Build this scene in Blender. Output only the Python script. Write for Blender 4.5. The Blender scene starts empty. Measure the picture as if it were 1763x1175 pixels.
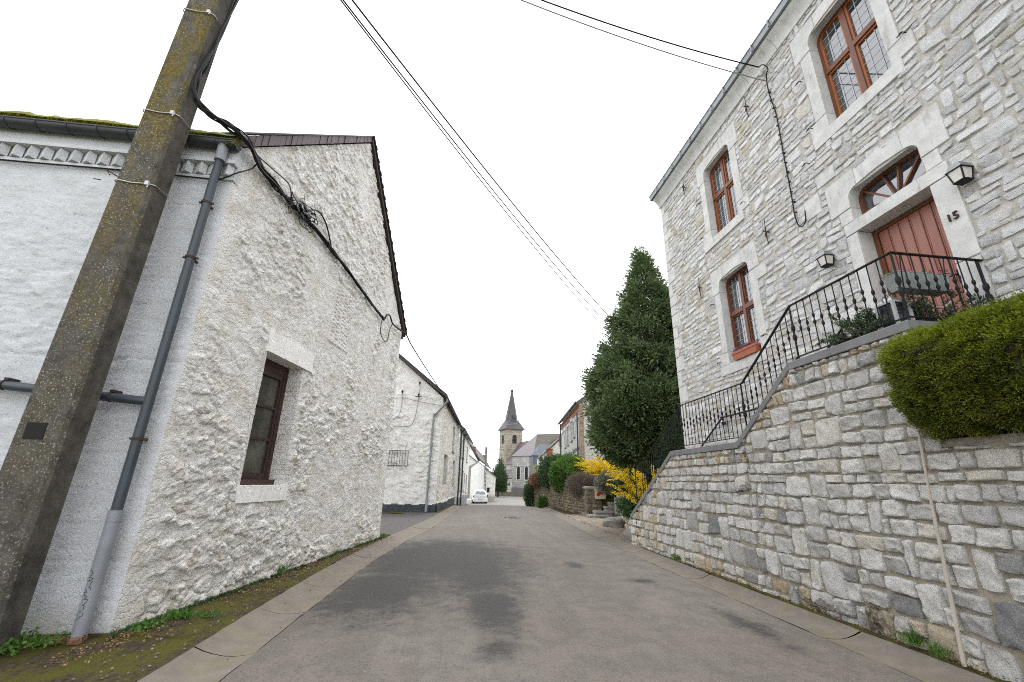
import bpy, math, random
import numpy as np
from mathutils import Vector, Matrix

scene = bpy.context.scene
COL = scene.collection
R = random.Random(11)
NR = np.random.default_rng(5)
rad = math.radians

# ---------------------------------------------------------------- camera
PITCH, ROLL, YAW = rad(18.25), rad(-1.35), rad(6.36)
def cam_basis():
    cr, sr, cp, sp, cy, sy = (math.cos(ROLL), math.sin(ROLL), math.cos(PITCH), math.sin(PITCH), math.cos(YAW), math.sin(YAW))
    A = Matrix(((cr, 0, sr), (0, 1, 0), (-sr, 0, cr)))
    B = Matrix(((1, 0, 0), (0, cp, -sp), (0, sp, cp)))
    Cz = Matrix(((cy, sy, 0), (-sy, cy, 0), (0, 0, 1)))
    return Cz @ B @ A
M = cam_basis()
cam = bpy.data.cameras.new('camera')
cam.sensor_width = 36.0
cam.lens = 15.06
cam.clip_end = 3000
cam.clip_start = 0.05
cam_o = bpy.data.objects.new('camera', cam)
COL.objects.link(cam_o)
rt, fw, up = M @ Vector((1, 0, 0)), M @ Vector((0, 1, 0)), M @ Vector((0, 0, 1))
mw = Matrix((rt, up, -fw)).transposed().to_4x4()
mw.translation = Vector((0, 0, 1.6))
cam_o.matrix_world = mw
scene.camera = cam_o

# ---------------------------------------------------------------- world, sun, exposure (overcast)
SUN_EL, SUN_AZ = 66.0, 12.0          # azimuth from +Y (down the street) towards +X
w = bpy.data.worlds.new('World'); scene.world = w; w.use_nodes = True
nt = w.node_tree; nt.nodes.clear()
out = nt.nodes.new('ShaderNodeOutputWorld'); bg = nt.nodes.new('ShaderNodeBackground')
sky = nt.nodes.new('ShaderNodeTexSky'); sky.sky_type = 'NISHITA'; sky.sun_disc = False
sky.sun_elevation = rad(SUN_EL); sky.sun_rotation = rad(SUN_AZ)
hs = nt.nodes.new('ShaderNodeHueSaturation'); hs.inputs['Saturation'].default_value = 0.12
mx = nt.nodes.new('ShaderNodeMix'); mx.data_type = 'RGBA'; mx.inputs[0].default_value = 0.72
mx.inputs[7].default_value = (11.3, 11.5, 11.9, 1)      # even cloud cover over the clear-sky colour
nt.links.new(sky.outputs[0], hs.inputs['Color']); nt.links.new(hs.outputs[0], mx.inputs[6])
nt.links.new(mx.outputs[2], bg.inputs['Color']); bg.inputs['Strength'].default_value = 0.13
nt.links.new(bg.outputs[0], out.inputs['Surface'])
sl = bpy.data.lights.new('sun', 'SUN'); sl.energy = 1.5; sl.angle = rad(16); sl.color = (1.0, 0.96, 0.9)
so = bpy.data.objects.new('sun', sl); COL.objects.link(so)
d = Vector((math.sin(rad(SUN_AZ)) * math.cos(rad(SUN_EL)), math.cos(rad(SUN_AZ)) * math.cos(rad(SUN_EL)), math.sin(rad(SUN_EL))))
so.rotation_euler = d.to_track_quat('Z', 'Y').to_euler(); so.location = (0, 0, 40)
vs = scene.view_settings
vs.view_transform = 'Standard'; vs.look = 'None'; vs.exposure = 0.84; vs.gamma = 1.0; vs.use_curve_mapping = False

scene.cycles.filter_width = 1.05          # a sharp lens
scene.cycles.use_denoising = False         # keeps the grain of the surfaces
scene.cycles.use_adaptive_sampling = False
scene.cycles.max_bounces = 6; scene.cycles.diffuse_bounces = 3; scene.cycles.sample_clamp_indirect = 3.0

# ---------------------------------------------------------------- noise (numpy)
def _h(ix, iy, seed):
    n = (ix.astype(np.int64) * 374761393 + iy.astype(np.int64) * 668265263 + seed * 982451653) & 0xFFFFFFFF
    n = ((n ^ (n >> 13)) * 1274126177) & 0xFFFFFFFF
    n = ((n ^ (n >> 15)) * 2246822519) & 0xFFFFFFFF
    return (n ^ (n >> 16)) / 4294967295.0
def vnoise(x, y, seed=0):
    x = np.asarray(x, float); y = np.asarray(y, float)
    ix, iy = np.floor(x), np.floor(y); fx, fy = x - ix, y - iy
    fx = fx * fx * (3 - 2 * fx); fy = fy * fy * (3 - 2 * fy)
    a = _h(ix, iy, seed); b = _h(ix + 1, iy, seed); c = _h(ix, iy + 1, seed); e = _h(ix + 1, iy + 1, seed)
    return (a * (1 - fx) + b * fx) * (1 - fy) + (c * (1 - fx) + e * fx) * fy
def fbm(x, y, o=3, seed=0):
    t = 0; amp = 1; s = 0
    for i in range(o):
        t = t + amp * (vnoise(x * 2 ** i, y * 2 ** i, seed + i * 17) - 0.5); s += amp; amp *= 0.5
    return t / s * 2
def worley(x, y, seed=0):
    x = np.asarray(x, float); y = np.asarray(y, float)
    ix, iy = np.floor(x), np.floor(y)
    f1 = np.full(x.shape, 9.0); f2 = np.full(x.shape, 9.0); idv = np.zeros(x.shape); tl = np.zeros(x.shape)
    for i in (-1, 0, 1):
        for j in (-1, 0, 1):
            px = ix + i + 0.5 + 0.8 * (_h(ix + i, iy + j, seed) - 0.5); py = iy + j + 0.5 + 0.8 * (_h(ix + i, iy + j, seed + 7) - 0.5)
            dd = np.hypot(px - x, py - y)
            r = _h(ix + i, iy + j, seed + 13)
            near = dd < f1
            f2 = np.where(near, f1, np.minimum(f2, dd)); idv = np.where(near, r, idv); tl = np.where(near, (x - px) * (_h(ix + i, iy + j, seed + 21) - 0.5) + (y - py) * (_h(ix + i, iy + j, seed + 33) - 0.62), tl); f1 = np.where(near, dd, f1)
    return f1, f2, idv, tl
def sstep(a, b, x):
    t = np.clip((x - a) / (b - a), 0, 1); return t * t * (3 - 2 * t)

# ---------------------------------------------------------------- object helpers
def tag(o, label=None, cat=None, group=None, kind=None):
    if label: o['label'] = label
    if cat: o['category'] = cat
    if group: o['group'] = group
    if kind: o['kind'] = kind
    return o
def thing(name, label, cat, loc, group=None):
    o = bpy.data.objects.new(name, None); COL.objects.link(o); o.empty_display_size = 0.2
    o.location = loc
    return tag(o, label, cat, group)
def copy_tree(o, loc=None, rotz=None, parent=None, scale=None):
    c = o.copy(); COL.objects.link(c)
    if parent is not None: c.parent = parent
    if loc is not None: c.location = loc
    if rotz is not None: c.rotation_euler = (0, 0, rotz)
    if scale is not None: c.scale = (scale,) * 3
    for ch in list(o.children): copy_tree(ch, parent=c)
    return c
def wloc(p):
    v = Vector((0, 0, 0))
    while p is not None:
        v = v + p.location; p = p.parent
    return v
def np_obj(name, V, F, mats, parent=None, smooth=True, attrs=None, midx=None, label=None, sharp=None):
    """V (n,3) world coordinates, F (m,k) or list of lists"""
    V = np.asarray(V, dtype=np.float32).reshape(-1, 3).copy()
    if parent is not None: V -= np.array(wloc(parent), dtype=np.float32)
    me = bpy.data.meshes.new(name)
    if isinstance(F, np.ndarray):
        k = F.shape[1]; m = F.shape[0]; fl = F.astype(np.int32).ravel()
        st = np.arange(m, dtype=np.int32) * k; tot = np.full(m, k, dtype=np.int32)
    else:
        tot = np.array([len(f) for f in F], dtype=np.int32); m = len(F)
        fl = np.array([i for f in F for i in f], dtype=np.int32); st = np.concatenate(([0], np.cumsum(tot)[:-1])).astype(np.int32)
    me.vertices.add(len(V)); me.vertices.foreach_set('co', V.ravel())
    me.loops.add(len(fl)); me.loops.foreach_set('vertex_index', fl)
    me.polygons.add(m); me.polygons.foreach_set('loop_start', st); me.polygons.foreach_set('loop_total', tot)
    if midx is not None: me.polygons.foreach_set('material_index', np.asarray(midx, dtype=np.int32))
    me.polygons.foreach_set('use_smooth', np.full(m, bool(smooth)))
    for k_, a in (attrs or {}).items():
        at = me.attributes.new(k_, 'FLOAT', 'POINT'); at.data.foreach_set('value', np.asarray(a, dtype=np.float32))
    me.update(calc_edges=True); me.validate()
    if smooth and sharp: me.set_sharp_from_angle(angle=rad(sharp))
    for m_ in (mats if isinstance(mats, (list, tuple)) else [mats]): me.materials.append(m_)
    o = bpy.data.objects.new(name, me); COL.objects.link(o)
    if parent is not None: o.parent = parent
    if label: o['label'] = label
    return o

class MB:
    def __init__(s): s.v = []; s.f = []; s.m = []; s.a = []; s.cur = 0; s.rnd = 0.5
    def add(s, vs, fs):
        b = len(s.v); s.v += [tuple(p) for p in vs]; s.a += [s.rnd] * len(vs)
        for f in fs: s.f.append([i + b for i in f]); s.m.append(s.cur)
        return s
    def np(s, V, F, a=None):
        b = len(s.v); s.v += V.tolist(); s.a += (a.tolist() if a is not None else [s.rnd] * len(V))
        s.f += (F + b).tolist(); s.m += [s.cur] * len(F)
    def box(s, x0, x1, y0, y1, z0, z1):
        return s.add([(x0, y0, z0), (x1, y0, z0), (x1, y1, z0), (x0, y1, z0), (x0, y0, z1), (x1, y0, z1), (x1, y1, z1), (x0, y1, z1)],
                     [(0, 3, 2, 1), (4, 5, 6, 7), (0, 1, 5, 4), (1, 2, 6, 5), (2, 3, 7, 6), (3, 0, 4, 7)])
    def hexa(s, p):   # 8 points, bottom ring then top ring
        return s.add(p, [(0, 3, 2, 1), (4, 5, 6, 7), (0, 1, 5, 4), (1, 2, 6, 5), (2, 3, 7, 6), (3, 0, 4, 7)])
    def bar(s, a, b, wx, wy, upv=(0, 0, 1)):
        a, b = Vector(a), Vector(b); t = (b - a).normalized(); u = Vector(upv)
        if abs(t.dot(u)) > 0.95: u = Vector((0, 1, 0))
        sx = t.cross(u).normalized() * wx / 2; sy = sx.cross(t).normalized() * wy / 2
        return s.hexa([a - sx - sy, a + sx - sy, a + sx + sy, a - sx + sy, b - sx - sy, b + sx - sy, b + sx + sy, b - sx + sy])
    def prism(s, A, B):   # two matching rings
        n = len(A); fs = [tuple(range(n))[::-1], tuple(range(n, 2 * n))]
        fs += [(i, (i + 1) % n, n + (i + 1) % n, n + i) for i in range(n)]
        return s.add(list(A) + list(B), fs)
    def loft(s, rings, close=True):
        n = len(rings[0]); vs = [p for r in rings for p in r]; fs = []
        for k in range(len(rings) - 1):
            for i in range(n): fs.append((k * n + i, k * n + (i + 1) % n, (k + 1) * n + (i + 1) % n, (k + 1) * n + i))
        if close: fs += [tuple(range(n))[::-1], tuple(range((len(rings) - 1) * n, len(rings) * n))]
        return s.add(vs, fs)
    def tube(s, pts, r, seg=8, cap=True):
        pts = [Vector(p) for p in pts]; n = len(pts); rs = r if isinstance(r, (list, tuple)) else [r] * n
        ring0 = None; rings = []; u = None
        for i, p in enumerate(pts):
            t = (pts[min(i + 1, n - 1)] - pts[max(i - 1, 0)]).normalized()
            if u is None:
                u = t.cross(Vector((0, 0, 1)))
                if u.length < 0.05: u = t.cross(Vector((0, 1, 0)))
                u.normalize()
            else:
                u = (u - t * u.dot(t))
                u = u.normalized() if u.length > 1e-4 else t.orthogonal().normalized()
            v = t.cross(u)
            rings.append([p + (u * math.cos(2 * math.pi * k / seg) + v * math.sin(2 * math.pi * k / seg)) * rs[i] for k in range(seg)])
        return s.loft(rings, cap)
    def lathe(s, prof, base, seg=12):   # prof: (r, z)
        b = Vector(base)
        return s.loft([[b + Vector((r * math.cos(2 * math.pi * k / seg), r * math.sin(2 * math.pi * k / seg), z)) for k in range(seg)] for r, z in prof])
    def build(s, name, mats, parent=None, smooth=False, sharp=35, label=None):
        return np_obj(name, s.v, s.f, mats, parent, smooth, {'rnd': s.a}, s.m, label, sharp)

def spline(pts, n=8):
    """Catmull-Rom through points"""
    P = [Vector(p) for p in pts]; P = [P[0] * 2 - P[1]] + P + [P[-1] * 2 - P[-2]]; o = []
    for i in range(1, len(P) - 2):
        for k in range(n):
            t = k / n; a, b, c, e = P[i - 1], P[i], P[i + 1], P[i + 2]
            o.append(0.5 * ((2 * b) + (c - a) * t + (2 * a - 5 * b + 4 * c - e) * t * t + (3 * b - a - 3 * c + e) * t ** 3))
    o.append(P[-2]); return o
def sag(a, b, s, n=24):
    a, b = Vector(a), Vector(b)
    return [a.lerp(b, i / n) - Vector((0, 0, s * 4 * (i / n) * (1 - i / n))) for i in range(n + 1)]

# ---------------------------------------------------------------- material helpers
class NT:
    def __init__(s, name):
        s.mat = bpy.data.materials.new(name); s.mat.use_nodes = True; s.t = s.mat.node_tree; s.t.nodes.clear()
        s.out = s.t.nodes.new('ShaderNodeOutputMaterial'); s.b = s.t.nodes.new('ShaderNodeBsdfPrincipled')
        s.t.links.new(s.b.outputs[0], s.out.inputs[0]); s.geo = s.t.nodes.new('ShaderNodeNewGeometry'); s.pos = s.geo.outputs['Position']
    def lk(s, a, b): s.t.links.new(a, b)
    def put(s, sock, v):
        if hasattr(v, 'is_output'): s.lk(v, sock)
        elif isinstance(v, (tuple, list)) and len(v) == 3 and sock.type == 'RGBA': sock.default_value = (*v, 1)
        else: sock.default_value = v
    def scale(s, v, sc):
        n = s.t.nodes.new('ShaderNodeVectorMath'); n.operation = 'MULTIPLY'; s.put(n.inputs[0], v); n.inputs[1].default_value = sc; return n.outputs[0]
    def noise(s, sc, det=3, rough=0.55, vec=None, dist=0.0):
        n = s.t.nodes.new('ShaderNodeTexNoise'); n.inputs['Scale'].default_value = sc; n.inputs['Detail'].default_value = det
        n.inputs['Roughness'].default_value = rough; n.inputs['Distortion'].default_value = dist; s.lk(vec or s.pos, n.inputs['Vector']); return n.outputs[0]
    def voro(s, sc, feature='F1', vec=None, out=0, rnd=1.0):
        n = s.t.nodes.new('ShaderNodeTexVoronoi'); n.feature = feature; n.inputs['Scale'].default_value = sc; n.inputs['Randomness'].default_value = rnd
        s.lk(vec or s.pos, n.inputs['Vector']); return n.outputs[out]
    def ramp(s, f, stops, interp='LINEAR'):
        n = s.t.nodes.new('ShaderNodeValToRGB'); cr = n.color_ramp; cr.interpolation = interp
        while len(cr.elements) < len(stops): cr.elements.new(0.5)
        for e, (p, c) in zip(cr.elements, stops):
            e.position = p; e.color = (*c, 1) if isinstance(c, (tuple, list)) else (c, c, c, 1)
        s.put(n.inputs[0], f); return n.outputs[0]
    def mix(s, f, a, b, mode='MIX'):
        n = s.t.nodes.new('ShaderNodeMix'); n.data_type = 'RGBA'; n.blend_type = mode
        s.put(n.inputs[0], f); s.put(n.inputs[6], a); s.put(n.inputs[7], b); return n.outputs[2]
    def m(s, op, a, b=0.0, clamp=False):
        n = s.t.nodes.new('ShaderNodeMath'); n.operation = op; n.use_clamp = clamp; s.put(n.inputs[0], a); s.put(n.inputs[1], b); return n.outputs[0]
    def attr(s, name):
        n = s.t.nodes.new('ShaderNodeAttribute'); n.attribute_name = name; return n.outputs['Fac']
    def sep(s, v=None):
        n = s.t.nodes.new('ShaderNodeSeparateXYZ'); s.lk(v or s.pos, n.inputs[0]); return n.outputs
    def bump(s, h, st=0.5, dist=0.01, nrm=None):
        n = s.t.nodes.new('ShaderNodeBump'); n.inputs['Strength'].default_value = st; n.inputs['Distance'].default_value = dist
        s.lk(h, n.inputs['Height'])
        if nrm is not None: s.lk(nrm, n.inputs['Normal'])
        return n.outputs[0]
    def fin(s, color=None, rough=None, nrm=None, metal=None, spec=None):
        if color is not None: s.put(s.b.inputs['Base Color'], color)
        if rough is not None: s.put(s.b.inputs['Roughness'], rough)
        if nrm is not None: s.lk(nrm, s.b.inputs['Normal'])
        if metal is not None: s.put(s.b.inputs['Metallic'], metal)
        if spec is not None: s.put(s.b.inputs['Specular IOR Level'], spec)
        return s.mat
def simple(name, col, rough=0.6, metal=0.0, var=0.12, sc=12, bump=0.15, bd=0.004, spec=0.5):
    n = NT(name); f = n.noise(sc, 5, 0.6); g = n.noise(sc * 0.13 + 0.3, 3)
    c = n.mix(n.ramp(f, [(0.3, 0.0), (0.7, 1.0)]), tuple(x * (1 - var) for x in col), tuple(min(1, x * (1 + var)) for x in col))
    c = n.mix(n.m('MULTIPLY', n.ramp(g, [(0.35, 0.0), (0.7, 1.0)]), 0.5), c, tuple(x * (1 - 1.6 * var) for x in col))
    r = n.ramp(f, [(0.2, max(0, rough - 0.08)), (0.8, min(1, rough + 0.08))])
    return n.fin(c, r, n.bump(n.noise(sc * 6, 4), bump, bd), metal, spec)
# ---------------------------------------------------------------- materials
def seep_stain(n, c):
    """dark water marks seeping from a joint of the retaining wall"""
    x, y, z = n.sep(); w_ = n.m('MULTIPLY', n.m('SUBTRACT', n.noise(4, 4, 0.6), 0.5), 0.45)
    for y0, z0, z1, hw in ((7.15, 1.35, 2.2, 0.05), (6.95, 0.95, 1.5, 0.07), (7.4, 1.5, 1.62, 0.3), (5.2, -0.1, 0.3, 0.25), (6.1, -0.1, 0.22, 0.4)):
        a = n.m('SUBTRACT', 1.0, n.m('DIVIDE', n.m('ABSOLUTE', n.m('SUBTRACT', n.m('ADD', y, w_), y0)), hw * 1.6), True)
        b = n.m('MULTIPLY', n.m('GREATER_THAN', n.m('ADD', z, w_), z0), n.m('LESS_THAN', n.m('ADD', z, w_), z1))
        c = n.mix(n.m('MULTIPLY', n.m('MULTIPLY', a, b), n.ramp(n.noise(16, 5, 0.75), [(0.36, 0.0), (0.55, 1.0)])), c, (0.035, 0.034, 0.03))
    return c
def mk_stone(name, stops, dark=0.35, bsc=1.0, tan=(0.42, 0.32, 0.19), tanamt=0.35, seep=False):
    n = NT(name); r = n.attr('rnd')
    base = n.ramp(r, stops)
    f = n.noise(9, 6, 0.65); c = n.mix(n.ramp(f, [(0.36, 0.55), (0.6, 0.0)]), base, n.mix(1.0, base, (0.72, 0.72, 0.73), 'MULTIPLY'))
    t = n.noise(2.3, 4, 0.6); c = n.mix(n.m('MULTIPLY', n.ramp(t, [(0.52, 0.0), (0.72, 1.0)]), tanamt), c, tan)
    p = n.noise(30, 6, 0.78); c = n.mix(n.m('MULTIPLY', n.ramp(p, [(0.33, 1.0), (0.47, 0.0)]), dark), c, (0.10, 0.098, 0.09))
    p2 = n.noise(75, 4, 0.75); c = n.mix(n.m('MULTIPLY', n.ramp(p2, [(0.35, 1.0), (0.48, 0.0)]), dark * 0.6), c, (0.14, 0.135, 0.12)); c = n.mix(n.m('MULTIPLY', n.ramp(p2, [(0.55, 0.0), (0.68, 1.0)]), 0.45), c, (0.78, 0.78, 0.76))
    if seep: c = seep_stain(n, c)
    bl = n.noise(1.1, 3, 0.6); c = n.mix(n.m('MULTIPLY', n.ramp(bl, [(0.6, 0.0), (0.75, 1.0)]), 0.25 * dark), c, (0.1, 0.1, 0.1))
    h = n.m('ADD', n.m('MULTIPLY', n.noise(20, 7, 0.78), 1.0), n.m('MULTIPLY', n.noise(85, 4, 0.7), 0.35))
    return n.fin(c, 0.88, n.bump(h, min(1.0, 0.9 * bsc), 0.045 * bsc), spec=0.25)
STONE_H = mk_stone('pale limestone', [(0.0, (0.48, 0.48, 0.475)), (0.15, (0.60, 0.60, 0.60)), (0.5, (0.69, 0.69, 0.69)), (0.8, (0.76, 0.76, 0.76)), (0.93, (0.60, 0.575, 0.51)), (1.0, (0.50, 0.44, 0.33))], 0.13, 0.9, tanamt=0.15)
STONE_R = mk_stone('grey limestone blocks', [(0.0, (0.16, 0.165, 0.175)), (0.08, (0.38, 0.375, 0.36)), (0.3, (0.54, 0.53, 0.505)), (0.72, (0.69, 0.68, 0.645)), (0.84, (0.60, 0.55, 0.45)), (0.95, (0.46, 0.36, 0.22)), (1.0, (0.36, 0.27, 0.15))], 0.36, 0.9, tanamt=0.3, seep=True)
STONE_G = mk_stone('garden wall rubble', [(0.0, (0.12, 0.11, 0.085)), (0.5, (0.24, 0.21, 0.155)), (1.0, (0.34, 0.28, 0.175))], 0.6, 1.0)
def mk_mortar(name, col):
    n = NT(name); f = n.noise(14, 6, 0.7)
    c = n.mix(n.ramp(f, [(0.3, 0.0), (0.7, 1.0)]), tuple(x * 0.72 for x in col), tuple(x * 1.15 for x in col))
    return n.fin(c, 0.95, n.bump(n.noise(60, 5, 0.7), 0.8, 0.012), spec=0.15)
MORTAR_H = mk_mortar('tan mortar', (0.48, 0.46, 0.415))
MORTAR_R = mk_mortar('earthy mortar', (0.33, 0.295, 0.235))
MORTAR_G = mk_mortar('yellow mortar', (0.24, 0.195, 0.125))
def mk_dressed(name, col):
    n = NT(name); f = n.noise(5, 6, 0.65); r = n.attr('rnd')
    c = n.mix(n.ramp(f, [(0.3, 0.0), (0.7, 1.0)]), tuple(x * 0.8 for x in col), tuple(x * 1.08 for x in col))
    c = n.mix(n.m('MULTIPLY', r, 0.25), c, n.mix(1.0, c, (0.75, 0.75, 0.75), 'MULTIPLY'))
    s = n.noise(3.1, 5, 0.7, n.scale(n.pos, (2.0, 2.0, 0.5))); c = n.mix(n.m('MULTIPLY', n.ramp(s, [(0.55, 0.0), (0.72, 1.0)]), 0.5), c, (0.2, 0.19, 0.165))
    p = n.noise(70, 3, 0.6); c = n.mix(n.m('MULTIPLY', n.ramp(p, [(0.28, 1.0), (0.38, 0.0)]), 0.5), c, (0.15, 0.15, 0.14))
    return n.fin(c, 0.85, n.bump(n.noise(55, 5, 0.7), 0.4, 0.006), spec=0.25)
DRESSED = mk_dressed('dressed limestone', (0.62, 0.62, 0.60))
COPING = mk_dressed('bluestone coping', (0.20, 0.20, 0.205))
STEP = mk_dressed('pale step stone', (0.33, 0.32, 0.30))
BOULDER = mk_dressed('weathered boulder', (0.20, 0.188, 0.165))

def mk_white(name, stain, bsc, base=(0.80, 0.79, 0.765), dirt=0.6, moss=0.0, plinth=None, pit=0.42):
    n = NT(name)
    f = n.noise(3.2, 6, 0.65); c = n.mix(n.m('MULTIPLY', n.ramp(f, [(0.43, 0.0), (0.66, 1.0)]), dirt), base, stain)
    g = n.noise(17, 5, 0.7); c = n.mix(n.m('MULTIPLY', n.ramp(g, [(0.27, 1.0), (pit, 0.0)]), dirt * 0.9), c, tuple(x * 0.62 for x in stain))
    a = n.attr('rnd'); c = n.mix(n.m('MULTIPLY', n.ramp(a, [(0.0, 1.0), (0.32, 0.0)]), dirt * 0.75), c, tuple(x * 0.8 for x in stain))  # brown stain in the crevices, its darkening also paints in shading contrast
    z = n.sep()[2]
    nz = n.m('ADD', z, n.m('MULTIPLY', n.m('SUBTRACT', n.noise(2.2, 5, 0.7), 0.5), 0.9))
    c = n.mix(n.ramp(nz, [(-0.1, 0.8), (0.1, 0.45), (0.4, 0.0)]), c, (0.30, 0.27, 0.19))      # rain splash and algae at the foot
    if plinth: c = n.mix(n.ramp(n.m('ADD', z, n.m('MULTIPLY', n.m('SUBTRACT', n.noise(6, 3), 0.5), 0.08)), [(plinth[0], 1.0), (plinth[0] + 0.01, 0.0)]), c, plinth[1])
    wv = n.mix(0.12, n.pos, n.t.nodes.new('ShaderNodeTexNoise').outputs[1]); vd = n.ramp(n.voro(9, 'DISTANCE_TO_EDGE', n.scale(wv, (1, 1, 1.5))), [(0.0, 0.0), (0.09, 1.0)])
    h = n.m('ADD', n.m('ADD', n.noise(11, 8, 0.75, dist=0.8), n.m('MULTIPLY', vd, 0.16)), n.m('MULTIPLY', n.noise(45, 5, 0.75), 0.4))
    return n.fin(c, 0.78, n.bump(h, bsc, 0.045), spec=0.3)
WHITE_G = mk_white('whitewashed rubble', (0.56, 0.48, 0.36), 0.95, (0.87, 0.857, 0.825), dirt=0.5)
WHITE_L = mk_white('whitewashed lintel stone', (0.60, 0.57, 0.50), 0.3, (0.86, 0.85, 0.825), dirt=0.25)
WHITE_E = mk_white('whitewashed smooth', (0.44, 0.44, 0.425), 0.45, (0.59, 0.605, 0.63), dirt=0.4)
WHITE_F = mk_white('whitewashed far wall', (0.50, 0.47, 0.40), 0.8, (0.80, 0.79, 0.755), dirt=0.5)
WHITE_S = mk_white('worn whitewash street wall', (0.42, 0.37, 0.29), 0.9, (0.72, 0.70, 0.64), dirt=0.7, pit=0.46)
WHITE_P = simple('white paint flat', (0.82, 0.82, 0.80), 0.7, var=0.06, sc=3, bump=0.3)
PLINTH = simple('blue black plinth paint', (0.045, 0.056, 0.066), 0.7, var=0.3, sc=9, bump=0.8, bd=0.02)

def mk_asphalt():
    n = NT('worn asphalt')
    big = n.noise(0.35, 4, 0.6); mid = n.noise(2.6, 5, 0.7); ag = n.noise(26, 8, 0.86); ag2 = n.noise(95, 4, 0.75)
    c = n.mix(n.ramp(big, [(0.35, 0.0), (0.65, 1.0)]), (0.124, 0.107, 0.091), (0.150, 0.136, 0.120))
    sk = n.noise(1.0, 5, 0.65, n.scale(n.pos, (3.2, 0.22, 1.0))); c = n.mix(n.ramp(sk, [(0.35, 0.35), (0.62, 0.0)]), c, (0.075, 0.069, 0.064))
    c = n.mix(n.m('MULTIPLY', n.ramp(mid, [(0.42, 1.0), (0.55, 0.0)]), 0.5), c, (0.082, 0.075, 0.069))
    x, y, z = n.sep()
    def blob(cx, cy, rx, ry, off=0.0):
        a = n.m('DIVIDE', n.m('SUBTRACT', x, cx), rx); b = n.m('DIVIDE', n.m('SUBTRACT', y, cy), ry)
        return n.m('SUBTRACT', 1.0 - off, n.m('SQRT', n.m('ADD', n.m('MULTIPLY', a, a), n.m('MULTIPLY', b, b))))
    bl = None
    for q in [(-0.2, 10.4, 1.7, 2.9, -0.15), (-0.75, 10.2, 1.3, 3.6), (0.45, 9.2, 0.85, 3.4), (-1.1, 7.6, 1.1, 1.9), (0.55, 6.5, 0.45, 1.4), (2.4, 9.4, 0.4, 0.8, 0.45), (3.2, 8.0, 0.7, 0.5, 0.5), (3.6, 5.6, 0.4, 1.8, 0.5), (0.5, 5.0, 0.5, 0.8, 0.5)]:
        e = blob(*q); bl = e if bl is None else n.m('MAXIMUM', bl, e)
    st = n.m('ADD', n.m('ADD', bl, 0.1), n.m('ADD', n.m('MULTIPLY', n.m('SUBTRACT', n.noise(1.7, 6, 0.74), 0.5), 1.5), n.m('ADD', n.m('MULTIPLY', n.m('SUBTRACT', ag, 0.5), 2.2), n.m('MULTIPLY', n.m('SUBTRACT', n.noise(6.5, 5, 0.7), 0.5), 0.8))))
    stm = n.ramp(st, [(0.02, 0.0), (0.55, 1.0)])
    c = n.mix(n.m('MULTIPLY', stm, 0.92), c, (0.028, 0.027, 0.027))
    c = n.mix(n.m('MULTIPLY', n.ramp(ag, [(0.36, 1.0), (0.5, 0.0)]), 0.75), c, n.mix(1.0, c, (0.42, 0.42, 0.42), 'MULTIPLY'))
    c = n.mix(n.m('MULTIPLY', n.ramp(ag2, [(0.54, 0.0), (0.66, 1.0)]), n.m('SUBTRACT', 0.5, n.m('MULTIPLY', stm, 0.36))), c, (0.29, 0.272, 0.25))
    far = n.ramp(n.m('DIVIDE', y, 100.0), [(0.36, 0.0), (0.42, 1.0)]); c = n.mix(n.m('MULTIPLY', far, 0.7), c, (0.22, 0.216, 0.208))   # paler past the crest
    rr = n.mix(stm, (0.9,) * 3, (0.78,) * 3)
    return n.fin(c, n.sep(rr)[0], n.bump(n.m('ADD', ag, n.m('MULTIPLY', ag2, 0.5)), 0.55, 0.012), spec=0.2)
ASPHALT = mk_asphalt()
YARD = simple('dark yard asphalt', (0.062, 0.056, 0.055), 0.9, var=0.3, sc=40, bump=0.6, bd=0.01)
def mk_concrete(name, col, moss=0.55):
    n = NT(name); f = n.noise(4, 6, 0.65)
    c = n.mix(n.ramp(f, [(0.3, 0.0), (0.7, 1.0)]), tuple(q * 0.76 for q in col), tuple(q * 1.1 for q in col))
    k = n.noise(1.3, 5, 0.7); c = n.mix(n.m('MULTIPLY', n.ramp(k, [(0.5, 0.0), (0.68, 1.0)]), moss), c, (0.135, 0.12, 0.055))
    p = n.noise(110, 3, 0.6); c = n.mix(n.m('MULTIPLY', n.ramp(p, [(0.3, 1.0), (0.4, 0.0)]), 0.5), c, (0.07, 0.065, 0.06))
    return n.fin(c, 0.9, n.bump(n.noise(80, 5, 0.7), 0.5, 0.008), spec=0.25)
GUTTER = mk_concrete('gutter concrete', (0.148, 0.131, 0.112))
def mk_verge(name, moss=1.0):
    n = NT(name); f = n.noise(2.0, 6, 0.7); g = n.noise(24, 5, 0.7); h = n.noise(120, 3, 0.7)
    c = n.mix(n.ramp(g, [(0.35, 0.0), (0.62, 1.0)]), (0.022, 0.017, 0.011), (0.075, 0.057, 0.038))
    c = n.mix(n.m('MULTIPLY', n.ramp(f, [(0.42, 0.0), (0.58, 1.0)]), moss), c, n.mix(g, (0.04, 0.042, 0.008), (0.105, 0.098, 0.015)))
    c = n.mix(n.m('MULTIPLY', n.ramp(h, [(0.66, 0.0), (0.74, 1.0)]), 0.45), c, (0.17, 0.15, 0.12))
    return n.fin(c, 0.95, n.bump(n.m('ADD', g, n.m('MULTIPLY', h, 0.5)), 0.9, 0.03), spec=0.15)
VERGE = mk_verge('mossy verge'); DIRT = mk_verge('dusty earth', 0.2)
DIRT2 = simple('pale dirt apron', (0.19, 0.158, 0.12), 0.95, var=0.3, sc=7, bump=0.8, bd=0.02)
GROUND = simple('far grass ground', (0.10, 0.11, 0.05), 0.95, var=0.3, sc=1.5, bump=0.5, bd=0.03)

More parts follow.
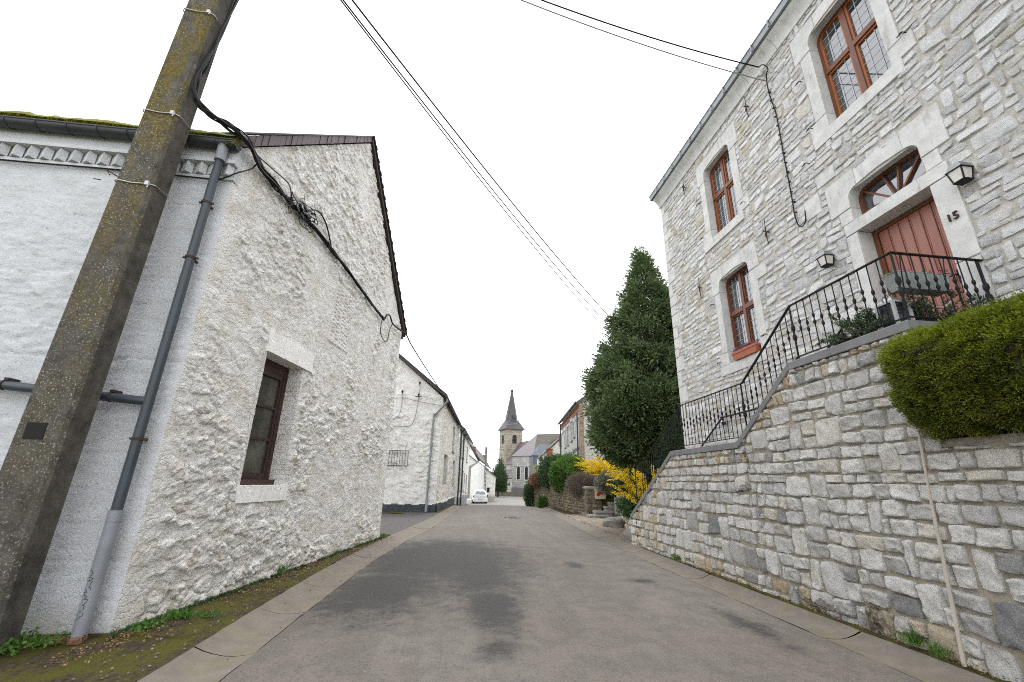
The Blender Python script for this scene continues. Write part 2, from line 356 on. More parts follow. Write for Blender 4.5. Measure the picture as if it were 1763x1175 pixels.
def mk_pole():
    n = NT('lichen concrete'); nx = n.sep(n.geo.outputs['Normal'])
    base = n.mix(n.ramp(n.noise(6, 6, 0.7), [(0.3, 0.0), (0.7, 1.0)]), (0.044, 0.040, 0.034), (0.138, 0.126, 0.109))
    p = n.noise(120, 4, 0.7); base = n.mix(n.m('MULTIPLY', n.ramp(p, [(0.3, 1.0), (0.42, 0.0)]), 0.6), base, (0.04, 0.036, 0.03))
    front = n.ramp(n.m('MULTIPLY', nx[1], -1.0), [(0.45, 0.06), (0.8, 1.0)])
    v = n.scale(n.pos, (1.4, 1.4, 0.55))
    lm = n.ramp(n.noise(4.2, 6, 0.75, v), [(0.44, 0.0), (0.56, 1.0)]); up_ = n.ramp(n.m('DIVIDE', n.sep()[2], 10.0), [(0.12, 0.08), (0.45, 0.45), (0.75, 1.0)])
    fl = n.m('MULTIPLY', n.m('MULTIPLY', lm, front), up_)
    c = n.mix(fl, base, n.mix(n.ramp(n.noise(30, 4, 0.7), [(0.35, 0.0), (0.65, 1.0)]), (0.05, 0.044, 0.012), (0.215, 0.16, 0.03)))
    sp = n.ramp(n.noise(46, 4, 0.75), [(0.575, 0.0), (0.63, 1.0)]); sm = n.ramp(n.noise(1.7, 3, 0.6), [(0.35, 0.15), (0.6, 1.0)])
    c = n.mix(n.m('MULTIPLY', n.m('MULTIPLY', sp, front), n.m('MULTIPLY', sm, 0.85)), c, (0.50, 0.49, 0.42))
    return n.fin(c, 0.92, n.bump(n.m('ADD', n.noise(45, 5, 0.75), n.m('MULTIPLY', p, 0.4)), 0.7, 0.012), spec=0.2)
POLE = mk_pole()
PVC = simple('blue grey pvc', (0.042, 0.054, 0.066), 0.42, var=0.22, sc=5, bump=0.1)
PVC_L = simple('pale grey pvc', (0.24, 0.255, 0.28), 0.45, var=0.22, sc=3, bump=0.1)
ZINC_D = simple('dark zinc gutter', (0.045, 0.05, 0.055), 0.45, metal=0.3, var=0.25, sc=4)
ZINC = simple('weathered zinc', (0.24, 0.26, 0.265), 0.45, metal=0.5, var=0.25, sc=5)
IRON = simple('black iron', (0.009, 0.009, 0.010), 0.55, var=0.3, sc=30, spec=0.25)
RUST = simple('rusty iron', (0.055, 0.03, 0.022), 0.8, var=0.4, sc=25)
RUBBER = simple('black cable', (0.008, 0.008, 0.008), 0.6, var=0.3, sc=30, spec=0.25)
STEELB = simple('steel band', (0.42, 0.42, 0.41), 0.4, metal=0.7, var=0.2)
GREYCAB = simple('grey conduit', (0.25, 0.25, 0.24), 0.6)
def mk_wood(name, a, b, rough=0.45, sc=(16, 16, 1.2)):
    n = NT(name); g = n.noise(3.0, 6, 0.65, n.scale(n.pos, sc), 0.6); l = n.noise(1.7, 3)
    c = n.mix(n.ramp(g, [(0.3, 0.0), (0.7, 1.0)]), a, b); c = n.mix(n.m('MULTIPLY', l, 0.3), c, tuple(q * 0.6 for q in a))
    return n.fin(c, rough, n.bump(g, 0.2, 0.004), spec=0.45)
WOOD_O = mk_wood('orange varnished wood', (0.28, 0.08, 0.02), (0.40, 0.125, 0.033))
WOOD_R = mk_wood('red brown varnish', (0.115, 0.038, 0.017), (0.175, 0.06, 0.026))
WOOD_D = mk_wood('door red wood', (0.27, 0.10, 0.068), (0.36, 0.15, 0.108), 0.35)
WOOD_B = mk_wood('old brown paint', (0.032, 0.015, 0.012), (0.06, 0.028, 0.02), 0.55)
TIMBER = mk_wood('dark verge board', (0.028, 0.02, 0.018), (0.05, 0.036, 0.03), 0.6)
STICKW = mk_wood('bleached stick', (0.40, 0.35, 0.29), (0.52, 0.47, 0.40), 0.7)
def mk_glass(name, col, ior, rough=0.03):
    n = NT(name); f = n.noise(2.2, 4, 0.6)
    c = n.mix(n.ramp(f, [(0.35, 0.0), (0.7, 1.0)]), tuple(q * 0.55 for q in col), tuple(min(1, q * 1.3) for q in col))
    n.b.inputs['IOR'].default_value = ior
    return n.fin(c, rough, n.bump(n.noise(1.6, 2), 0.08, 0.02))
GLASS = mk_glass('leaded window glass', (0.05, 0.06, 0.072), 3.4)
GLASS_D = mk_glass('dusty window glass', (0.075, 0.075, 0.06), 1.5, 0.12)
GLASS_K = mk_glass('dark window glass', (0.03, 0.032, 0.036), 1.6)
CURTAIN = simple('white net curtain', (0.6, 0.6, 0.58), 0.9, var=0.15, sc=8)
LEAD = simple('lead cames', (0.5, 0.52, 0.54), 0.6)
FROST = simple('pale lantern glass', (0.62, 0.60, 0.55), 0.25, var=0.2, sc=18)
BLACKM = simple('dark interior', (0.012, 0.012, 0.012), 0.9)
def mk_slate(name, col, sx=0.22, sz=0.14, lich=0.3):
    n = NT(name); tc = n.t.nodes.new('ShaderNodeTexCoord')
    v = n.t.nodes.new('ShaderNodeTexBrick'); v.offset = 0.5; v.inputs['Scale'].default_value = 1.0
    v.inputs['Brick Width'].default_value = sx; v.inputs['Row Height'].default_value = sz; v.inputs['Mortar Size'].default_value = 0.008
    v.inputs['Color1'].default_value = (*[q * 0.82 for q in col], 1); v.inputs['Color2'].default_value = (*[q * 1.15 for q in col], 1); v.inputs['Mortar'].default_value = (*[q * 0.3 for q in col], 1)
    x, y, z = n.sep(); cb = n.t.nodes.new('ShaderNodeCombineXYZ'); n.lk(n.m('ADD', x, y), cb.inputs[0]); n.lk(n.m('MULTIPLY', z, 1.25), cb.inputs[1]); n.lk(cb.outputs[0], v.inputs['Vector'])
    c = n.mix(n.m('MULTIPLY', n.ramp(n.noise(0.8, 6, 0.7), [(0.45, 0.0), (0.7, 1.0)]), lich), v.outputs[0], (0.16, 0.14, 0.06))
    return n.fin(c, 0.6, n.bump(v.outputs[1], -0.4, 0.01), spec=0.4)
SLATE = mk_slate('grey slate', (0.075, 0.075, 0.082)); SLATE_B = mk_slate('blue grey slate', (0.10, 0.118, 0.145), lich=0.05)
SLATE_P = mk_slate('purple slate', (0.145, 0.105, 0.118), lich=0.1); SLATE_L = mk_slate('pale lilac slate', (0.215, 0.19, 0.208), lich=0.1); SLATE_M = mk_slate('mossy slate', (0.088, 0.080, 0.068), lich=0.25)
TILE = simple('purple rim tiles', (0.115, 0.078, 0.085), 0.6, var=0.3, sc=8, bump=0.4)
def mk_block(name, c1, c2, mo, bw, rh, ms=0.012, var=0.35):
    n = NT(name); v = n.t.nodes.new('ShaderNodeTexBrick'); v.offset = 0.5; v.offset_frequency = 2; v.squash = 1.3; v.squash_frequency = 3
    v.inputs['Scale'].default_value = 1.0; v.inputs['Brick Width'].default_value = bw; v.inputs['Row Height'].default_value = rh; v.inputs['Mortar Size'].default_value = ms
    v.inputs['Color1'].default_value = (*c1, 1); v.inputs['Color2'].default_value = (*c2, 1); v.inputs['Mortar'].default_value = (*mo, 1); v.inputs['Bias'].default_value = -0.1
    x, y, z = n.sep(); cb = n.t.nodes.new('ShaderNodeCombineXYZ')
    wob = n.m('MULTIPLY', n.m('SUBTRACT', n.noise(3, 3), 0.5), rh * 0.5)
    n.lk(n.m('ADD', n.m('ADD', x, y), wob), cb.inputs[0]); n.lk(n.m('ADD', z, wob), cb.inputs[1]); n.lk(cb.outputs[0], v.inputs['Vector'])
    c = n.mix(n.m('MULTIPLY', n.ramp(n.noise(1.1, 6, 0.7), [(0.42, 0.0), (0.68, 1.0)]), var), v.outputs[0], tuple(q * 0.45 for q in mo))
    return n.fin(c, 0.9, n.bump(n.noise(12, 5, 0.7), 0.6, 0.03), spec=0.2)
CHURCH_S = mk_block('church pale stone', (0.50, 0.495, 0.47), (0.42, 0.41, 0.38), (0.30, 0.28, 0.235), 0.7, 0.4, 0.03, 0.5)
CHURCH_T = mk_block('church yellow stone', (0.44, 0.41, 0.345), (0.35, 0.31, 0.235), (0.24, 0.21, 0.16), 0.7, 0.4, 0.03, 0.6)
RH_S = mk_block('far house pale stone', (0.62, 0.61, 0.57), (0.50, 0.49, 0.45), (0.40, 0.37, 0.31), 0.4, 0.2)
BRICK = mk_block('orange brick', (0.32, 0.115, 0.06), (0.25, 0.09, 0.048), (0.27, 0.21, 0.165), 0.22, 0.07, 0.01, 0.2)
BRICKN = mk_block('toothed brick edge', (0.24, 0.115, 0.08), (0.40, 0.33, 0.26), (0.33, 0.28, 0.23), 0.22, 0.07, 0.012, 0.2)
TERRA = simple('terracotta', (0.38, 0.115, 0.06), 0.7, var=0.15)

def mk_leaf(name, stops, tr=0.25, patch=None, rough=0.55):
    n = NT(name); a = n.attr('rnd'); p = n.noise(1.6, 4, 0.6)
    v = n.m('ADD', n.m('MULTIPLY', a, 0.65), n.m('MULTIPLY', n.ramp(p, [(0.3, 0.0), (0.7, 1.0)]), 0.35))
    c = n.ramp(v, stops)
    if patch: c = n.mix(n.m('MULTIPLY', n.ramp(n.noise(patch[1], 4, 0.7), [(0.6, 0.0), (0.72, 1.0)]), patch[2]), c, patch[0])
    n.fin(c, rough, spec=0.35)
    if tr:
        t = n.t.nodes.new('ShaderNodeBsdfTranslucent'); n.put(t.inputs[0], c); s = n.t.nodes.new('ShaderNodeMixShader'); s.inputs[0].default_value = tr
        n.lk(n.b.outputs[0], s.inputs[1]); n.lk(t.outputs[0], s.inputs[2]); n.lk(s.outputs[0], n.out.inputs[0])
    return n.mat
LEAF_T = mk_leaf('thuja spray', [(0.0, (0.025, 0.042, 0.018)), (0.4, (0.08, 0.125, 0.048)), (0.75, (0.16, 0.21, 0.09)), (1.0, (0.30, 0.34, 0.17))], patch=((0.13, 0.075, 0.04), 0.9, 0.25))
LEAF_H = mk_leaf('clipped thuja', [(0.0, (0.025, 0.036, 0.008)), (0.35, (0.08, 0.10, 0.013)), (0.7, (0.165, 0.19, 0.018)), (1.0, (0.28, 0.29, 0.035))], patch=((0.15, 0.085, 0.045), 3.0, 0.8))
LEAF_HT = mk_leaf('lit fresh growth thuja', [(0.0, (0.05, 0.072, 0.009)), (0.4, (0.13, 0.165, 0.011)), (0.75, (0.22, 0.25, 0.016)), (1.0, (0.33, 0.335, 0.03))])  # yellower new growth, with the light on the hedge top painted in as brightness
LEAF_G = mk_leaf('laurel green', [(0.0, (0.02, 0.05, 0.012)), (0.45, (0.06, 0.14, 0.025)), (0.75, (0.12, 0.22, 0.035)), (0.88, (0.34, 0.36, 0.06)), (1.0, (0.5, 0.48, 0.10))])
LEAF_DK = mk_leaf('dark hedge green', [(0.0, (0.018, 0.036, 0.014)), (0.5, (0.045, 0.085, 0.03)), (1.0, (0.10, 0.15, 0.055))])
LEAF_LV = mk_leaf('grey green needles', [(0.0, (0.05, 0.065, 0.05)), (0.5, (0.185, 0.205, 0.15)), (1.0, (0.35, 0.37, 0.28))], 0.1)
LEAF_BR = mk_leaf('dry brown twigs', [(0.0, (0.045, 0.034, 0.024)), (0.5, (0.13, 0.10, 0.078)), (1.0, (0.27, 0.215, 0.165))], 0.0)
LEAF_RU = mk_leaf('rust brown dry leaves', [(0.0, (0.09, 0.045, 0.02)), (0.5, (0.20, 0.105, 0.05)), (1.0, (0.32, 0.19, 0.10))], 0.1)
LEAF_IV = mk_leaf('ivy leaf', [(0.0, (0.03, 0.06, 0.025)), (0.5, (0.075, 0.14, 0.055)), (1.0, (0.17, 0.25, 0.12))], 0.15, rough=0.4)
LEAF_FS = mk_leaf('forsythia petals', [(0.0, (0.60, 0.38, 0.006)), (0.5, (0.82, 0.60, 0.012)), (1.0, (0.90, 0.76, 0.06))], 0.3)
LEAF_FIR = mk_leaf('cut fir needles', [(0.0, (0.015, 0.03, 0.012)), (0.5, (0.04, 0.07, 0.03)), (1.0, (0.09, 0.13, 0.06))], 0.1)
LEAF_W = mk_leaf('weed leaf', [(0.0, (0.03, 0.07, 0.012)), (0.5, (0.07, 0.16, 0.025)), (1.0, (0.15, 0.26, 0.05))], 0.25)
LEAF_M = mk_leaf('yellow green moss', [(0.0, (0.08, 0.085, 0.008)), (0.5, (0.2, 0.2, 0.014)), (1.0, (0.34, 0.33, 0.035))], 0.3)
LEAF_HE = mk_leaf('purple heather', [(0.0, (0.10, 0.03, 0.06)), (0.5, (0.22, 0.08, 0.13)), (1.0, (0.35, 0.2, 0.24))], 0.1)
LEAF_PK = mk_leaf('pink petals', [(0.0, (0.55, 0.03, 0.10)), (1.0, (0.85, 0.12, 0.25))], 0.2)
LEAF_DR = mk_leaf('fallen leaves', [(0.0, (0.08, 0.04, 0.02)), (0.5, (0.18, 0.10, 0.05)), (1.0, (0.30, 0.20, 0.11))], 0.0)
BARK = mk_wood('bark', (0.06, 0.042, 0.03), (0.13, 0.10, 0.075), 0.9)
TWIG = mk_wood('forsythia twig', (0.10, 0.07, 0.035), (0.2, 0.14, 0.07), 0.8)
# ---------------------------------------------------------------- ground, road, verges
def gz(y):
    y = np.asarray(y, float)
    return np.where(y < 30, 0.0, np.where(y < 47, -0.6 * sstep(28, 49, y), -0.6 - 0.5 * sstep(46, 100, y)))
def gzf(y): return float(gz(np.array([y]))[0])
def strip(name, ys, xl, xr, zoff, mat, nx=2, prof=None, rough=0.0, kind='structure', seed=1, label=None, rx=None):
    ys = np.asarray(ys); t = np.linspace(0, 1, nx); X = xl[:, None] * (1 - t) + xr[:, None] * t; Y = np.repeat(ys[:, None], nx, 1)
    Z = gz(Y) + zoff + (prof(t)[None, :] if prof is not None else 0)
    if rough: Z = Z + rough * fbm(X * 4, Y * 4, 4, seed)
    V = np.stack([X, Y, Z], -1).reshape(-1, 3); i = np.arange((len(ys) - 1) * nx).reshape(-1, nx)[:, :-1].ravel()
    F = np.stack([i, i + 1, i + 1 + nx, i + nx], -1)
    o = np_obj(name, V, F, mat, None, True); tag(o, label, None, None, kind); return o
gx = np.concatenate([np.linspace(-900, -60, 12), np.linspace(-40, 40, 17), np.linspace(60, 900, 12)]); gy = np.concatenate([np.linspace(-60, 120, 46), np.linspace(140, 1600, 14)])
GX, GY = np.meshgrid(gx, gy); n_ = len(gx)
i_ = np.arange((len(gy) - 1) * n_).reshape(-1, n_)[:, :-1].ravel()
tag(np_obj('ground', np.stack([GX, GY, gz(GY) - 0.07], -1), np.stack([i_, i_ + 1, i_ + 1 + n_, i_ + n_], -1), GROUND), kind='structure')

LAy = [-6, 4.5, 6.3, 10.1, 13.2, 17.0, 24.2, 33.3, 40, 46, 52, 53, 62, 84, 100]; LAx = [-1.95, -1.84, -1.80, -1.64, -1.30, -0.80, -0.15, 0.63, 1.0, 1.1, 1.2, 4.0, 4.9, 6.2, 6.7]
LOy = [-6, 5.0, 6.43, 8.44, 9.94, 13.1, 20.3, 27.5, 34.0, 36]; LOx = [-2.55, -2.40, -2.38, -2.33, -2.24, -1.97, -1.12, -0.52, -0.05, 0.2]
RAy = [-6, 4.1, 6.7, 9.3, 13.5, 16.2, 21.8, 31.2, 38, 46.5, 60, 84, 100]; RAx = [4.2, 4.2, 4.22, 4.24, 4.37, 4.52, 4.92, 5.66, 6.06, 6.9, 9.0, 14.2, 16]
ROy = [-6, 6.2, 9.3, 12.5, 14.5, 16.7, 19.8, 22.8, 30, 37, 40]; ROx = [4.72, 4.75, 4.78, 4.9, 5.05, 5.15, 5.35, 5.6, 6.1, 6.35, 6.5]
ys = np.concatenate([np.linspace(-6, 30, 100), np.linspace(30.5, 100, 90)])
strip('road', ys, np.interp(ys, LAy, LAx), np.interp(ys, RAy, RAx), 0.0, ASPHALT, 9, lambda t: 0.045 * (1 - (2 * t - 1) ** 2), label='worn grey asphalt street with damp patches')
def gutter(name, y0, y1, step, iy, ix, oy, ox, label, seed, gp=0.005):
    V = []; F = []; y = y0; rr = random.Random(seed); nx = 7; t = np.linspace(0, 1, nx)
    while y < y1:
        e = min(y1, y + step * rr.uniform(0.9, 1.1)); yy = np.linspace(y + gp, e - gp, 9); b = len(V) // 1
        xi = np.interp(yy, iy, ix); xi = xi + 0.007 * np.sign(np.interp(yy, oy, ox) - xi) * (1 + fbm(yy * 6, yy * 0, 3, seed)); xo = np.interp(yy, oy, ox); dz = rr.uniform(-0.0025, 0.0025); base = sum(len(q) for q in V)
        sk = rr.uniform(-0.03, 0.03)
        X = xi[:, None] * (1 - t) + xo[:, None] * t; Y = np.repeat(yy[:, None], nx, 1) + sk * (t - 0.5)
        ch = (np.arange(9)[:, None] % 8 == 0) * -0.003
        Z = gz(Y) + 0.002 + dz + ch - 0.05 * (1 - (2 * t - 1) ** 2)[None, :] + 0.05 * t[None, :] + 0.006 * fbm(X * 5, Y * 5, 3, seed)
        V.append(np.stack([X, Y, Z], -1).reshape(-1, 3)); i = np.arange(8 * nx).reshape(-1, nx)[:, :-1].ravel()
        F.append(np.stack([i, i + 1, i + 1 + nx, i + nx], -1) + base); y = e
    tag(np_obj(name, np.concatenate(V), np.concatenate(F), GUTTER, None, True), label, None, None, 'structure')
gutter('gutter', -2, 33.5, 1.45, LAy, LAx, LOy, LOx, 'dished concrete gutter slabs on the left', 3)
gutter('gutter', -2, 37, 1.5, RAy, RAx, ROy, ROx, 'dished concrete gutter slabs on the right', 4, 0.002)
ys = np.linspace(-3, 34, 180)
strip('gutter_bed', ys, np.interp(ys, LAy, LAx) - 0.0, np.interp(ys, LOy, LOx), -0.062, DIRT, 2)
ys = np.linspace(-3, 38, 180)
strip('gutter_bed', ys, np.interp(ys, RAy, RAx), np.interp(ys, ROy, ROx), -0.062, DIRT, 2)
# left verge: from the gutter to the white house, then the yard
ys = np.linspace(-3, 13.6, 140)
strip('verge', ys, np.interp(ys, LOy, LOx), np.where(ys < 5.3, -9.0, -3.3 + (ys - 5.3) * 0.158), 0.05, VERGE, 26, lambda t: 0.03 * t, 0.035, seed=8, label='mossy earth verge along the white house')
ys = np.linspace(13.62, 23.96, 40)
strip('yard', ys, np.interp(ys, LOy, LOx), np.full(40, -9.0), 0.04, YARD, 12, None, 0.01, label='dark asphalt yard between two white houses')
ys = np.linspace(13.4, 14.2, 8)
strip('verge', ys, np.interp(ys, LOy, LOx) - 0.05, np.full(8, -3.2), 0.052, VERGE, 12, None, 0.03, seed=18)
ys = np.linspace(22.6, 23.98, 10)
strip('verge', ys, np.full(10, -9.0), np.full(10, -2.6), 0.052, VERGE, 20, None, 0.03, seed=19)
ys = np.linspace(23.9, 36, 60)
strip('verge', ys, np.interp(ys, LOy, LOx), np.interp(ys, [23.9, 36], [-1.25, -0.2]), 0.045, VERGE, 6, None, 0.03, seed=28)
# right verge
ys = np.linspace(-3, 12.7, 140)
strip('verge', ys, np.interp(ys, ROy, ROx), np.full(140, 5.02), 0.05, VERGE, 8, None, 0.03, seed=38, label='mossy earth strip under the stone wall')
ys = np.linspace(12.7, 24, 70)
strip('verge', ys, np.interp(ys, ROy, ROx) - 0.02, np.interp(ys, [12.7, 14.5, 19, 24], [5.35, 5.95, 7.4, 7.2]), 0.05, DIRT2, 16, None, 0.05, seed=48, label='dusty earth apron below the garden steps')
ys = np.linspace(23.9, 39, 60)
strip('verge', ys, np.interp(ys, ROy, ROx), np.interp(ys, [23, 30, 37, 39], [6.95, 6.5, 6.45, 6.6]), 0.045, DIRT, 6, None, 0.03, seed=58)
# manhole cover in the road
mc = thing('manhole_cover', 'round iron manhole cover set in the middle of the asphalt street', 'manhole cover', (2.6, 21.3, 0.04))
m = MB(); m.lathe([(0.0, 0.0), (0.40, 0.0), (0.40, 0.012), (0.33, 0.012), (0.33, 0.004), (0.0, 0.004)], (2.6, 21.3, 0.045), 32); m.build('cover_frame', RUST, mc)
m = MB(); m.lathe([(0.0, 0.0), (0.31, 0.0), (0.31, 0.008), (0.0, 0.009)], (2.6, 21.3, 0.047), 32)
for k in range(-3, 4): m.box(2.6 - 0.2, 2.6 + 0.2, 21.3 + k * 0.07 - 0.012, 21.3 + k * 0.07 + 0.012, 0.054, 0.062)
m.build('cover_lid', ZINC_D, mc)

# ---------------------------------------------------------------- masonry generator
def stone_patch(nu, nv):
    def ax(n): 
        t = np.linspace(-1, 1, n); return np.sign(t) * np.abs(t) ** 0.6
    U, V = np.meshgrid(ax(nu), ax(nv)); return U.ravel(), V.ravel()
def quads(nu, nv):
    i = np.arange((nv - 1) * nu).reshape(-1, nu)[:, :-1].ravel(); return np.stack([i, i + 1, i + 1 + nu, i + nu], -1)
def courses(s0, s1, z0, z1, hr, wr, span, excl, rng, near=None):
    """coursed rubble layout -> list of (a0, a1, b0, b1)"""
    out = []; z = z0; blocked = []
    while z < z1 - 0.03:
        h = rng.uniform(*hr)
        if z + h > z1: h = z1 - z
        bl = [(a, b) for a, b, c, e in excl if min(z + h, e) - max(z, c) > 0.45 * h] + blocked
        h2 = rng.uniform(*hr); nb = []
        s = s0 - rng.uniform(0, 0.15)
        while s < s1:
            hit = [b for b in bl if b[0] <= s + 1e-6 < b[1]]
            if hit: s = max(b[1] for b in hit); continue
            nxt = min([b[0] for b in bl if b[0] > s] + [s1])
            big = rng.random() < span
            wd = rng.uniform(*wr) * (1.0 if not big else 1.15)
            if rng.random() < 0.18: wd *= 0.5
            e = s + wd
            if nxt - e < wr[0] * 0.6: e = nxt
            e = min(e, nxt)
            if e - s > 0.03:
                if big and z + h + h2 < z1 and not any(min(e, b) - max(s, a) > 0 and min(z + h + h2, dd) - max(z + h, c) > 0 for a, b, c, dd in excl):
                    out.append((s, e, z, z + h + h2)); nb.append((s, e))
                else: out.append((s, e, z, z + h))
            s = e
        z += h
        blocked = nb
        if nb:      # the next course keeps the height the tall stones were made for
            hh = h2; s = s0; bl = [(a, b) for a, b, c, e in excl if min(z + hh, e) - max(z, c) > 0.45 * hh] + blocked
            s = s0 - rng.uniform(0, 0.15)
            while s < s1:
                hit = [b for b in bl if b[0] <= s + 1e-6 < b[1]]
                if hit: s = max(b[1] for b in hit); continue
                nxt = min([b[0] for b in bl if b[0] > s] + [s1]); e = s + rng.uniform(*wr)
                if nxt - e < wr[0] * 0.6: e = nxt
                e = min(e, nxt)
                if e - s > 0.03: out.append((s, e, z, z + hh))
                s = e
            z += hh; blocked = []
    return out
def stones(mb, lay, mapf, rng, gap=(0.006, 0.014), depth=(0.02, 0.05), jit=0.16, nu=8, nv=6, rough=0.012, rndf=None, lim=None, seed=0, warp=0.012, sq=(0.12, 0.3)):
    U, W = stone_patch(nu, nv); Q = quads(nu, nv)
    edge = np.maximum(np.abs(U), np.abs(W)) > 0.999
    for a0, a1, b0, b1 in lay:
        g = rng.uniform(*gap); g2 = rng.uniform(*gap); w2, h2 = (a1 - a0) / 2 - g, (b1 - b0) / 2 - g2
        if w2 < 0.012 or h2 < 0.012: continue
        k = rng.uniform(*sq)
        u = U * np.sqrt(1 - k * W * W); v = W * np.sqrt(1 - k * U * U)
        j = [rng.uniform(-jit, jit) for _ in range(8)]; mn = min(w2, h2)
        s = (a0 + a1) / 2 + u * w2 + mn * 0.5 * (j[0] * (1 - U) * (1 - W) + j[1] * (1 + U) * (1 - W) + j[2] * (1 - U) * (1 + W) + j[3] * (1 + U) * (1 + W)) * 0.5
        z = (b0 + b1) / 2 + v * h2 + mn * 0.5 * (j[4] * (1 - U) * (1 - W) + j[5] * (1 + U) * (1 - W) + j[6] * (1 - U) * (1 + W) + j[7] * (1 + U) * (1 + W)) * 0.5
        rs = rng.randrange(10000)
        z = z + warp * fbm(s * 1.1, z * 1.1, 2, seed) + 0.10 * mn * fbm(s * 14, z * 14 + rs, 2, rs)
        s = s + 0.10 * mn * fbm(s * 14 + rs, z * 14, 2, rs + 5)
        D = rng.uniform(*depth)
        prof = (1 - np.abs(U) ** 9) * (1 - np.abs(W) ** 9)
        dd = D * (0.35 + 0.65 * prof) + mn * 0.22 * (rng.uniform(-1, 1) * U * 0.6 + rng.uniform(-1, 1) * W) * prof
        f_ = fbm(s * 16, z * 22 + rs, 3, rs); dd = dd + rough * f_ * (0.4 + prof) + rough * 0.8 * np.abs(fbm(s * 7 + rs, z * 9, 2, rs + 3))
        dd = np.where(edge, -0.03, np.maximum(dd, 0.002))
        if lim is not None:
            top = lim(s); z = np.minimum(z, top)
            if np.all(z >= top - 1e-6): continue
            if (z.max() - z.min()) < 0.03: continue
        P = mapf(s, z, dd); r_ = rndf(rng, (a0 + a1) / 2, (b0 + b1) / 2) if rndf else rng.random()
        mb.np(P, Q, np.full(len(P), r_))
def wallgrid(mb, s0, s1, z0, z1, holes, mapf, d=0.0, lim=None):
    S = sorted(set([s0, s1] + [v for h in holes for v in h[:2] if s0 < v < s1] + (list(np.linspace(s0, s1, 30)) if lim else [])))
    Z = sorted(set([z0, z1] + [v for h in holes for v in h[2:4] if z0 < v < z1]))
    for a, b in zip(S, S[1:]):
        for c, e in zip(Z, Z[1:]):
            ms, mz = (a + b) / 2, (c + e) / 2
            if any(h[0] < ms < h[1] and h[2] < mz < h[3] for h in holes): continue
            ca, cb, ea, eb = (c, c, e, e)
            if lim: ea, eb = min(e, lim(a)), min(e, lim(b)); ca, cb = min(c, lim(a)), min(c, lim(b))
            mb.add([tuple(mapf(np.array([q]), np.array([t]), np.array([d]))[0]) for q, t in ((a, ca), (b, cb), (b, eb), (a, ea))], [(0, 1, 2, 3)])
# ---------------------------------------------------------------- stone house on the right
XH = 6.35; HY0, HY1 = -1.0, 11.85
def mapH(s, z, d): return np.stack([XH - d, s, z], -1)
house = thing('stone_house', 'tall pale rubble stone house with red brown windows and a raised front door', 'house', (XH, 6, 0))
WIN = [(8.15, 9.30, 4.42, 6.66, 0.19), (8.15, 9.30, 7.86, 10.06, 0.19), (4.29, 5.47, 7.88, 10.12, 0.2)]
DOOR = (4.32, 5.47, 3.42, 5.68); FAN = (4.30, 5.48, 5.90, 6.50, 0.19)
def arch_in(y0, y1, z0, z1, r, n=7, rise=0.022):
    """opening outline, anticlockwise seen from the road: starts bottom at y0"""
    p = [(y0, z0)]
    for k in range(n): a = math.pi / 2 * k / (n - 1); p.append((y0 + r - r * math.cos(a), z1 - r - rise + r * math.sin(a)))
    for k in range(1, 4): t = k / 4; p.append((y0 + r + (y1 - y0 - 2 * r) * t, z1 - rise + rise * 4 * t * (1 - t) * 1.0))
    for k in range(n): a = math.pi / 2 * (1 - k / (n - 1)); p.append((y1 - r + r * math.cos(a), z1 - r - rise + r * math.sin(a)))
    p.append((y1, z0)); return p
def blockpoly(mb, poly, d0, d1, X0=XH, ch=0.012):
    """dressed block: poly in (y, z), from depth d0 (behind) to d1 (proud) with a small arris"""
    cy_ = sum(p[0] for p in poly) / len(poly); cz_ = sum(p[1] for p in poly) / len(poly)
    def sh(p, a):
        dy, dz = p[0] - cy_, p[1] - cz_; L = math.hypot(dy, dz) + 1e-6; return (p[0] - dy / L * a, p[1] - dz / L * a)
    rings = [[(X0 - d0, *p) for p in poly], [(X0 - d1 + ch, *p) for p in poly], [(X0 - d1, *sh(p, ch)) for p in poly]]
    mb.rnd = R.random(); mb.loft(rings)
excl = []
sur = MB()
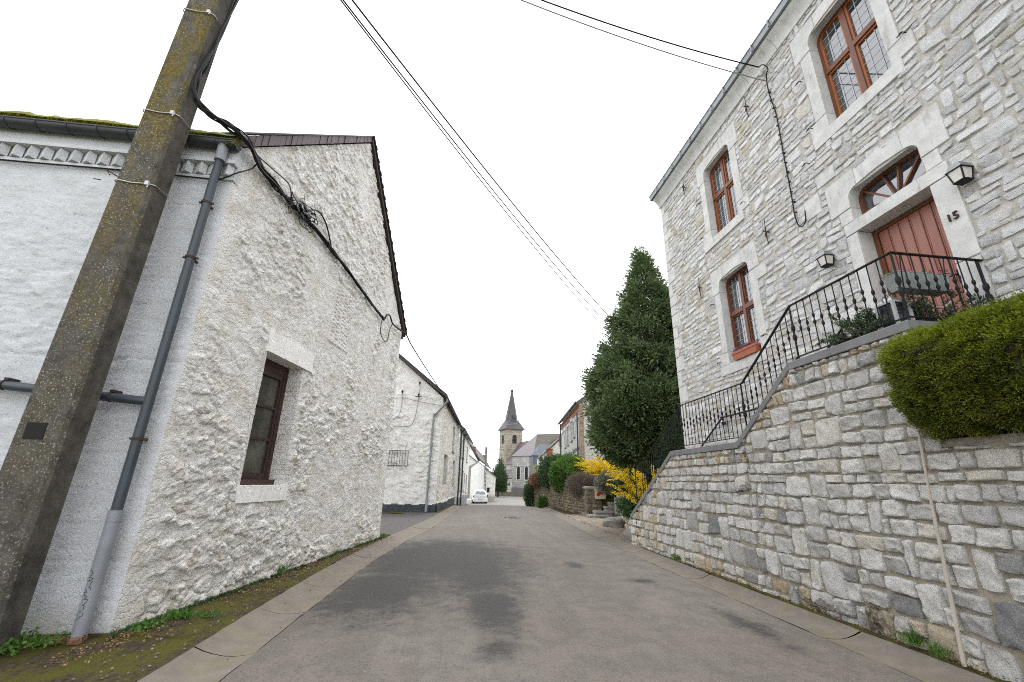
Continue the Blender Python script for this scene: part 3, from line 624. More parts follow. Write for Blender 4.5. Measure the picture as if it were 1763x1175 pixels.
def surround(o, sill=True, lint=0.30):
    global sur
    y0, y1, z0, z1, r = o
    g = 0.004; arc = arch_in(*o); n = len(arc)
    d0, d1 = -0.26, 0.022
    def blk(poly, jitter=True):
        blockpoly(sur, poly, d0, d1)
        ys_ = [p[0] for p in poly]; zs_ = [p[1] for p in poly]; excl.append((min(ys_), max(ys_), min(zs_), max(zs_)))
    zt = z1 - r - 0.16; hb = (z1 - z0) * 0.14
    for sgn, ye in ((-1, y0), (1, y1)):
        def rect(wd, a, b): lo, hi = (ye - wd, ye) if sgn < 0 else (ye, ye + wd); return [(lo, a + g), (hi, a + g), (hi, b - g), (lo, b - g)]
        if sill: blk(rect(R.uniform(0.36, 0.42), z0, z0 + hb)); zb = z0 + hb
        else: zb = z0
        blk(rect(R.uniform(0.2, 0.24), zb, zt))
        half = arc[:n // 2 + 1] if sgn < 0 else arc[n // 2:][::-1]
        cv = [p for p in half if p[1] > zt and (abs(p[0] - ye) <= r + 1e-3)]
        wd = R.uniform(0.3, 0.4); yo = ye + sgn * wd
        xe = cv[-1][0]
        poly = [(yo, zt + g), (ye, zt + g)] + [(p[0], p[1]) for p in cv] + [(xe, z1 + lint), (yo, z1 + lint)]
        blk(poly if sgn > 0 else poly)
    mid = [p for p in arc if y0 + r - 1e-3 <= p[0] <= y1 - r + 1e-3 and p[1] > z1 - 0.2]
    blk([(p[0], p[1]) for p in mid] + [(y1 - r - g, z1 + lint - 0.02), (y0 + r + g, z1 + lint - 0.02)])
    if sill:
        poly = [(y0 - 0.16, z0 - 0.23), (y1 + 0.38, z0 - 0.23), (y1 + 0.38, z0 - g), (y0 - 0.16, z0 - g)]
        blockpoly(sur, poly, -0.3, 0.04); excl.append((y0 - 0.16, y1 + 0.38, z0 - 0.23, z0))
SUR = []
for o in WIN: surround(o); SUR.append((sur, 'stone_surround')); sur = MB()
surround(FAN, sill=False)
# door: lintel, jambs, plinth blocks
for poly in ([(4.05, 5.69), (5.68, 5.69), (5.68, 5.893), (4.05, 5.893)],):
    blockpoly(sur, poly, -0.26, 0.03); excl.append((4.05, 5.68, 5.69, 5.893))
for (a, b, c, e) in [(5.475, 5.74, 3.42, 4.3), (5.475, 5.68, 4.31, 5.68), (4.04, 4.315, 3.42, 4.45), (4.02, 4.315, 4.46, 5.68)]:
    blockpoly(sur, [(a, c), (b, c), (b, e), (a, e)], -0.26, 0.026); excl.append((a, b, c, e))
SUR.append((sur, 'door_surround')); sur = MB()
for a, b, c, e in [(6.0, 6.35, 6.45, 6.85), (5.6, 6.0, 6.9, 7.15), (7.6, 8.0, 6.0, 6.3)]:
    q_ = MB(); blockpoly(q_, [(a, c), (b, c), (b, e), (a, e)], -0.05, 0.024); excl.append((a, b, c, e)); SUR.append((q_, 'large_stone'))
# quoins at the far corner
z = 0.4; k = 0
while z < 10.85:
    h = R.uniform(0.27, 0.48); wd = 0.46 if k % 2 else 0.26
    wd += R.uniform(-0.05, 0.05)
    blockpoly(sur, [(HY1 - wd, z + 0.006), (HY1, z + 0.006), (HY1, z + h - 0.006), (HY1 - wd, z + h - 0.006)], -0.3, 0.018)
    excl.append((HY1 - wd, HY1, z, z + h)); z += h; k += 1
for o in WIN: excl.append((o[0], o[1], o[2], o[3]))
excl.append((4.31, 5.48, 3.42, 6.56))
wall = MB()
holes = [(o[0] + 0.002, o[1] - 0.002, o[2] + 0.002, o[3] - 0.05) for o in WIN] + [(4.322, 5.468, 3.42, 6.45)]
wallgrid(wall, HY0, HY1, -0.1, 10.9, holes, mapH)
wall.box(XH + 0.01, XH + 9, HY1 - 0.02, HY1 - 0.001, -0.1, 11.0)            # far gable side
wall.box(XH + 0.01, XH + 9, HY0 + 0.001, HY0 + 0.02, -0.1, 11.0)
wall.box(XH + 8.9, XH + 9.0, HY0 + 0.02, HY1 - 0.02, -0.1, 11.0)
wall.cur = 1
rng = random.Random(21)
lay = courses(1.0, HY1 - 0.02, 0.4, 10.85, (0.075, 0.185), (0.11, 0.46), 0.2, excl, rng)
def rndH(rng, s, z):
    v = rng.random() ** 0.85
    if s > 7.4 and rng.random() < 0.16: return rng.uniform(0.9, 1.0)
    return v * 0.93
stones(wall, [l for l in lay if l[0] > 6.6], mapH, rng, gap=(0.001, 0.006), depth=(0.007, 0.024), jit=0.42, nu=7, nv=5, rough=0.011, rndf=rndH, seed=3, warp=0.035, sq=(0.05, 0.3))
stones(wall, [l for l in lay if l[0] <= 6.6], mapH, rng, gap=(0.001, 0.008), depth=(0.008, 0.028), jit=0.42, nu=9, nv=7, rough=0.013, rndf=rndH, seed=3, warp=0.035, sq=(0.05, 0.3))
wall.build('wall', [MORTAR_H, STONE_H], house, True, 50)
SUR.append((sur, 'corner_stones'))
for q_, nm_ in SUR: q_.build(nm_, DRESSED, house, True, 40)
# interiors behind the glass
m = MB(); m.box(XH + 0.75, XH + 0.8, HY0 + 0.1, HY1 - 0.1, 3.0, 10.8); m.build('interior_wall', BLACKM, house)
# cornice and eaves gutter
def cove(y):
    pts = [(XH + 0.02, 10.62), (XH - 0.05, 10.62), (XH - 0.06, 10.68), (XH - 0.09, 10.76), (XH - 0.15, 10.85), (XH - 0.23, 10.91), (XH - 0.25, 10.95), (XH + 0.02, 10.95)]
    return [(a, y, b) for a, b in pts]
m = MB(); y = HY0
while y < HY1 + 0.05:
    e = min(HY1 + 0.05, y + R.uniform(0.75, 1.0)); m.rnd = R.random(); m.loft([cove(y), cove(e - 0.008)]); y = e
m.build('cornice', DRESSED, house, True, 40)
gt = MB(); gp = [(XH - 0.13, 11.12), (XH - 0.13, 10.965), (XH - 0.31, 10.965), (XH - 0.325, 11.10), (XH - 0.345, 11.115), (XH - 0.345, 11.13), (XH - 0.315, 11.13), (XH - 0.30, 10.98), (XH - 0.14, 10.98), (XH - 0.14, 11.12)]
gt.loft([[(a, HY0, b) for a, b in gp], [(a, HY1 + 0.12, b) for a, b in gp]])
gt.box(XH - 0.31, XH - 0.12, HY1 + 0.121, HY1 + 0.125, 10.966, 11.12)
y = HY0 + 0.3
while y < HY1: gt.box(XH - 0.352, XH - 0.1, y, y + 0.03, 10.955, 10.963); gt.box(XH - 0.356, XH - 0.348, y, y + 0.03, 10.955, 11.15); y += 0.55
gt.build('roof_gutter', ZINC, house, True, 30)
m = MB(); m.hexa([(XH - 0.12, HY0, 11.1), (XH + 4.5, HY0, 14.6), (XH + 4.5, HY1 + 0.1, 14.6), (XH - 0.12, HY1 + 0.1, 11.1), (XH - 0.12, HY0, 11.2), (XH + 4.5, HY0, 14.72), (XH + 4.5, HY1 + 0.1, 14.72), (XH - 0.12, HY1 + 0.1, 11.2)])
m.hexa([(XH + 4.5, HY0, 14.6), (XH + 9.1, HY0, 11.1), (XH + 9.1, HY1 + 0.1, 11.1), (XH + 4.5, HY1 + 0.1, 14.6), (XH + 4.5, HY0, 14.72), (XH + 9.1, HY0, 11.2), (XH + 9.1, HY1 + 0.1, 11.2), (XH + 4.5, HY1 + 0.1, 14.72)])
m.build('roof', SLATE, house)
m = MB(); m.prism([(XH + 0.02, HY1 - 0.01, 11.0), (XH + 9, HY1 - 0.01, 11.0), (XH + 4.5, HY1 - 0.01, 14.6)], [(XH + 0.02, HY1 - 0.25, 11.0), (XH + 9, HY1 - 0.25, 11.0), (XH + 4.5, HY1 - 0.25, 14.6)]); m.build('gable', MORTAR_H, house)

def ring(mb, outer, inner, X0, X1):
    n = len(outer)
    V = [(X0, *p) for p in outer] + [(X0, *p) for p in inner] + [(X1, *p) for p in outer] + [(X1, *p) for p in inner]; F = []
    for i in range(n):
        j = (i + 1) % n
        F += [(i, j, n + j, n + i), (2 * n + i, 3 * n + i, 3 * n + j, 2 * n + j), (n + i, n + j, 3 * n + j, 3 * n + i), (i, 2 * n + i, 2 * n + j, j)]
    mb.add(V, F)
def shrink(poly, a):
    """inset a closed polygon by a (approximate, per-vertex normal)"""
    n = len(poly); o = []
    ar = sum(poly[i][0] * poly[(i + 1) % n][1] - poly[(i + 1) % n][0] * poly[i][1] for i in range(n)); sg = 1 if ar > 0 else -1
    for i in range(n):
        p0, p1, p2 = poly[i - 1], poly[i], poly[(i + 1) % n]
        e1 = (p1[0] - p0[0], p1[1] - p0[1]); e2 = (p2[0] - p1[0], p2[1] - p1[1])
        l1 = math.hypot(*e1) + 1e-9; l2 = math.hypot(*e2) + 1e-9
        nx, ny = -(e1[1] / l1 + e2[1] / l2) * sg, (e1[0] / l1 + e2[0] / l2) * sg; L = nx * nx + ny * ny + 1e-9
        o.append((p1[0] + nx * a * 2 / L, p1[1] + ny * a * 2 / L))
    return o
def leaded_window(o, wood, label, sashm=None):
    y0, y1, z0, z1, r = o; X0 = XH + 0.17
    poly = arch_in(y0, y1, z0, z1, r); inn = shrink(poly, 0.055)
    f = MB(); ring(f, poly, inn, X0, X0 + 0.09)
    ym = (y0 + y1) / 2; zm = z0 + (z1 - z0) * 0.56
    f.box(X0 - 0.012, X0 + 0.085, ym - 0.045, ym + 0.045, z0 + 0.05, z1 - 0.05)
    f.box(X0 - 0.02, X0 + 0.08, y0 + 0.05, ym - 0.046, zm - 0.05, zm + 0.05); f.box(X0 - 0.02, X0 + 0.08, ym + 0.046, y1 - 0.05, zm - 0.05, zm + 0.05)
    w_ = f.build('window', wood, house, True, 30, label)
    for a, b, c, e, top in ((y0 + 0.055, ym - 0.045, z0 + 0.055, zm - 0.05, 0), (ym + 0.045, y1 - 0.055, z0 + 0.055, zm - 0.05, 0), (y0 + 0.055, ym - 0.045, zm + 0.05, z1 - 0.055, 1), (ym + 0.045, y1 - 0.055, zm + 0.05, z1 - 0.055, 2)):
        s = MB()
        if top:
            rr = r - 0.05; q = []
            arc_ = [(a + rr - rr * math.cos(t), e - rr + rr * math.sin(t)) for t in np.linspace(0, math.pi / 2, 6)]
            q = [(a, c)] + arc_ + [(b, e), (b, c)]
            if top == 2: q = [(a + b - p[0], p[1]) for p in q]
        else: q = [(a, c), (a, e), (b, e), (b, c)]
        ring(s, q, shrink(q, 0.038), X0 + 0.012, X0 + 0.07); s.build('sash', sashm or wood, w_, True, 30)
        g = MB(); g.add([(X0 + 0.045, *p) for p in q], [tuple(range(len(q)))]); g.build('pane', GLASS, w_)
        l = MB(); ny = 3; nz = max(3, round((e - c) / 0.17))
        for i in range(1, ny): yy = a + (b - a) * i / ny; l.box(X0 + 0.036, X0 + 0.044, yy - 0.0035, yy + 0.0035, c + 0.03, e - 0.03)
        for i in range(1, nz): zz = c + (e - c) * i / nz; l.box(X0 + 0.034, X0 + 0.0355, a + 0.03, b - 0.03, zz - 0.0035, zz + 0.0035)
        l.build('lead_lattice', LEAD, w_)
    return w_
leaded_window(WIN[0], WOOD_R, 'ground floor leaded window with red brown frame')
leaded_window(WIN[1], WOOD_R, 'upper leaded window near the far corner', WOOD_O)
leaded_window(WIN[2], WOOD_R, 'large upper leaded window above the front door', WOOD_O)
c_ = MB()
for a, b in ((8.72, 9.2), (8.25, 8.5)):
    n = 26; P = [(XH + 0.42 + 0.02 * math.sin(i * 1.9), a + (b - a) * i / n) for i in range(n + 1)]
    c_.add([(x, y, 4.5) for x, y in P] + [(x, y, 6.6) for x, y in P], [(i, i + 1, n + 2 + i, n + 1 + i) for i in range(n)])
c_.build('curtain', CURTAIN, house, True)
# front door: plank leaf, frame, fanlight
dm = MB(); dm.box(XH + 0.24, XH + 0.3, 4.32, 4.40, 3.42, 5.68); dm.box(XH + 0.24, XH + 0.3, 5.39, 5.47, 3.42, 5.68); dm.box(XH + 0.24, XH + 0.3, 4.40, 5.39, 5.62, 5.68)
dr = dm.build('front_door', WOOD_R, house, True, 30)
for i in range(6):
    a = 4.405 + i * 0.1637; p = MB(); p.box(XH + 0.262, XH + 0.29, a + 0.006, a + 0.158, 3.43, 5.615); p.box(XH + 0.28, XH + 0.295, a - 0.004, a + 0.004, 3.43, 5.615)
    for e in (a + 0.014, a + 0.147): p.box(XH + 0.256, XH + 0.2615, e - 0.004, e + 0.004, 3.43, 5.615)
    p.build('door_plank', WOOD_D, dr)
h_ = MB(); h_.tube([(XH + 0.25, 4.5, 4.42), (XH + 0.2, 4.5, 4.42), (XH + 0.2, 4.62, 4.42)], 0.01, 8); h_.box(XH + 0.25, XH + 0.256, 4.475, 4.525, 4.3, 4.5); h_.build('door_handle', IRON, dr)
fp = arch_in(*FAN); f = MB(); X0 = XH + 0.17; ring(f, fp, shrink(fp, 0.05), X0, X0 + 0.08)
cy_, cz_ = 4.89, 5.93
for ang in (12, 45, 76, 104, 135, 168):
    L = 0.62 if ang in (12, 168) else (0.72 if ang in (45, 135) else 0.6)
    f.bar((X0 + 0.03, cy_ + 0.05 * math.cos(rad(ang)), cz_ + 0.03), (X0 + 0.03, max(4.33, min(5.45, cy_ + L * math.cos(rad(ang)))), min(6.5, cz_ + L * math.sin(rad(ang)))), 0.03, 0.05, (1, 0, 0))
fw_ = f.build('fanlight', WOOD_R, house, True, 30)
g = MB(); g.add([(X0 + 0.045, *p) for p in fp], [tuple(range(len(fp)))]); g.build('pane', GLASS, fw_)
# little iron things on the front
def anchor(y, z, h=0.62):
    a = MB(); x = XH - 0.07; pts = [(x, y, z - h / 2), (x - 0.01, y + 0.01, z - h * 0.1), (x, y, z + h / 2)]
    a.tube(spline(pts, 5), [0.011] * 4 + [0.016] * 4 + [0.009] * 3, 6)
    a.tube(spline([(XH + 0.02, y, z), (x - 0.02, y, z), (x - 0.035, y + 0.04, z + 0.03), (x - 0.01, y + 0.05, z + 0.07)], 4), 0.013, 6)
    a.tube(spline([(x, y - 0.05, z - 0.02), (x - 0.02, y, z - 0.035), (x, y + 0.06, z - 0.08)], 4), 0.012, 6)
    a.build('wall_anchor', RUST, house, True)
for y, z in ((10.22, 10.22), (7.23, 10.2), (7.34, 6.85), (10.05, 6.8)): anchor(y, z)
for y, z in ((9.62, 9.2), (7.88, 8.0), (9.62, 8.1), (5.78, 9.3), (5.8, 8.15), (3.98, 8.2), (9.6, 6.1), (9.62, 4.55), (7.9, 4.7), (6.05, 7.55)):
    a = MB(); a.tube(spline([(XH + 0.02, y, z), (XH - 0.09, y, z), (XH - 0.10, y + 0.05, z - 0.02)], 4), 0.008, 6); a.box(XH - 0.11, XH - 0.1, y - 0.01, y + 0.07, z - 0.035, z - 0.02); a.build('shutter_hook', IRON, house)
# house number
def letters(txt, size, loc, parent, mat, name, depth=0.012):
    cu = bpy.data.curves.new(name, 'FONT'); cu.body = txt; cu.size = size; cu.extrude = depth; cu.align_x = 'CENTER'
    ob = bpy.data.objects.new('tmp', cu); COL.objects.link(ob); dg = bpy.context.evaluated_depsgraph_get(); dg.update()
    me = bpy.data.meshes.new_from_object(ob.evaluated_get(dg)); bpy.data.objects.remove(ob)
    me.transform(Matrix(((0, 0, -1, 0), (-1, 0, 0, 0), (0, 1, 0, 0), (0, 0, 0, 1)))); me.materials.clear(); me.materials.append(mat); me.name = name
    o = bpy.data.objects.new(name, me); COL.objects.link(o); o.parent = parent; o.location = Vector(loc) - wloc(parent); return o
letters('15', 0.155, (XH - 0.04, 4.17, 5.03), house, RUST, 'house_number')

# wall lanterns either side of the door
def wall_lantern(y, z, label):
    t = thing('wall_lantern', label, 'wall lamp', (XH, y, z), 'wall lanterns by the front door'); cx = XH - 0.13; K_ = 0.78
    def sq(h, zz):
        h *= K_; zz = z + (zz - z) * K_; return [(cx - h, y - h, zz), (cx + h, y - h, zz), (cx + h, y + h, zz), (cx - h, y + h, zz)]
    f = MB(); f.loft([sq(0.075, z - 0.02), sq(0.09, z), sq(0.09, z + 0.015)])
    for sx, sy in ((-1, -1), (1, -1), (1, 1), (-1, 1)): f.bar((cx + sx * 0.078 * K_, y + sy * 0.078 * K_, z + 0.01), (cx + sx * 0.108 * K_, y + sy * 0.108 * K_, z + 0.22 * K_), 0.014, 0.014)
    f.loft([sq(0.125, z + 0.215), sq(0.125, z + 0.23), sq(0.118, z + 0.232)]); f.box(XH - 0.055, XH - 0.02, y - 0.04, y + 0.04, z + 0.08, z + 0.2); f.box(XH - 0.09, XH - 0.055, y - 0.012, y + 0.012, z + 0.12, z + 0.145)
    f.build('lantern_frame', IRON, t)
    for k in range(4):
        a, b = sq(0.079, z + 0.016), sq(0.106, z + 0.214); g = MB(); i, j = k, (k + 1) % 4
        g.prism([a[i], a[j], b[j], b[i]], [tuple(Vector(p).lerp(Vector((cx, y, p[2])), 0.04)) for p in (a[i], a[j], b[j], b[i])]); g.build('glass_pane', FROST, t)
    h = MB(); h.loft([sq(0.115, z + 0.233), sq(0.078, z + 0.34), sq(0.05, z + 0.365)]); h.build('hood', ZINC, t, True, 30)
    bb = MB(); bb.lathe([(0.0, 0), (0.02, 0.0), (0.03, 0.04), (0.025, 0.07), (0.0, 0.08)], (cx, y, z + 0.03), 10); bb.build('bulb', FROST, t, True)
wall_lantern(3.88, 5.40, 'black framed wall lantern right of the door, above the hedge')
wall_lantern(6.05, 5.34, 'black framed wall lantern left of the door, above the stair railing')
def see_through(mat, amt):
    t = mat.node_tree; o = next(n for n in t.nodes if n.type == 'OUTPUT_MATERIAL'); b = next(n for n in t.nodes if n.type == 'BSDF_PRINCIPLED')
    s = t.nodes.new('ShaderNodeMixShader'); tr = t.nodes.new('ShaderNodeBsdfTransparent'); s.inputs[0].default_value = amt
    t.links.new(b.outputs[0], s.inputs[1]); t.links.new(tr.outputs[0], s.inputs[2]); t.links.new(s.outputs[0], o.inputs[0])
see_through(GLASS, 0.3)
# ---------------------------------------------------------------- retaining wall with stairs
XW = 4.94
def mapW(s, z, d): return np.stack([XW - d, s, z], -1)
CP = [(-2, 2.16), (3.985, 2.16), (3.99, 3.43), (5.79, 3.43), (7.31, 2.38), (9.84, 2.38), (12.55, 0.83), (12.8, 0.83)]
def wtop(s): return np.interp(s, [p[0] for p in CP], [p[1] for p in CP])
rw = thing('retaining_wall', 'grey limestone retaining wall with stepped dark coping below the stone house', 'stone wall', (XW, 6, 0))
m = MB()
m.prism([(XW, p[0], p[1] - 0.05) for p in CP[2:-1]] + [(XW, 12.7, 0.75), (XW, 12.7, -0.2), (XW, 3.99, -0.2)], [(XW + 0.3, p[0], p[1] - 0.05) for p in CP[2:-1]] + [(XW + 0.3, 12.7, 0.75), (XW + 0.3, 12.7, -0.2), (XW + 0.3, 3.99, -0.2)])
m.box(XW, XW + 0.3, -2, 3.988, -0.2, 2.12)
m.box(XW + 0.302, XH, 3.99, 4.25, 0, 3.35)
m.cur = 1; rng = random.Random(33)
lay = courses(-0.2, 12.65, -0.06, 3.42, (0.115, 0.225), (0.13, 0.40), 0.2, [], rng)
def rndW(rng, s, z):
    t = float(wtop(np.array([s]))) - z
    if s > 4 and t < 0.42: return rng.choice((rng.uniform(0.76, 0.9), rng.uniform(0.02, 0.3), rng.uniform(0.8, 0.97), rng.uniform(0.3, 0.7)))   # rough small stones under the coping
    if s > 10.8: return rng.choice((rng.uniform(0.15, 0.8), rng.uniform(0.78, 0.93)))
    if z < 0.25 and rng.random() < 0.4: return rng.uniform(0.8, 0.97)
    if rng.random() < 0.03: return rng.uniform(0.02, 0.1)
    return rng.uniform(0.2, 0.82)
lay2 = []
for a, b, c, e in lay:
    t = float(wtop(np.array([(a + b) / 2]))) - (c + e) / 2
    if a > 4 and t < 0.36 and b - a > 0.2: mid = a + (b - a) * rng.uniform(0.35, 0.65); lay2 += [(a, mid, c, e), (mid, b, c, e)]
    else: lay2.append((a, b, c, e))
stones(m, [l for l in lay2 if l[0] > 6.5], mapW, rng, gap=(0.003, 0.008), depth=(0.022, 0.05), jit=0.22, nu=9, nv=7, rough=0.016, rndf=rndW, lim=lambda s: wtop(s) - 0.125, seed=5, warp=0.018, sq=(0.03, 0.2))
stones(m, [l for l in lay2 if l[0] <= 6.5], mapW, rng, gap=(0.003, 0.010), depth=(0.025, 0.06), jit=0.2, nu=15, nv=11, rough=0.02, rndf=rndW, lim=lambda s: wtop(s) - 0.125, seed=5, warp=0.018, sq=(0.03, 0.2))
def mapS(s, z, d): return np.stack([s, 3.99 - d, z], -1)
lay3 = courses(XW + 0.02, XH - 0.02, 2.0, 3.3, (0.1, 0.18), (0.13, 0.35), 0.1, [], rng)
stones(m, lay3, mapS, rng, nu=9, nv=7, rndf=lambda r, s, z: r.choice((r.uniform(0.2, 0.8), r.uniform(0.8, 1.0))), seed=9)
m.build('wall', [MORTAR_R, STONE_R], rw, True, 50)
def coping_slab(mb, a, b, x0=XW - 0.055, x1=XW + 0.32, th=0.115):
    (s0, z0), (s1, z1) = a, b; mb.rnd = R.random()
    c_ = 0.008
    def sec(s, z): return [(x0, s, z - th + c_), (x0 + c_, s, z - th), (x1, s, z - th), (x1, s, z), (x0 + c_, s, z), (x0, s, z - c_)]
    mb.loft([sec(s0, z0), sec(s1, z1)])
cp = MB(); seq = [(12.58, 0.80), (11.2, 1.585), (9.84, 2.375), (8.9, 2.375), (7.31, 2.38), (6.6, 2.87), (5.79, 3.43), (5.0, 3.43), (3.93, 3.43)]
for a, b in zip(seq, seq[1:]): coping_slab(cp, (a[0] - 0.002, a[1]), (b[0] + 0.002, b[1]))
cp.rnd = R.random(); cp.box(XW + 0.322, XH - 0.03, 3.93, 4.24, 3.318, 3.43)
cp.build('coping', COPING, rw, True, 30)
st = thing('stone_staircase', 'grey stone staircase climbing behind the wall to the front door', 'stairs', (5.75, 8, 0))
m = MB()
def flight(sa, za, sb, zb, n):
    for i in range(n):
        a = sa + (sb - sa) * i / n; b = sa + (sb - sa) * (i + 1) / n; z = za + (zb - za) * (i + 1) / n
        m.rnd = R.random(); m.box(XW + 0.325, XH - 0.035, b + 0.002, a - 0.002, 0.0, z)
flight(12.8, 0.45, 9.84, 2.33, 11); m.box(XW + 0.325, XH - 0.035, 7.312, 9.836, 0, 2.33); flight(7.31, 2.33, 5.79, 3.42, 6); m.box(XW + 0.325, XH - 0.035, 4.245, 5.786, 0, 3.41)
m.build('steps', STEP, st)
# iron railing
rl = thing('stair_railing', 'black wrought iron railing with knobbed balusters along the stairs', 'railing', (XW + 0.13, 8, 2))
XR_ = XW + 0.12
RT = [(12.06, 2.08), (9.45, 3.40), (7.16, 3.42), (5.73, 4.36), (4.05, 4.36)]
RB = [(12.06, 1.20), (9.62, 2.475), (7.24, 2.475), (5.76, 3.525), (4.05, 3.525)]
def zi(path, s): return float(np.interp(s, [p[0] for p in path][::-1], [p[1] for p in path][::-1]))
hr = MB()
for a, b in zip(RT, RT[1:]): hr.bar((XR_, *a), (XR_, *b), 0.042, 0.014)
hr.bar((XR_ - 0.02, 4.05, 4.36), (XH - 0.02, 4.05, 4.36), 0.042, 0.014)
hr.build('handrail', IRON, rl)
br = MB()
for a, b in zip(RB, RB[1:]): br.bar((XR_, *a), (XR_, *b), 0.03, 0.012)
br.bar((XR_, 4.05, 3.525), (XH - 0.06, 4.05, 3.525), 0.03, 0.012)
br.build('bottom_rail', IRON, rl)
def baluster(x, s, z0, z1, hi, r=0.0075, knob=0.021, name='baluster'):
    b = MB(); L = z1 - z0; c0 = z0 + L * (0.50 if hi else 0.42)
    def kn(c, k): return [(r, c - k * 2.1), (k * 0.75, c - k * 1.1), (k, c), (k * 0.75, c + k * 1.1), (r, c + k * 2.1)]
    pr = [(r, z0)] + kn(c0, knob) + kn(c0 + knob * 5, knob) + [(r, z1)]
    b.lathe([(a, q - z0) for a, q in pr], (x, s, z0), 8); return b.build(name, IRON, rl, True, 60)
def post(x, s, z0, z1, knobs=True):
    b = MB(); r = 0.014
    pr = [(r, z0)]
    if knobs:
        c = z0 + (z1 - z0) * 0.45
        for q in (c, c + 0.15): pr += [(r, q - 0.06), (0.03, q - 0.02), (0.03, q + 0.02), (r, q + 0.06)]
    pr += [(r, z1)]
    b.lathe([(a, q - z0) for a, q in pr], (x, s, z0), 10); return b
sv = 11.94; k = 0
while sv > 4.12:
    near_post = any(abs(sv - p[0]) < 0.05 for p in RT)
    if not near_post: baluster(XR_, sv, zi(RB, sv), zi(RT, sv) - 0.006, k % 2)
    k += 1; sv -= 0.135
xs = XR_ + 0.135; k = 0
while xs < XH - 0.1: baluster(xs, 4.05, 3.525, 4.354, k % 2); k += 1; xs += 0.13
for s in (9.5, 7.2, 5.745, 4.05):
    post(XR_, s, zi(RB, s) - 0.11, zi(RT, s) - 0.005).build('post', IRON, rl, True, 40)
post(XH - 0.09, 4.05, 3.432, 4.354).build('post', IRON, rl, True, 40)
b = post(XR_ - 0.13, 12.12, 0.28, 2.05, False); b.lathe([(0.0, 0), (0.025, 0.0), (0.042, 0.03), (0.046, 0.055), (0.036, 0.09), (0.0, 0.105)], (XR_ - 0.13, 12.12, 2.05), 12)
b.bar((XR_ - 0.13, 12.12, 2.04), (XR_, 12.06, 2.08), 0.03, 0.012); b.build('newel_post', IRON, rl, True, 40)
b = post(XR_ - 0.13, 12.25, 0.26, 1.1, False); b.build('post', IRON, rl, True, 40)
# wall handrail fixed on the house beside the stairs
hw = thing('wall_handrail', 'black iron handrail fixed to the house wall beside the stairs', 'handrail', (XH - 0.08, 9.5, 2.8))
b = MB(); b.tube(spline([(XH - 0.1, 11.6, 2.15), (XH - 0.1, 9.9, 3.12), (XH - 0.1, 9.65, 3.2), (XH - 0.1, 7.6, 3.22), (XH - 0.1, 7.4, 3.26), (XH - 0.1, 5.9, 4.3)], 6), 0.02, 8)
for s, z in ((9.75, 3.15), (7.55, 3.22), (11.3, 2.31), (6.1, 4.15)): b.tube([(XH + 0.02, s, z - 0.1), (XH - 0.1, s, z - 0.1), (XH - 0.1, s, z)], 0.011, 6); b.lathe([(0, 0), (0.05, 0), (0.05, 0.06), (0, 0.06)], (XH - 0.09, s, z - 0.12), 8)
b.build('rail', IRON, hw, True, 40)

# ---------------------------------------------------------------- leaf helpers
def leaf_arrays(P, D, L, Wd, rng=NR, droop=0.0, fold=0.0):
    """diamond leaves at points P along unit directions D"""
    n = len(P); D = D / (np.linalg.norm(D, axis=1, keepdims=True) + 1e-9)
    rv = rng.normal(size=(n, 3)); S = np.cross(D, rv); S /= np.linalg.norm(S, axis=1, keepdims=True) + 1e-9
    L = np.broadcast_to(np.asarray(L, float), (n,))[:, None]; Wd = np.broadcast_to(np.asarray(Wd, float), (n,))[:, None]
    a = P; b = P + D * L * 0.5 + S * Wd * 0.5; c = P + D * L; c[:, 2] -= droop * L[:, 0]; e = P + D * L * 0.5 - S * Wd * 0.5
    V = np.stack([a, b, c, e], 1).reshape(-1, 3); F = np.arange(4 * n).reshape(-1, 4); return V, F
def rdir(n, rng=NR):
    d = rng.normal(size=(n, 3)); return d / np.linalg.norm(d, axis=1, keepdims=True)
def leaves(name, P, D, L, Wd, mat, parent=None, rnd=None, droop=0.0, rng=NR):
    V, F = leaf_arrays(P, D, L, Wd, rng, droop); n = len(P)
    r = rng.random(n) if rnd is None else rnd
    return np_obj(name, V, F, mat, parent, False, {'rnd': np.repeat(np.clip(r, 0, 1), 4)})
def sprays(P, D, k, spread, step, rng=NR):
    """each clump point becomes k leaf bases fanned about D"""
    n = len(P); PP = np.repeat(P, k, 0); DD = np.repeat(D, k, 0) + spread * rng.normal(size=(n * k, 3)); DD /= np.linalg.norm(DD, axis=1, keepdims=True)
    PP = PP + DD * (rng.random((n * k, 1)) * step); return PP, DD

# ---------------------------------------------------------------- things on and by the stairs
fb = thing('flower_box', 'grey zinc flower box hung on the landing railing, with small pink flowers', 'planter', (5.5, 4.16, 3.95))
m = MB(); n = 9
def bx_ring(z, hx, hy): return [(5.5 + sx * (hx - 0.05 * (abs(sx) == 1 and abs(sy) == 1)) , 4.2 + sy * hy, z) for sx, sy in ((-1, -1), (1, -1), (1, 1), (-1, 1))]
m.loft([bx_ring(3.93, 0.36, 0.07), bx_ring(4.02, 0.385, 0.085), bx_ring(4.10, 0.40, 0.095), bx_ring(4.14, 0.415, 0.10), bx_ring(4.145, 0.425, 0.105), bx_ring(4.155, 0.425, 0.105), bx_ring(4.15, 0.40, 0.085), bx_ring(4.12, 0.38, 0.08)])
m.build('box', simple('pale zinc', (0.34, 0.37, 0.36), 0.45, metal=0.2, var=0.2, sc=9), fb, True, 25)
m = MB()
for x in (5.2, 5.8): m.tube([(x, 4.06, 4.37), (x, 4.09, 4.2), (x, 4.12, 3.92), (x, 4.28, 3.92), (x, 4.3, 4.16)], 0.006, 5)
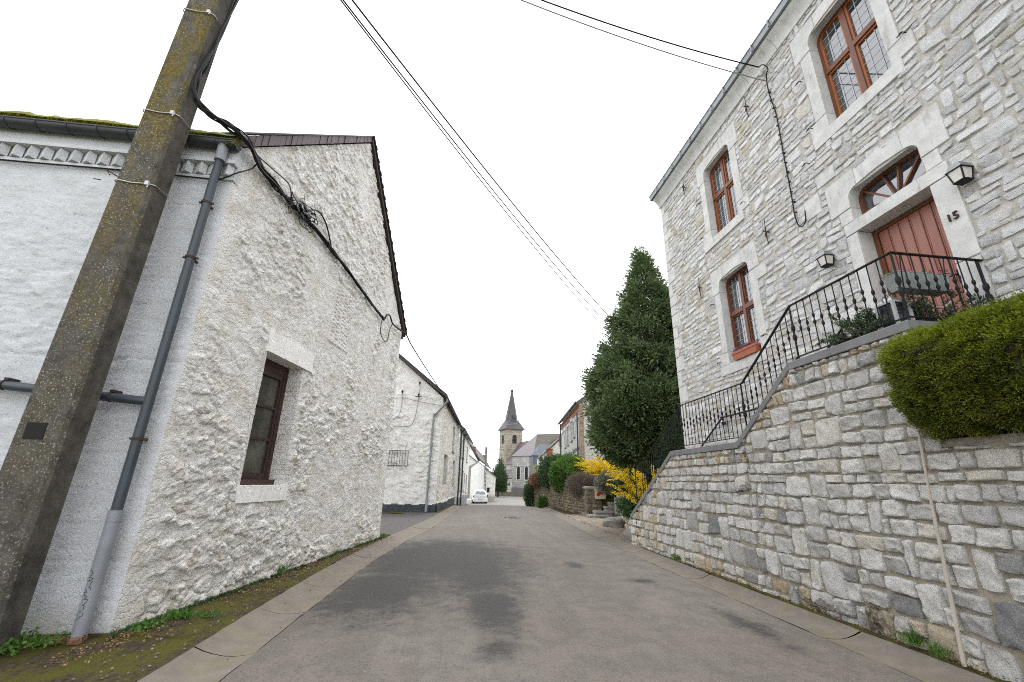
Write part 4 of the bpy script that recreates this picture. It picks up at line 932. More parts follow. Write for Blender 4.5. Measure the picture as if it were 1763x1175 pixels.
m.tube([(5.1, 4.11, 3.925), (6.0, 4.11, 3.925)], 0.005, 5); m.tube([(6.0, 4.11, 3.925), (6.02, 4.1, 4.15), (5.8, 4.1, 4.17)], 0.005, 5); m.build('wire_holder', IRON, fb)
P = np.stack([NR.uniform(5.12, 5.9, 260), NR.uniform(4.14, 4.27, 260), NR.uniform(4.13, 4.17, 260)], -1); D = rdir(260); D[:, 2] = np.abs(D[:, 2]) + 0.6
leaves('foliage', P, D, NR.uniform(0.03, 0.07, 260), 0.018, LEAF_W, fb)
P = np.stack([NR.uniform(5.12, 5.88, 16), NR.uniform(4.12, 4.27, 16), NR.uniform(4.18, 4.235, 16)], -1); PP, DD = sprays(P, rdir(16), 14, 1.2, 0.008)
leaves('flower', PP, DD, 0.028, 0.02, LEAF_PK, fb)
ln = thing('candle_lantern', 'pale grey candle lantern with scrolled top standing on the landing', 'lantern', (5.22, 4.33, 3.41))
m = MB(); cx, cy, z0 = 5.22, 4.33, 3.432; h = 0.105
m.box(cx - h - 0.015, cx + h + 0.015, cy - h - 0.015, cy + h + 0.015, z0, z0 + 0.035)
for sx in (-1, 1):
    for sy in (-1, 1): m.box(cx + sx * h - 0.016, cx + sx * h + 0.016, cy + sy * h - 0.016, cy + sy * h + 0.016, z0 + 0.036, z0 + 0.36)
m.box(cx - h - 0.012, cx + h + 0.012, cy - h - 0.012, cy + h + 0.012, z0 + 0.361, z0 + 0.385)
m.build('lantern_frame', simple('pale grey paint', (0.42, 0.43, 0.44), 0.6), ln)
g = MB(); g.box(cx - h + 0.01, cx + h - 0.01, cy - h + 0.01, cy + h - 0.01, z0 + 0.037, z0 + 0.358); g.build('glass_pane', GLASS_K, ln)
m = MB()
for sx in (-1, 1):
    m.tube(spline([(cx + sx * 0.11, cy, z0 + 0.39), (cx + sx * 0.12, cy, z0 + 0.44), (cx + sx * 0.06, cy, z0 + 0.47), (cx + sx * 0.04, cy, z0 + 0.43), (cx + sx * 0.07, cy, z0 + 0.42)], 5), 0.009, 6)
m.loft([[(cx - .11, cy - .11, z0 + .386), (cx + .11, cy - .11, z0 + .386), (cx + .11, cy + .11, z0 + .386), (cx - .11, cy + .11, z0 + .386)], [(cx - .03, cy - .03, z0 + .47), (cx + .03, cy - .03, z0 + .47), (cx + .03, cy + .03, z0 + .47), (cx - .03, cy + .03, z0 + .47)]])
m.tube([(cx + 0.045 * math.cos(a), cy, z0 + 0.515 + 0.045 * math.sin(a)) for a in np.linspace(-1.5, 4.7, 16)], 0.006, 6); m.build('lantern_top', ZINC, ln, True, 40)
def fir_branches(name, label, base, n, L, seed, dirs):
    rr = np.random.default_rng(seed); t = thing(name, label, 'branches', base, 'cut fir branches laid on the landing'); m = MB(); PP = []; DD = []
    for i in range(n):
        d = Vector(dirs[i % len(dirs)]) + Vector(rr.normal(size=3) * 0.25); d.normalize(); l = L * rr.uniform(0.6, 1.1); p0 = Vector(base) + Vector(rr.normal(size=3) * 0.06)
        p0.z = max(p0.z, base[2] + 0.02); tip = p0 + d * l; tip.z = max(tip.z, base[2] + 0.03); m.tube([p0, p0.lerp(tip, 0.5) + Vector((0, 0, 0.03)), tip], [0.007, 0.005, 0.003], 5)
        for s in range(5):
            q = p0.lerp(tip, 0.2 + 0.16 * s)
            for sg in (-1, 1):
                sd = (d + Vector(rr.normal(size=3)) * 0.3 + d.cross(Vector((0, 0, 1))) * sg * 0.8).normalized(); sl_ = l * 0.38 * (1.1 - 0.15 * s)
                for u in np.linspace(0.05, 1, 16):
                    PP.append(q + sd * sl_ * u); v = (sd * 0.7 + Vector(rr.normal(size=3)) * 0.75); DD.append(v)
                    PP.append(q + sd * sl_ * u); v = (sd * 0.7 + Vector(rr.normal(size=3)) * 0.75); DD.append(v)
    m.build('twig', BARK, t, True); leaves('needles', np.array([list(p) for p in PP]), np.array([list(p) for p in DD]), rr.uniform(0.035, 0.06, len(PP)), 0.011, LEAF_FIR, t, rng=rr)
fir_branches('fir_branches', 'green fir branches piled by the door, right of the candle lantern', (5.75, 4.33, 3.44), 34, 0.58, 4, [(-0.5, 0, 0.6), (0.3, -0.1, 0.7), (0.9, 0, 0.5), (-0.9, 0, 0.3), (0.9, -0.1, 0.15)])
fir_branches('fir_branches', 'green fir branches laid left of the candle lantern, over the coping', (5.14, 4.7, 3.44), 20, 0.46, 6, [(-0.1, 0.8, 0.3), (0, 0.5, 0.6), (0, 0.9, 0.0), (0, -0.4, 0.5)])
m = MB(); m.tube(spline([(5.35, 4.1, 3.83), (5.5, 4.12, 3.72), (5.66, 4.12, 3.71), (5.8, 4.12, 3.80)], 6), 0.014, 7); tag(m.build('bare_branch', STICKW, None, True), 'short pale bare branch lying across the fir branches', 'branch')
pp_ = thing('window_planter', 'orange terracotta planter of purple heather on the ground floor window sill', 'planter', (XH - 0.02, 8.62, 4.42))
m = MB()
def tr_(z, hx, hy): return [(XH - 0.02 - hx, 8.62 - hy, z), (XH - 0.02 + hx, 8.62 - hy, z), (XH - 0.02 + hx, 8.62 + hy, z), (XH - 0.02 - hx, 8.62 + hy, z)]
m.loft([tr_(4.425, 0.07, 0.38), tr_(4.56, 0.085, 0.42), tr_(4.562, 0.1, 0.44), tr_(4.61, 0.1, 0.44), tr_(4.61, 0.085, 0.42), tr_(4.58, 0.08, 0.415)]); m.build('trough', TERRA, pp_, True, 25)
P = np.stack([NR.uniform(XH - 0.09, XH + 0.05, 500), NR.uniform(8.3, 9.0, 500), NR.uniform(4.58, 4.68, 500)], -1); D = rdir(500); D[:, 2] = np.abs(D[:, 2]) + 0.5
leaves('heather', P, D, NR.uniform(0.04, 0.10, 500), 0.02, LEAF_HE, pp_)
# bleached stick leaning on the wall
m = MB(); m.tube(spline([(4.80, 4.22, 0.06), (4.845, 4.2, 0.9), (4.84, 4.16, 1.5), (XW - 0.075, 4.12, 2.22)], 8), [0.019] * 8 + [0.017] * 8 + [0.013] * 9, 8); tag(m.build('wooden_stick', STICKW, None, True), 'long thin bleached stick leaning against the stone wall below the hedge', 'stick')

# ---------------------------------------------------------------- clipped hedge on the wall
hd = thing('clipped_hedge', 'thick clipped yellow green conifer hedge bulging over the stone wall', 'hedge', (5.3, 2.4, 2.15))
hx0, hx1, hy0, hy1, hz0 = 4.45, 6.2, -1.6, 4.12, 2.12
def hprof(u):   # section from the underside, round the road face, over the top
    # u in 0..1
    pts = np.array([(5.2, 2.2), (4.85, 2.16), (4.64, 2.27), (4.52, 2.46), (4.47, 2.70), (4.47, 2.96), (4.58, 3.17), (4.95, 3.27), (5.6, 3.34), (6.25, 3.37)])
    t = np.linspace(0, 1, len(pts)); return np.interp(u, t, pts[:, 0]), np.interp(u, t, pts[:, 1])
def hsurf(u, y):
    x, z = hprof(u); e = np.clip((hy1 - y) / 0.38, 0, 1); k = np.sqrt(np.clip(1 - (1 - e) ** 3.0, 0, 1)); cx_, cz_ = 5.35, 2.62
    x = cx_ + (x - cx_) * (0.45 + 0.55 * k); z = cz_ + (z - cz_) * (0.5 + 0.5 * k) - 0.0
    wv = 0.07 * fbm(u * 7, y * 2.2, 3, 44) + 0.06 * fbm(u * 20, y * 7, 2, 45)
    dx, dz = x - cx_, z - cz_; L = np.hypot(dx, dz) + 1e-6; return x + dx / L * wv, z + dz / L * wv, dx / L, dz / L
U, Y = np.meshgrid(np.linspace(0, 1, 30), np.linspace(hy0, hy1 - 0.03, 60)); x, z, dx, dz = hsurf(U, Y)
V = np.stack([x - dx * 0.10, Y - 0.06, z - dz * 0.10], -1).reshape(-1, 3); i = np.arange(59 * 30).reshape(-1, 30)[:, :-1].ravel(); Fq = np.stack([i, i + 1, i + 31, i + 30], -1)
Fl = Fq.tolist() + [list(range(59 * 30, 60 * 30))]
np_obj('branches', V, Fl, simple('hedge inside', (0.03, 0.026, 0.012), 0.95, var=0.4, sc=20), hd, False)  # closed dark core just under the leaves, not single branches
bed = MB(); bed.box(XW + 0.302, XH - 0.002, -2, 3.985, -0.1, 2.1); tag(bed.build('planting_bed', DIRT), kind='structure')
st_ = MB()
for i in range(9):
    y_ = -0.4 + i * 0.5; st_.tube(spline([(5.4, y_, 2.05), (5.3 + R.uniform(-.1, .1), y_ + R.uniform(-.1, .1), 2.4), (5.1, y_ + R.uniform(-.2, .2), 2.9)], 4), 0.03, 6)
st_.build('stems', BARK, hd, True)
n = 36000; u = NR.random(n); y = hy1 - (hy1 - 0.6) * NR.random(n) ** 1.25
x, z, dx, dz = hsurf(u, y); endf = np.clip((y - (hy1 - 0.45)) / 0.45, 0, 1)
D = np.stack([dx, endf * 1.6 + NR.normal(size=n) * 0.2, dz], -1); D /= np.linalg.norm(D, axis=1, keepdims=True)
P = np.stack([x, y, z], -1) - D * (NR.random((n, 1)) ** 0.7) * 0.13 + D * (NR.random((n, 1)) > 0.93) * NR.random((n, 1)) * 0.06
# cap of the near-left end
n2 = 2600; a = NR.random(n2) * 2 * np.pi; r = np.sqrt(NR.random(n2)); Pc = np.stack([5.35 + r * np.cos(a) * 0.75, np.full(n2, hy1 - 0.02) - 0.16 * r ** 3, 2.64 + r * np.sin(a) * 0.36], -1); Dc = np.tile([[-0.2, 1, 0.1]], (n2, 1))
P = np.concatenate([P, Pc]); D = np.concatenate([D, Dc])
kf = fbm(P[:, 1] * 9 + P[:, 0] * 3, P[:, 2] * 9, 2, 71) > -0.26
P, D = P[kf], D[kf]
PP, DD = sprays(P, D, 8, 0.55, 0.05); DD[:, 2] += 0.15
tone = np.repeat(NR.random(len(P)) * 0.6, 8) + 0.4 * NR.random(len(PP))
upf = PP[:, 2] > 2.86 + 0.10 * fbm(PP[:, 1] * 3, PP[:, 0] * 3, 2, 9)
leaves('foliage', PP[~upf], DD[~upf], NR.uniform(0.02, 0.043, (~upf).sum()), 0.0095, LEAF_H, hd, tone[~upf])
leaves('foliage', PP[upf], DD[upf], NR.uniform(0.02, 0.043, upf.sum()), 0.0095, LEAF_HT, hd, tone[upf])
# ---------------------------------------------------------------- whitewashed house on the left
GC = np.array([-3.37, 5.42, 0.0]); GA = rad(9.4); GD = np.array([math.sin(GA), math.cos(GA), 0]); GN = np.array([math.cos(GA), -math.sin(GA), 0])
GL = 7.9
def mapG(s, z, d): return np.stack([GC[0] + GD[0] * s + GN[0] * d, GC[1] + GD[1] * s + GN[1] * d, z], -1)
def gtop(s): return np.minimum(6.08 + (9.68 - 6.08) / 3.77 * np.asarray(s), 9.68 - (9.68 - 6.05) / (7.9 - 3.77) * (np.asarray(s) - 3.77))
def pt(s, z, d): return tuple(float(v) for v in mapG(np.array(s, float), np.array(z, float), np.array(d, float)))
wh = thing('white_house', 'large whitewashed rubble house on the left with one small brown window', 'house', (-5, 8, 0))
WO = (1.49, 2.62, 1.47, 3.48)
def axis(a, b, step, snaps):
    q = [a] + sorted(x for x in snaps if a < x < b) + [b]; o = []
    for x, y in zip(q, q[1:]): o += list(np.linspace(x, y, max(2, int((y - x) / step) + 1))[:-1])
    return np.array(o + [b])
def rubble(s, z, seed, amp=1.0, sx=0.26, sz=0.17):
    """painted rubble: hard-edged stones half buried in limewash, small chips between them"""
    ws = s + 0.05 * fbm(s * 5, z * 5, 3, seed); wz = z + 0.045 * fbm(s * 5, z * 5, 3, seed + 3)
    wgt = sstep(-0.25, 0.2, fbm(s * 0.75, z * 0.75, 3, seed + 21))
    f1, f2, idv, tl = worley(ws / sx, wz / sz, seed); on = sstep(0.30, 0.45, idv)
    pil = sstep(0.0, 0.16, f2 - f1) * on
    g1, g2, gid, gt_ = worley(ws / 0.115, wz / 0.075, seed + 9); on2 = sstep(0.40, 0.52, gid); sm = sstep(0.0, 0.16, g2 - g1) * on2
    k1, k2, kid, kt = worley(ws / 0.055, wz / 0.042, seed + 19); on3 = sstep(0.5, 0.6, kid); ti = sstep(0.0, 0.2, k2 - k1) * on3
    d = pil * (0.016 + 0.012 * idv) * (0.5 + 0.5 * wgt) + 0.034 * tl * pil + (sm * (0.008 + 0.010 * gid) + 0.020 * gt_ * sm) * (0.4 + 0.6 * wgt) + ti * 0.007 * (0.3 + 0.7 * wgt)
    d = d + 0.012 * fbm(s * 2.2, z * 2.6, 3, seed + 5) + 0.010 * fbm(s * 9, z * 12, 4, seed + 7) + 0.006 * fbm(s * 26, z * 32, 3, seed + 8)
    crev = np.clip(1 - sstep(0.0, 0.10, f2 - f1), 0, 1) * on + np.clip(1 - sstep(0.0, 0.13, g2 - g1), 0, 1) * on2 * 0.8
    d = d * (0.45 + 0.5 * wgt)
    return amp * d, np.clip(0.75 - 0.6 * crev * (0.35 + 0.65 * wgt) + 0.45 * fbm(s * 4, z * 4, 3, seed + 31), 0, 1)
def wallmesh(name, S, Z, disp, mapf, top=None, holes=(), mat=None, parent=None, rnd=None):
    SS, ZZ = np.meshgrid(S, Z)
    if top is not None: tp = top(SS); ZC = np.minimum(ZZ, tp)
    else: ZC = ZZ
    D, rn = disp(SS, ZC); V = mapf(SS, ZC, D).reshape(-1, 3); nx = len(S)
    i = np.arange((len(Z) - 1) * nx).reshape(-1, nx)[:, :-1].ravel(); F = np.stack([i, i + 1, i + 1 + nx, i + nx], -1)
    cs = (SS[:-1, :-1] + SS[1:, 1:]).ravel() / 2; cz = (ZZ[:-1, :-1] + ZZ[1:, 1:]).ravel() / 2
    keep = np.ones(len(F), bool)
    for a, b, c, e in holes: keep &= ~((cs > a) & (cs < b) & (cz > c) & (cz < e))
    if top is not None: keep &= ~((ZZ[:-1, :-1].ravel() > tp[:-1, :-1].ravel()) & (ZZ[:-1, 1:].ravel() > tp[:-1, 1:].ravel()))
    return np_obj(name, V, F[keep], mat, parent, True, {'rnd': rn.ravel()})
def dispG(s, z):
    d, rn = rubble(s, z, 101)
    near = sstep(0.0, 0.45, s) * 0.75 + 0.25; far = 0.35 + 0.65 * sstep(0.0, 0.5, GL - s)
    win = 1 - (1 - sstep(0.0, 0.16, np.maximum(np.maximum(WO[0] - s, s - WO[1]), np.maximum(WO[2] - z, z - WO[3])))) * 0.85
    pan = np.maximum(np.maximum(3.32 - s, s - 4.3), np.maximum(4.27 - z, z - 5.6)); pf = 0.12 + 0.88 * sstep(0.0, 0.08, pan)
    d = d * near * far * win * pf
    slot = (pan < -0.06) & (((z + 0.10 * (s - 3.8)) % 0.084) < 0.018) & ((s * 2.6 + np.floor(z / 0.084) * 0.5) % 1.0 > 0.22)
    d = d - np.where(slot, 0.02, 0.0) + np.where(pan < 0, 0.02, 0)
    d = d + 0.03 * sstep(0.35, 0.0, z)
    c = np.clip(s / 0.06, 0, 1); d = d * c
    return d, np.where(slot, 0.25, np.where(pan < 0.04, 0.7, rn))
wallmesh('gable_wall', np.concatenate([axis(0, 4.0, 0.0155, [WO[0], WO[1]]), axis(4.0, GL, 0.022, [])[1:]]), np.concatenate([axis(-0.12, 4.2, 0.0155, [WO[2], WO[3]]), axis(4.2, 9.7, 0.021, [])[1:]]), dispG, mapG, gtop, [WO], WHITE_G, wh)
EX0 = -9.5
def mapE(s, z, d): return np.stack([GC[0] - s, GC[1] - d + 0 * s, z], -1)
def dispE(s, z):
    d, rn = rubble(s * 0.7, z, 303, 0.55, 0.42, 0.17)
    up_ = sstep(5.3, 3.6, z) * 0.75 + 0.25
    ln_ = np.where(((z * 1.0 + 0.02 * fbm(s, z * 0, 2, 4)) % 0.36) < 0.02, -0.006, 0)
    c = np.clip(s / 0.06, 0, 1); q = 0.55 + 0.45 * sstep(0.5, 0.9, s)
    d = (d * up_ * q + ln_) * c
    return d, np.clip(rn + 0.35, 0, 1)
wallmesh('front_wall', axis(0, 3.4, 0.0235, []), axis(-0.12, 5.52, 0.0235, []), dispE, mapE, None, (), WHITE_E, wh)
m = MB(); a = pt(GL, 0, 0)
m.add([(GC[0] - 3.4, GC[1], -0.1), (EX0, GC[1], -0.1), (EX0, GC[1], 5.6), (GC[0] - 3.4, GC[1], 5.6)], [(0, 1, 2, 3)])
m.add([a, pt(GL, 6.05, 0), (EX0, a[1] + 0.6, 6.05), (EX0, a[1] + 0.6, 0)], [(0, 1, 2, 3)])
m.add([(EX0, GC[1], 0), (EX0, a[1] + 0.6, 0), (EX0, a[1] + 0.6, 6.05), (EX0, 9.4, 9.6), (EX0, GC[1], 6.05)], [(0, 1, 2, 3, 4)])
m.build('back_wall', WHITE_P, wh)
# dentil cornice along the front
m = MB(); X1 = GC[0] + 0.02
yf = GC[1]
m.box(EX0, X1, yf - 0.035, yf + 0.3, 5.50, 5.545); m.box(EX0, X1, yf - 0.0, yf + 0.3, 5.5455, 5.72); m.box(EX0, X1, yf - 0.11, yf + 0.3, 5.7205, 5.775); m.box(EX0, X1 - 0.002, yf - 0.07, yf + 0.3, 5.7755, 6.07)
x = X1 - 0.12
while x > -7.2:
    h = 0.078; ca, sa = math.cos(rad(35)) * 0.085, math.sin(rad(35)) * 0.085
    q = [(x - ca - sa * .5, yf - 0.012 + sa - ca * .5), (x + ca - sa * .5, yf - 0.012 - sa - ca * .5), (x + ca + sa * .5, yf - 0.012 - sa + ca * .5), (x - ca + sa * .5, yf - 0.012 + sa + ca * .5)]
    m.rnd = R.random(); m.prism([(*p, 5.552) for p in q], [(p[0], p[1], 5.715) for p in q]); x -= 0.176
m.build('cornice', WHITE_E, wh)
# roof slabs, rim tiles, verge board, moss
def slope_slab(mb, s0, s1, z0, z1, d0, d1, th):
    mb.hexa([pt(s0, z0, d0), pt(s1, z1, d0), pt(s1, z1, d1), pt(s0, z0, d1), pt(s0, z0 + th, d0), pt(s1, z1 + th, d0), pt(s1, z1 + th, d1), pt(s0, z0 + th, d1)])
m = MB(); slope_slab(m, -0.05, 3.80, 6.09, 9.76, -6.5, 0.0, 0.10); slope_slab(m, 3.80, 8.15, 9.76, 5.90, -6.5, 0.0, 0.10); m.build('roof', SLATE, wh)
m = MB()
for i in range(31):
    t0, t1 = i / 31, (i + 0.93) / 31; s0, s1 = -0.12 + 3.9 * t0, -0.12 + 3.9 * t1; z0, z1 = 5.99 + 3.74 * t0, 5.99 + 3.74 * t1
    m.rnd = R.random(); slope_slab(m, s0, s1, z0 + R.uniform(-.008, .008), z1, 0.002, 0.075 + R.uniform(-.012, .01), 0.20)
m.build('rim_tiles', TILE, wh)
m = MB(); slope_slab(m, -0.2, 3.84, 6.14, 9.95, -0.4, 0.10, 0.035); m.build('roof_edge', TIMBER, wh)
m = MB(); slope_slab(m, 3.77, 8.08, 9.76, 5.95, 0.002, 0.09, 0.13); slope_slab(m, 3.77, 8.14, 9.90, 6.04, -0.5, 0.13, 0.03)
for i in range(18): s = 3.95 + i * 0.235; z = 9.72 - (s - 3.77) * 0.883; slope_slab(m, s, s + 0.07, z + 0.185, z + 0.125, 0.05, 0.145, 0.03)
m.build('verge_board', TIMBER, wh)
gt = MB(); gy_, gz_ = yf - 0.16, 6.0
prof = [(gy_ + 0.085 * math.cos(a), gz_ + 0.085 * math.sin(a)) for a in np.linspace(math.pi, 2 * math.pi, 12)] + [(gy_ + 0.075 * math.cos(a), gz_ + 0.075 * math.sin(a)) for a in np.linspace(2 * math.pi, math.pi, 12)]
gt.loft([[(EX0, *p) for p in prof], [(X1 + 0.02, *p) for p in prof]]); gt.lathe([(0, 0)], (0, 0, 0), 3) if False else None
gt.tube([(EX0, gy_ - 0.085, gz_ + 0.005), (X1 + 0.02, gy_ - 0.085, gz_ + 0.005)], 0.012, 8)
x = X1 - 0.25
while x > EX0:
    gt.tube([(x, gy_ + 0.088 * math.cos(a), gz_ + 0.088 * math.sin(a)) for a in np.linspace(math.pi, 1.9 * math.pi, 8)], 0.010, 6); x -= 0.37
gt.prism([(X1 + 0.02, *p) for p in prof[:12]], [(X1 + 0.024, *p) for p in prof[:12]])
gt.build('roof_gutter', ZINC_D, wh, True, 40)
def moss_ridge(n, f):
    V = []; k = 7
    for i in range(n): V += f(i / (n - 1))
    return V, [(i * k + j, i * k + j + 1, (i + 1) * k + j + 1, (i + 1) * k + j) for i in range(n - 1) for j in range(k - 1)]
def mr(t):
    x = -9.0 + (X1 + 9.0) * t; h = 0.115 + 0.07 * float(fbm(np.array(x * 1.3), np.array(0.0), 3, 5)) + 0.02 * float(fbm(np.array(x * 9), np.array(2.0), 2, 6)); h = max(0.002, h)
    return [(x, yf - 0.235 + 0.15 * j / 6, 6.03 + h * math.sin(math.pi * (0.12 + 0.8 * j / 6))) for j in range(7)]
V, F = moss_ridge(260, mr); np_obj('roof_moss', V, F, LEAF_M, wh, True, {'rnd': [0.5 + 0.5 * math.sin(i * 1.7) * math.cos(i * .31) for i in range(len(V))]})
n = 9000; xs = NR.uniform(-9, X1 + 0.02, n); k = fbm(xs * 1.3, xs * 0, 3, 5); kp = k > -0.45; xs = xs[kp]; n = len(xs)
P = np.stack([xs, yf - 0.16 + NR.uniform(-0.05, 0.05, n), 6.06 + NR.random(n) * (0.035 + 0.05 * k[kp])], -1); D = rdir(n); D[:, 2] = np.abs(D[:, 2])
n2 = 1500; s2 = NR.uniform(-0.25, 0.1, n2); P2 = mapG(s2, 6.12 + s2 * 0.9 + NR.random(n2) * 0.1, NR.uniform(-0.15, 0.08, n2)); D2 = rdir(n2); D2[:, 2] = np.abs(D2[:, 2])
leaves('roof_moss', np.concatenate([P, P2]), np.concatenate([D, D2]), 0.02, 0.014, LEAF_M, wh)
# window with lintel, sill and brick reveal
RD = -0.27
for sg_, wy in ((1, WO[1]), (-1, WO[0])):
    m = MB()
    for i in range(24):
        z0 = WO[2] + i * (WO[3] - WO[2]) / 24; z1 = z0 + (WO[3] - WO[2]) / 24 - 0.003; off = 0.004 + R.random() * 0.006
        for a, b in (((RD, RD * 0.45), (RD * 0.44, 0.012)) if i % 2 else ((RD, RD * 0.75), (RD * 0.74, RD * 0.2), (RD * 0.19, 0.012))):
            o2 = (off + R.random() * 0.006) * -sg_; m.rnd = 0.5 + R.random() * 0.5; o1 = 0.06 * sg_
            m.hexa([pt(wy + o1, z0, a), pt(wy + o2, z0, a), pt(wy + o2, z0, b), pt(wy + o1, z0, b), pt(wy + o1, z1, a), pt(wy + o2, z1, a), pt(wy + o2, z1, b), pt(wy + o1, z1, b)])
    q0, q1 = wy + .012 * sg_, wy + .062 * sg_
    m.hexa([pt(q0, WO[2] - .05, RD - .02), pt(q1, WO[2] - .05, RD - .02), pt(q1, WO[2] - .05, -0.03), pt(q0, WO[2] - .05, -0.03), pt(q0, WO[3] + .05, RD - .02), pt(q1, WO[3] + .05, RD - .02), pt(q1, WO[3] + .05, -0.03), pt(q0, WO[3] + .05, -0.03)])
    m.build('window_reveal', WHITE_G, wh)
def slabg(mb, s0, s1, z0, z1, d0, d1): mb.hexa([pt(s0, z0, d0), pt(s1, z0, d0), pt(s1, z0, d1), pt(s0, z0, d1), pt(s0, z1, d0), pt(s1, z1, d0), pt(s1, z1, d1), pt(s0, z1, d1)])
m = MB(); m.rnd = 0.9; slabg(m, WO[0] - 0.02, WO[1] + 0.24, WO[3], WO[3] + 0.33, RD, 0.045); m.build('lintel', WHITE_L, wh)
m = MB(); m.rnd = 0.9; slabg(m, WO[0] - 0.03, WO[1] + 0.14, WO[2] - 0.24, WO[2], RD, 0.035); m.build('sill', WHITE_L, wh)
m = MB(); a, b, c, e = WO[0] + 0.02, WO[1] - 0.02, WO[2] + 0.01, WO[3] - 0.01
def fbar(s0, s1, z0, z1, d0=RD - 0.05, d1=RD + 0.03): slabg(m, s0, s1, z0, z1, d0, d1)
fbar(a, a + 0.10, c, e); fbar(b - 0.10, b, c, e); fbar(a + 0.101, b - 0.101, e - 0.17, e); fbar(a + 0.101, b - 0.101, c, c + 0.10)
slabg(m, a - 0.01, b + 0.01, c - 0.005, c + 0.07, RD - 0.02, RD + 0.13)
m2 = m; 
ww = m.build('window', WOOD_B, wh)
m = MB(); fbar(a + 0.20, a + 0.26, c + 0.101, e - 0.171, RD - 0.03, RD + 0.045); fbar(b - 0.17, b - 0.101, c + 0.101, e - 0.171, RD - 0.03, RD + 0.02); fbar(a + 0.261, b - 0.171, c + 0.101, c + 0.17, RD - 0.03, RD + 0.03); fbar(a + 0.261, b - 0.171, e - 0.26, e - 0.171, RD - 0.03, RD + 0.03)
for z in (c + 0.17 + (e - c - 0.43) * 0.345, c + 0.17 + (e - c - 0.43) * 0.68): fbar(a + 0.261, b - 0.171, z - 0.022, z + 0.022, RD - 0.03, RD + 0.02)
for z in (c + 0.62, c + 1.25): q = pt(a + 0.14, z, RD + 0.05); m.lathe([(0, 0), (0.018, 0.005), (0.018, 0.075), (0, 0.08)], q, 8)
m.build('casement', WOOD_B, ww)
g = MB(); g.add([pt(a + 0.102, c + 0.1, RD - 0.01), pt(b - 0.102, c + 0.1, RD - 0.01), pt(b - 0.102, e - 0.171, RD - 0.01), pt(a + 0.102, e - 0.171, RD - 0.01)], [(0, 1, 2, 3)]); g.build('pane', GLASS_D, ww)
m = MB(); slabg(m, a - 0.2, b + 0.2, c - 0.2, e + 0.2, RD - 0.6, RD - 0.55); m.build('interior_wall', BLACKM, wh)
# drain pipes on the front
dx = GC[0] - 0.16; py = yf - 0.13
m = MB()
m.tube(spline([(dx + 0.02, gy_, 5.95), (dx + 0.02, gy_ - 0.0, 5.80), (dx, py, 5.62), (dx - 0.005, py, 5.4)], 5), 0.052, 14)
m.tube([(dx - 0.005, py, 5.4), (dx - 0.01, py, 3.95)], 0.052, 14); m.tube([(dx - 0.01, py, 3.98), (dx - 0.01, py, 3.2)], 0.054, 14); m.tube([(dx - 0.01, py, 3.22), (dx - 0.02, py, 1.18)], 0.052, 14)
dp = m.build('drain_pipe', PVC, wh, True, 40)
m = MB(); m.tube([(dx + 0.02, gy_, 6.0), (dx + 0.02, gy_, 5.70)], 0.066, 14); m.build('pipe_collar', PVC_L, dp, True, 40)
m = MB(); m.tube([(dx - 0.02, py, 1.22), (dx - 0.03, py, 0.04)], 0.064, 16); m.tube([(dx - 0.02, py, 1.23), (dx - 0.02, py, 1.12)], 0.067, 16)
lo = m.build('lower_drain_pipe', PVC_L, wh, True, 40, 'pale grey lower length of the drain pipe with black scribbles')
sc = MB()
for x, z, r in ((-0.01, 0.62, 1), (0.005, 0.55, 2), (-0.02, 0.46, 3), (0.01, 0.40, 4), (-0.005, 0.30, 5)):
    rr = random.Random(r); ang0 = -1.57 + x * 8; p = []
    for k in range(9): an = ang0 + rr.uniform(-0.35, 0.35); p.append((dx - 0.027 + 0.0655 * math.cos(an), py + 0.0655 * math.sin(an), z + 0.012 * (4 - k) + rr.uniform(-0.01, 0.01)))
    sc.tube(p, 0.0022, 4)
sc.build('graffiti', RUBBER, lo)
for z in (5.02, 4.2, 1.95):
    m = MB(); m.lathe([(0.054, 0), (0.061, 0), (0.061, 0.03), (0.054, 0.03)], (dx - 0.012, py, z), 14); m.box(dx - 0.1, dx - 0.06, py - 0.01, py + 0.012, z + 0.004, z + 0.026); m.box(dx + 0.04, dx + 0.08, py - 0.01, py + 0.012, z + 0.004, z + 0.026); m.box(dx - 0.02, dx + 0.01, py + 0.05, yf + 0.02, z + 0.004, z + 0.026)
    m.build('pipe_clamp', RUST, dp)
m = MB(); m.tube([(-9.4, py + 0.01, 2.83), (dx - 0.03, py, 2.38)], 0.05, 12)
hp = m.build('side_drain_pipe', PVC, wh, True, 40)
for x in (-3.95, -5.05, -6.3):
    m = MB(); z = 2.38 + (dx - x) * 0.077; m.tube([(x, py + 0.053 * math.cos(a_), z + 0.053 * math.sin(a_)) for a_ in np.linspace(0, 6.28, 14)], 0.007, 5); m.box(x - 0.02, x + 0.02, py - 0.01, yf, z + 0.055, z + 0.085)
    m.build('pipe_clamp', RUST, hp)

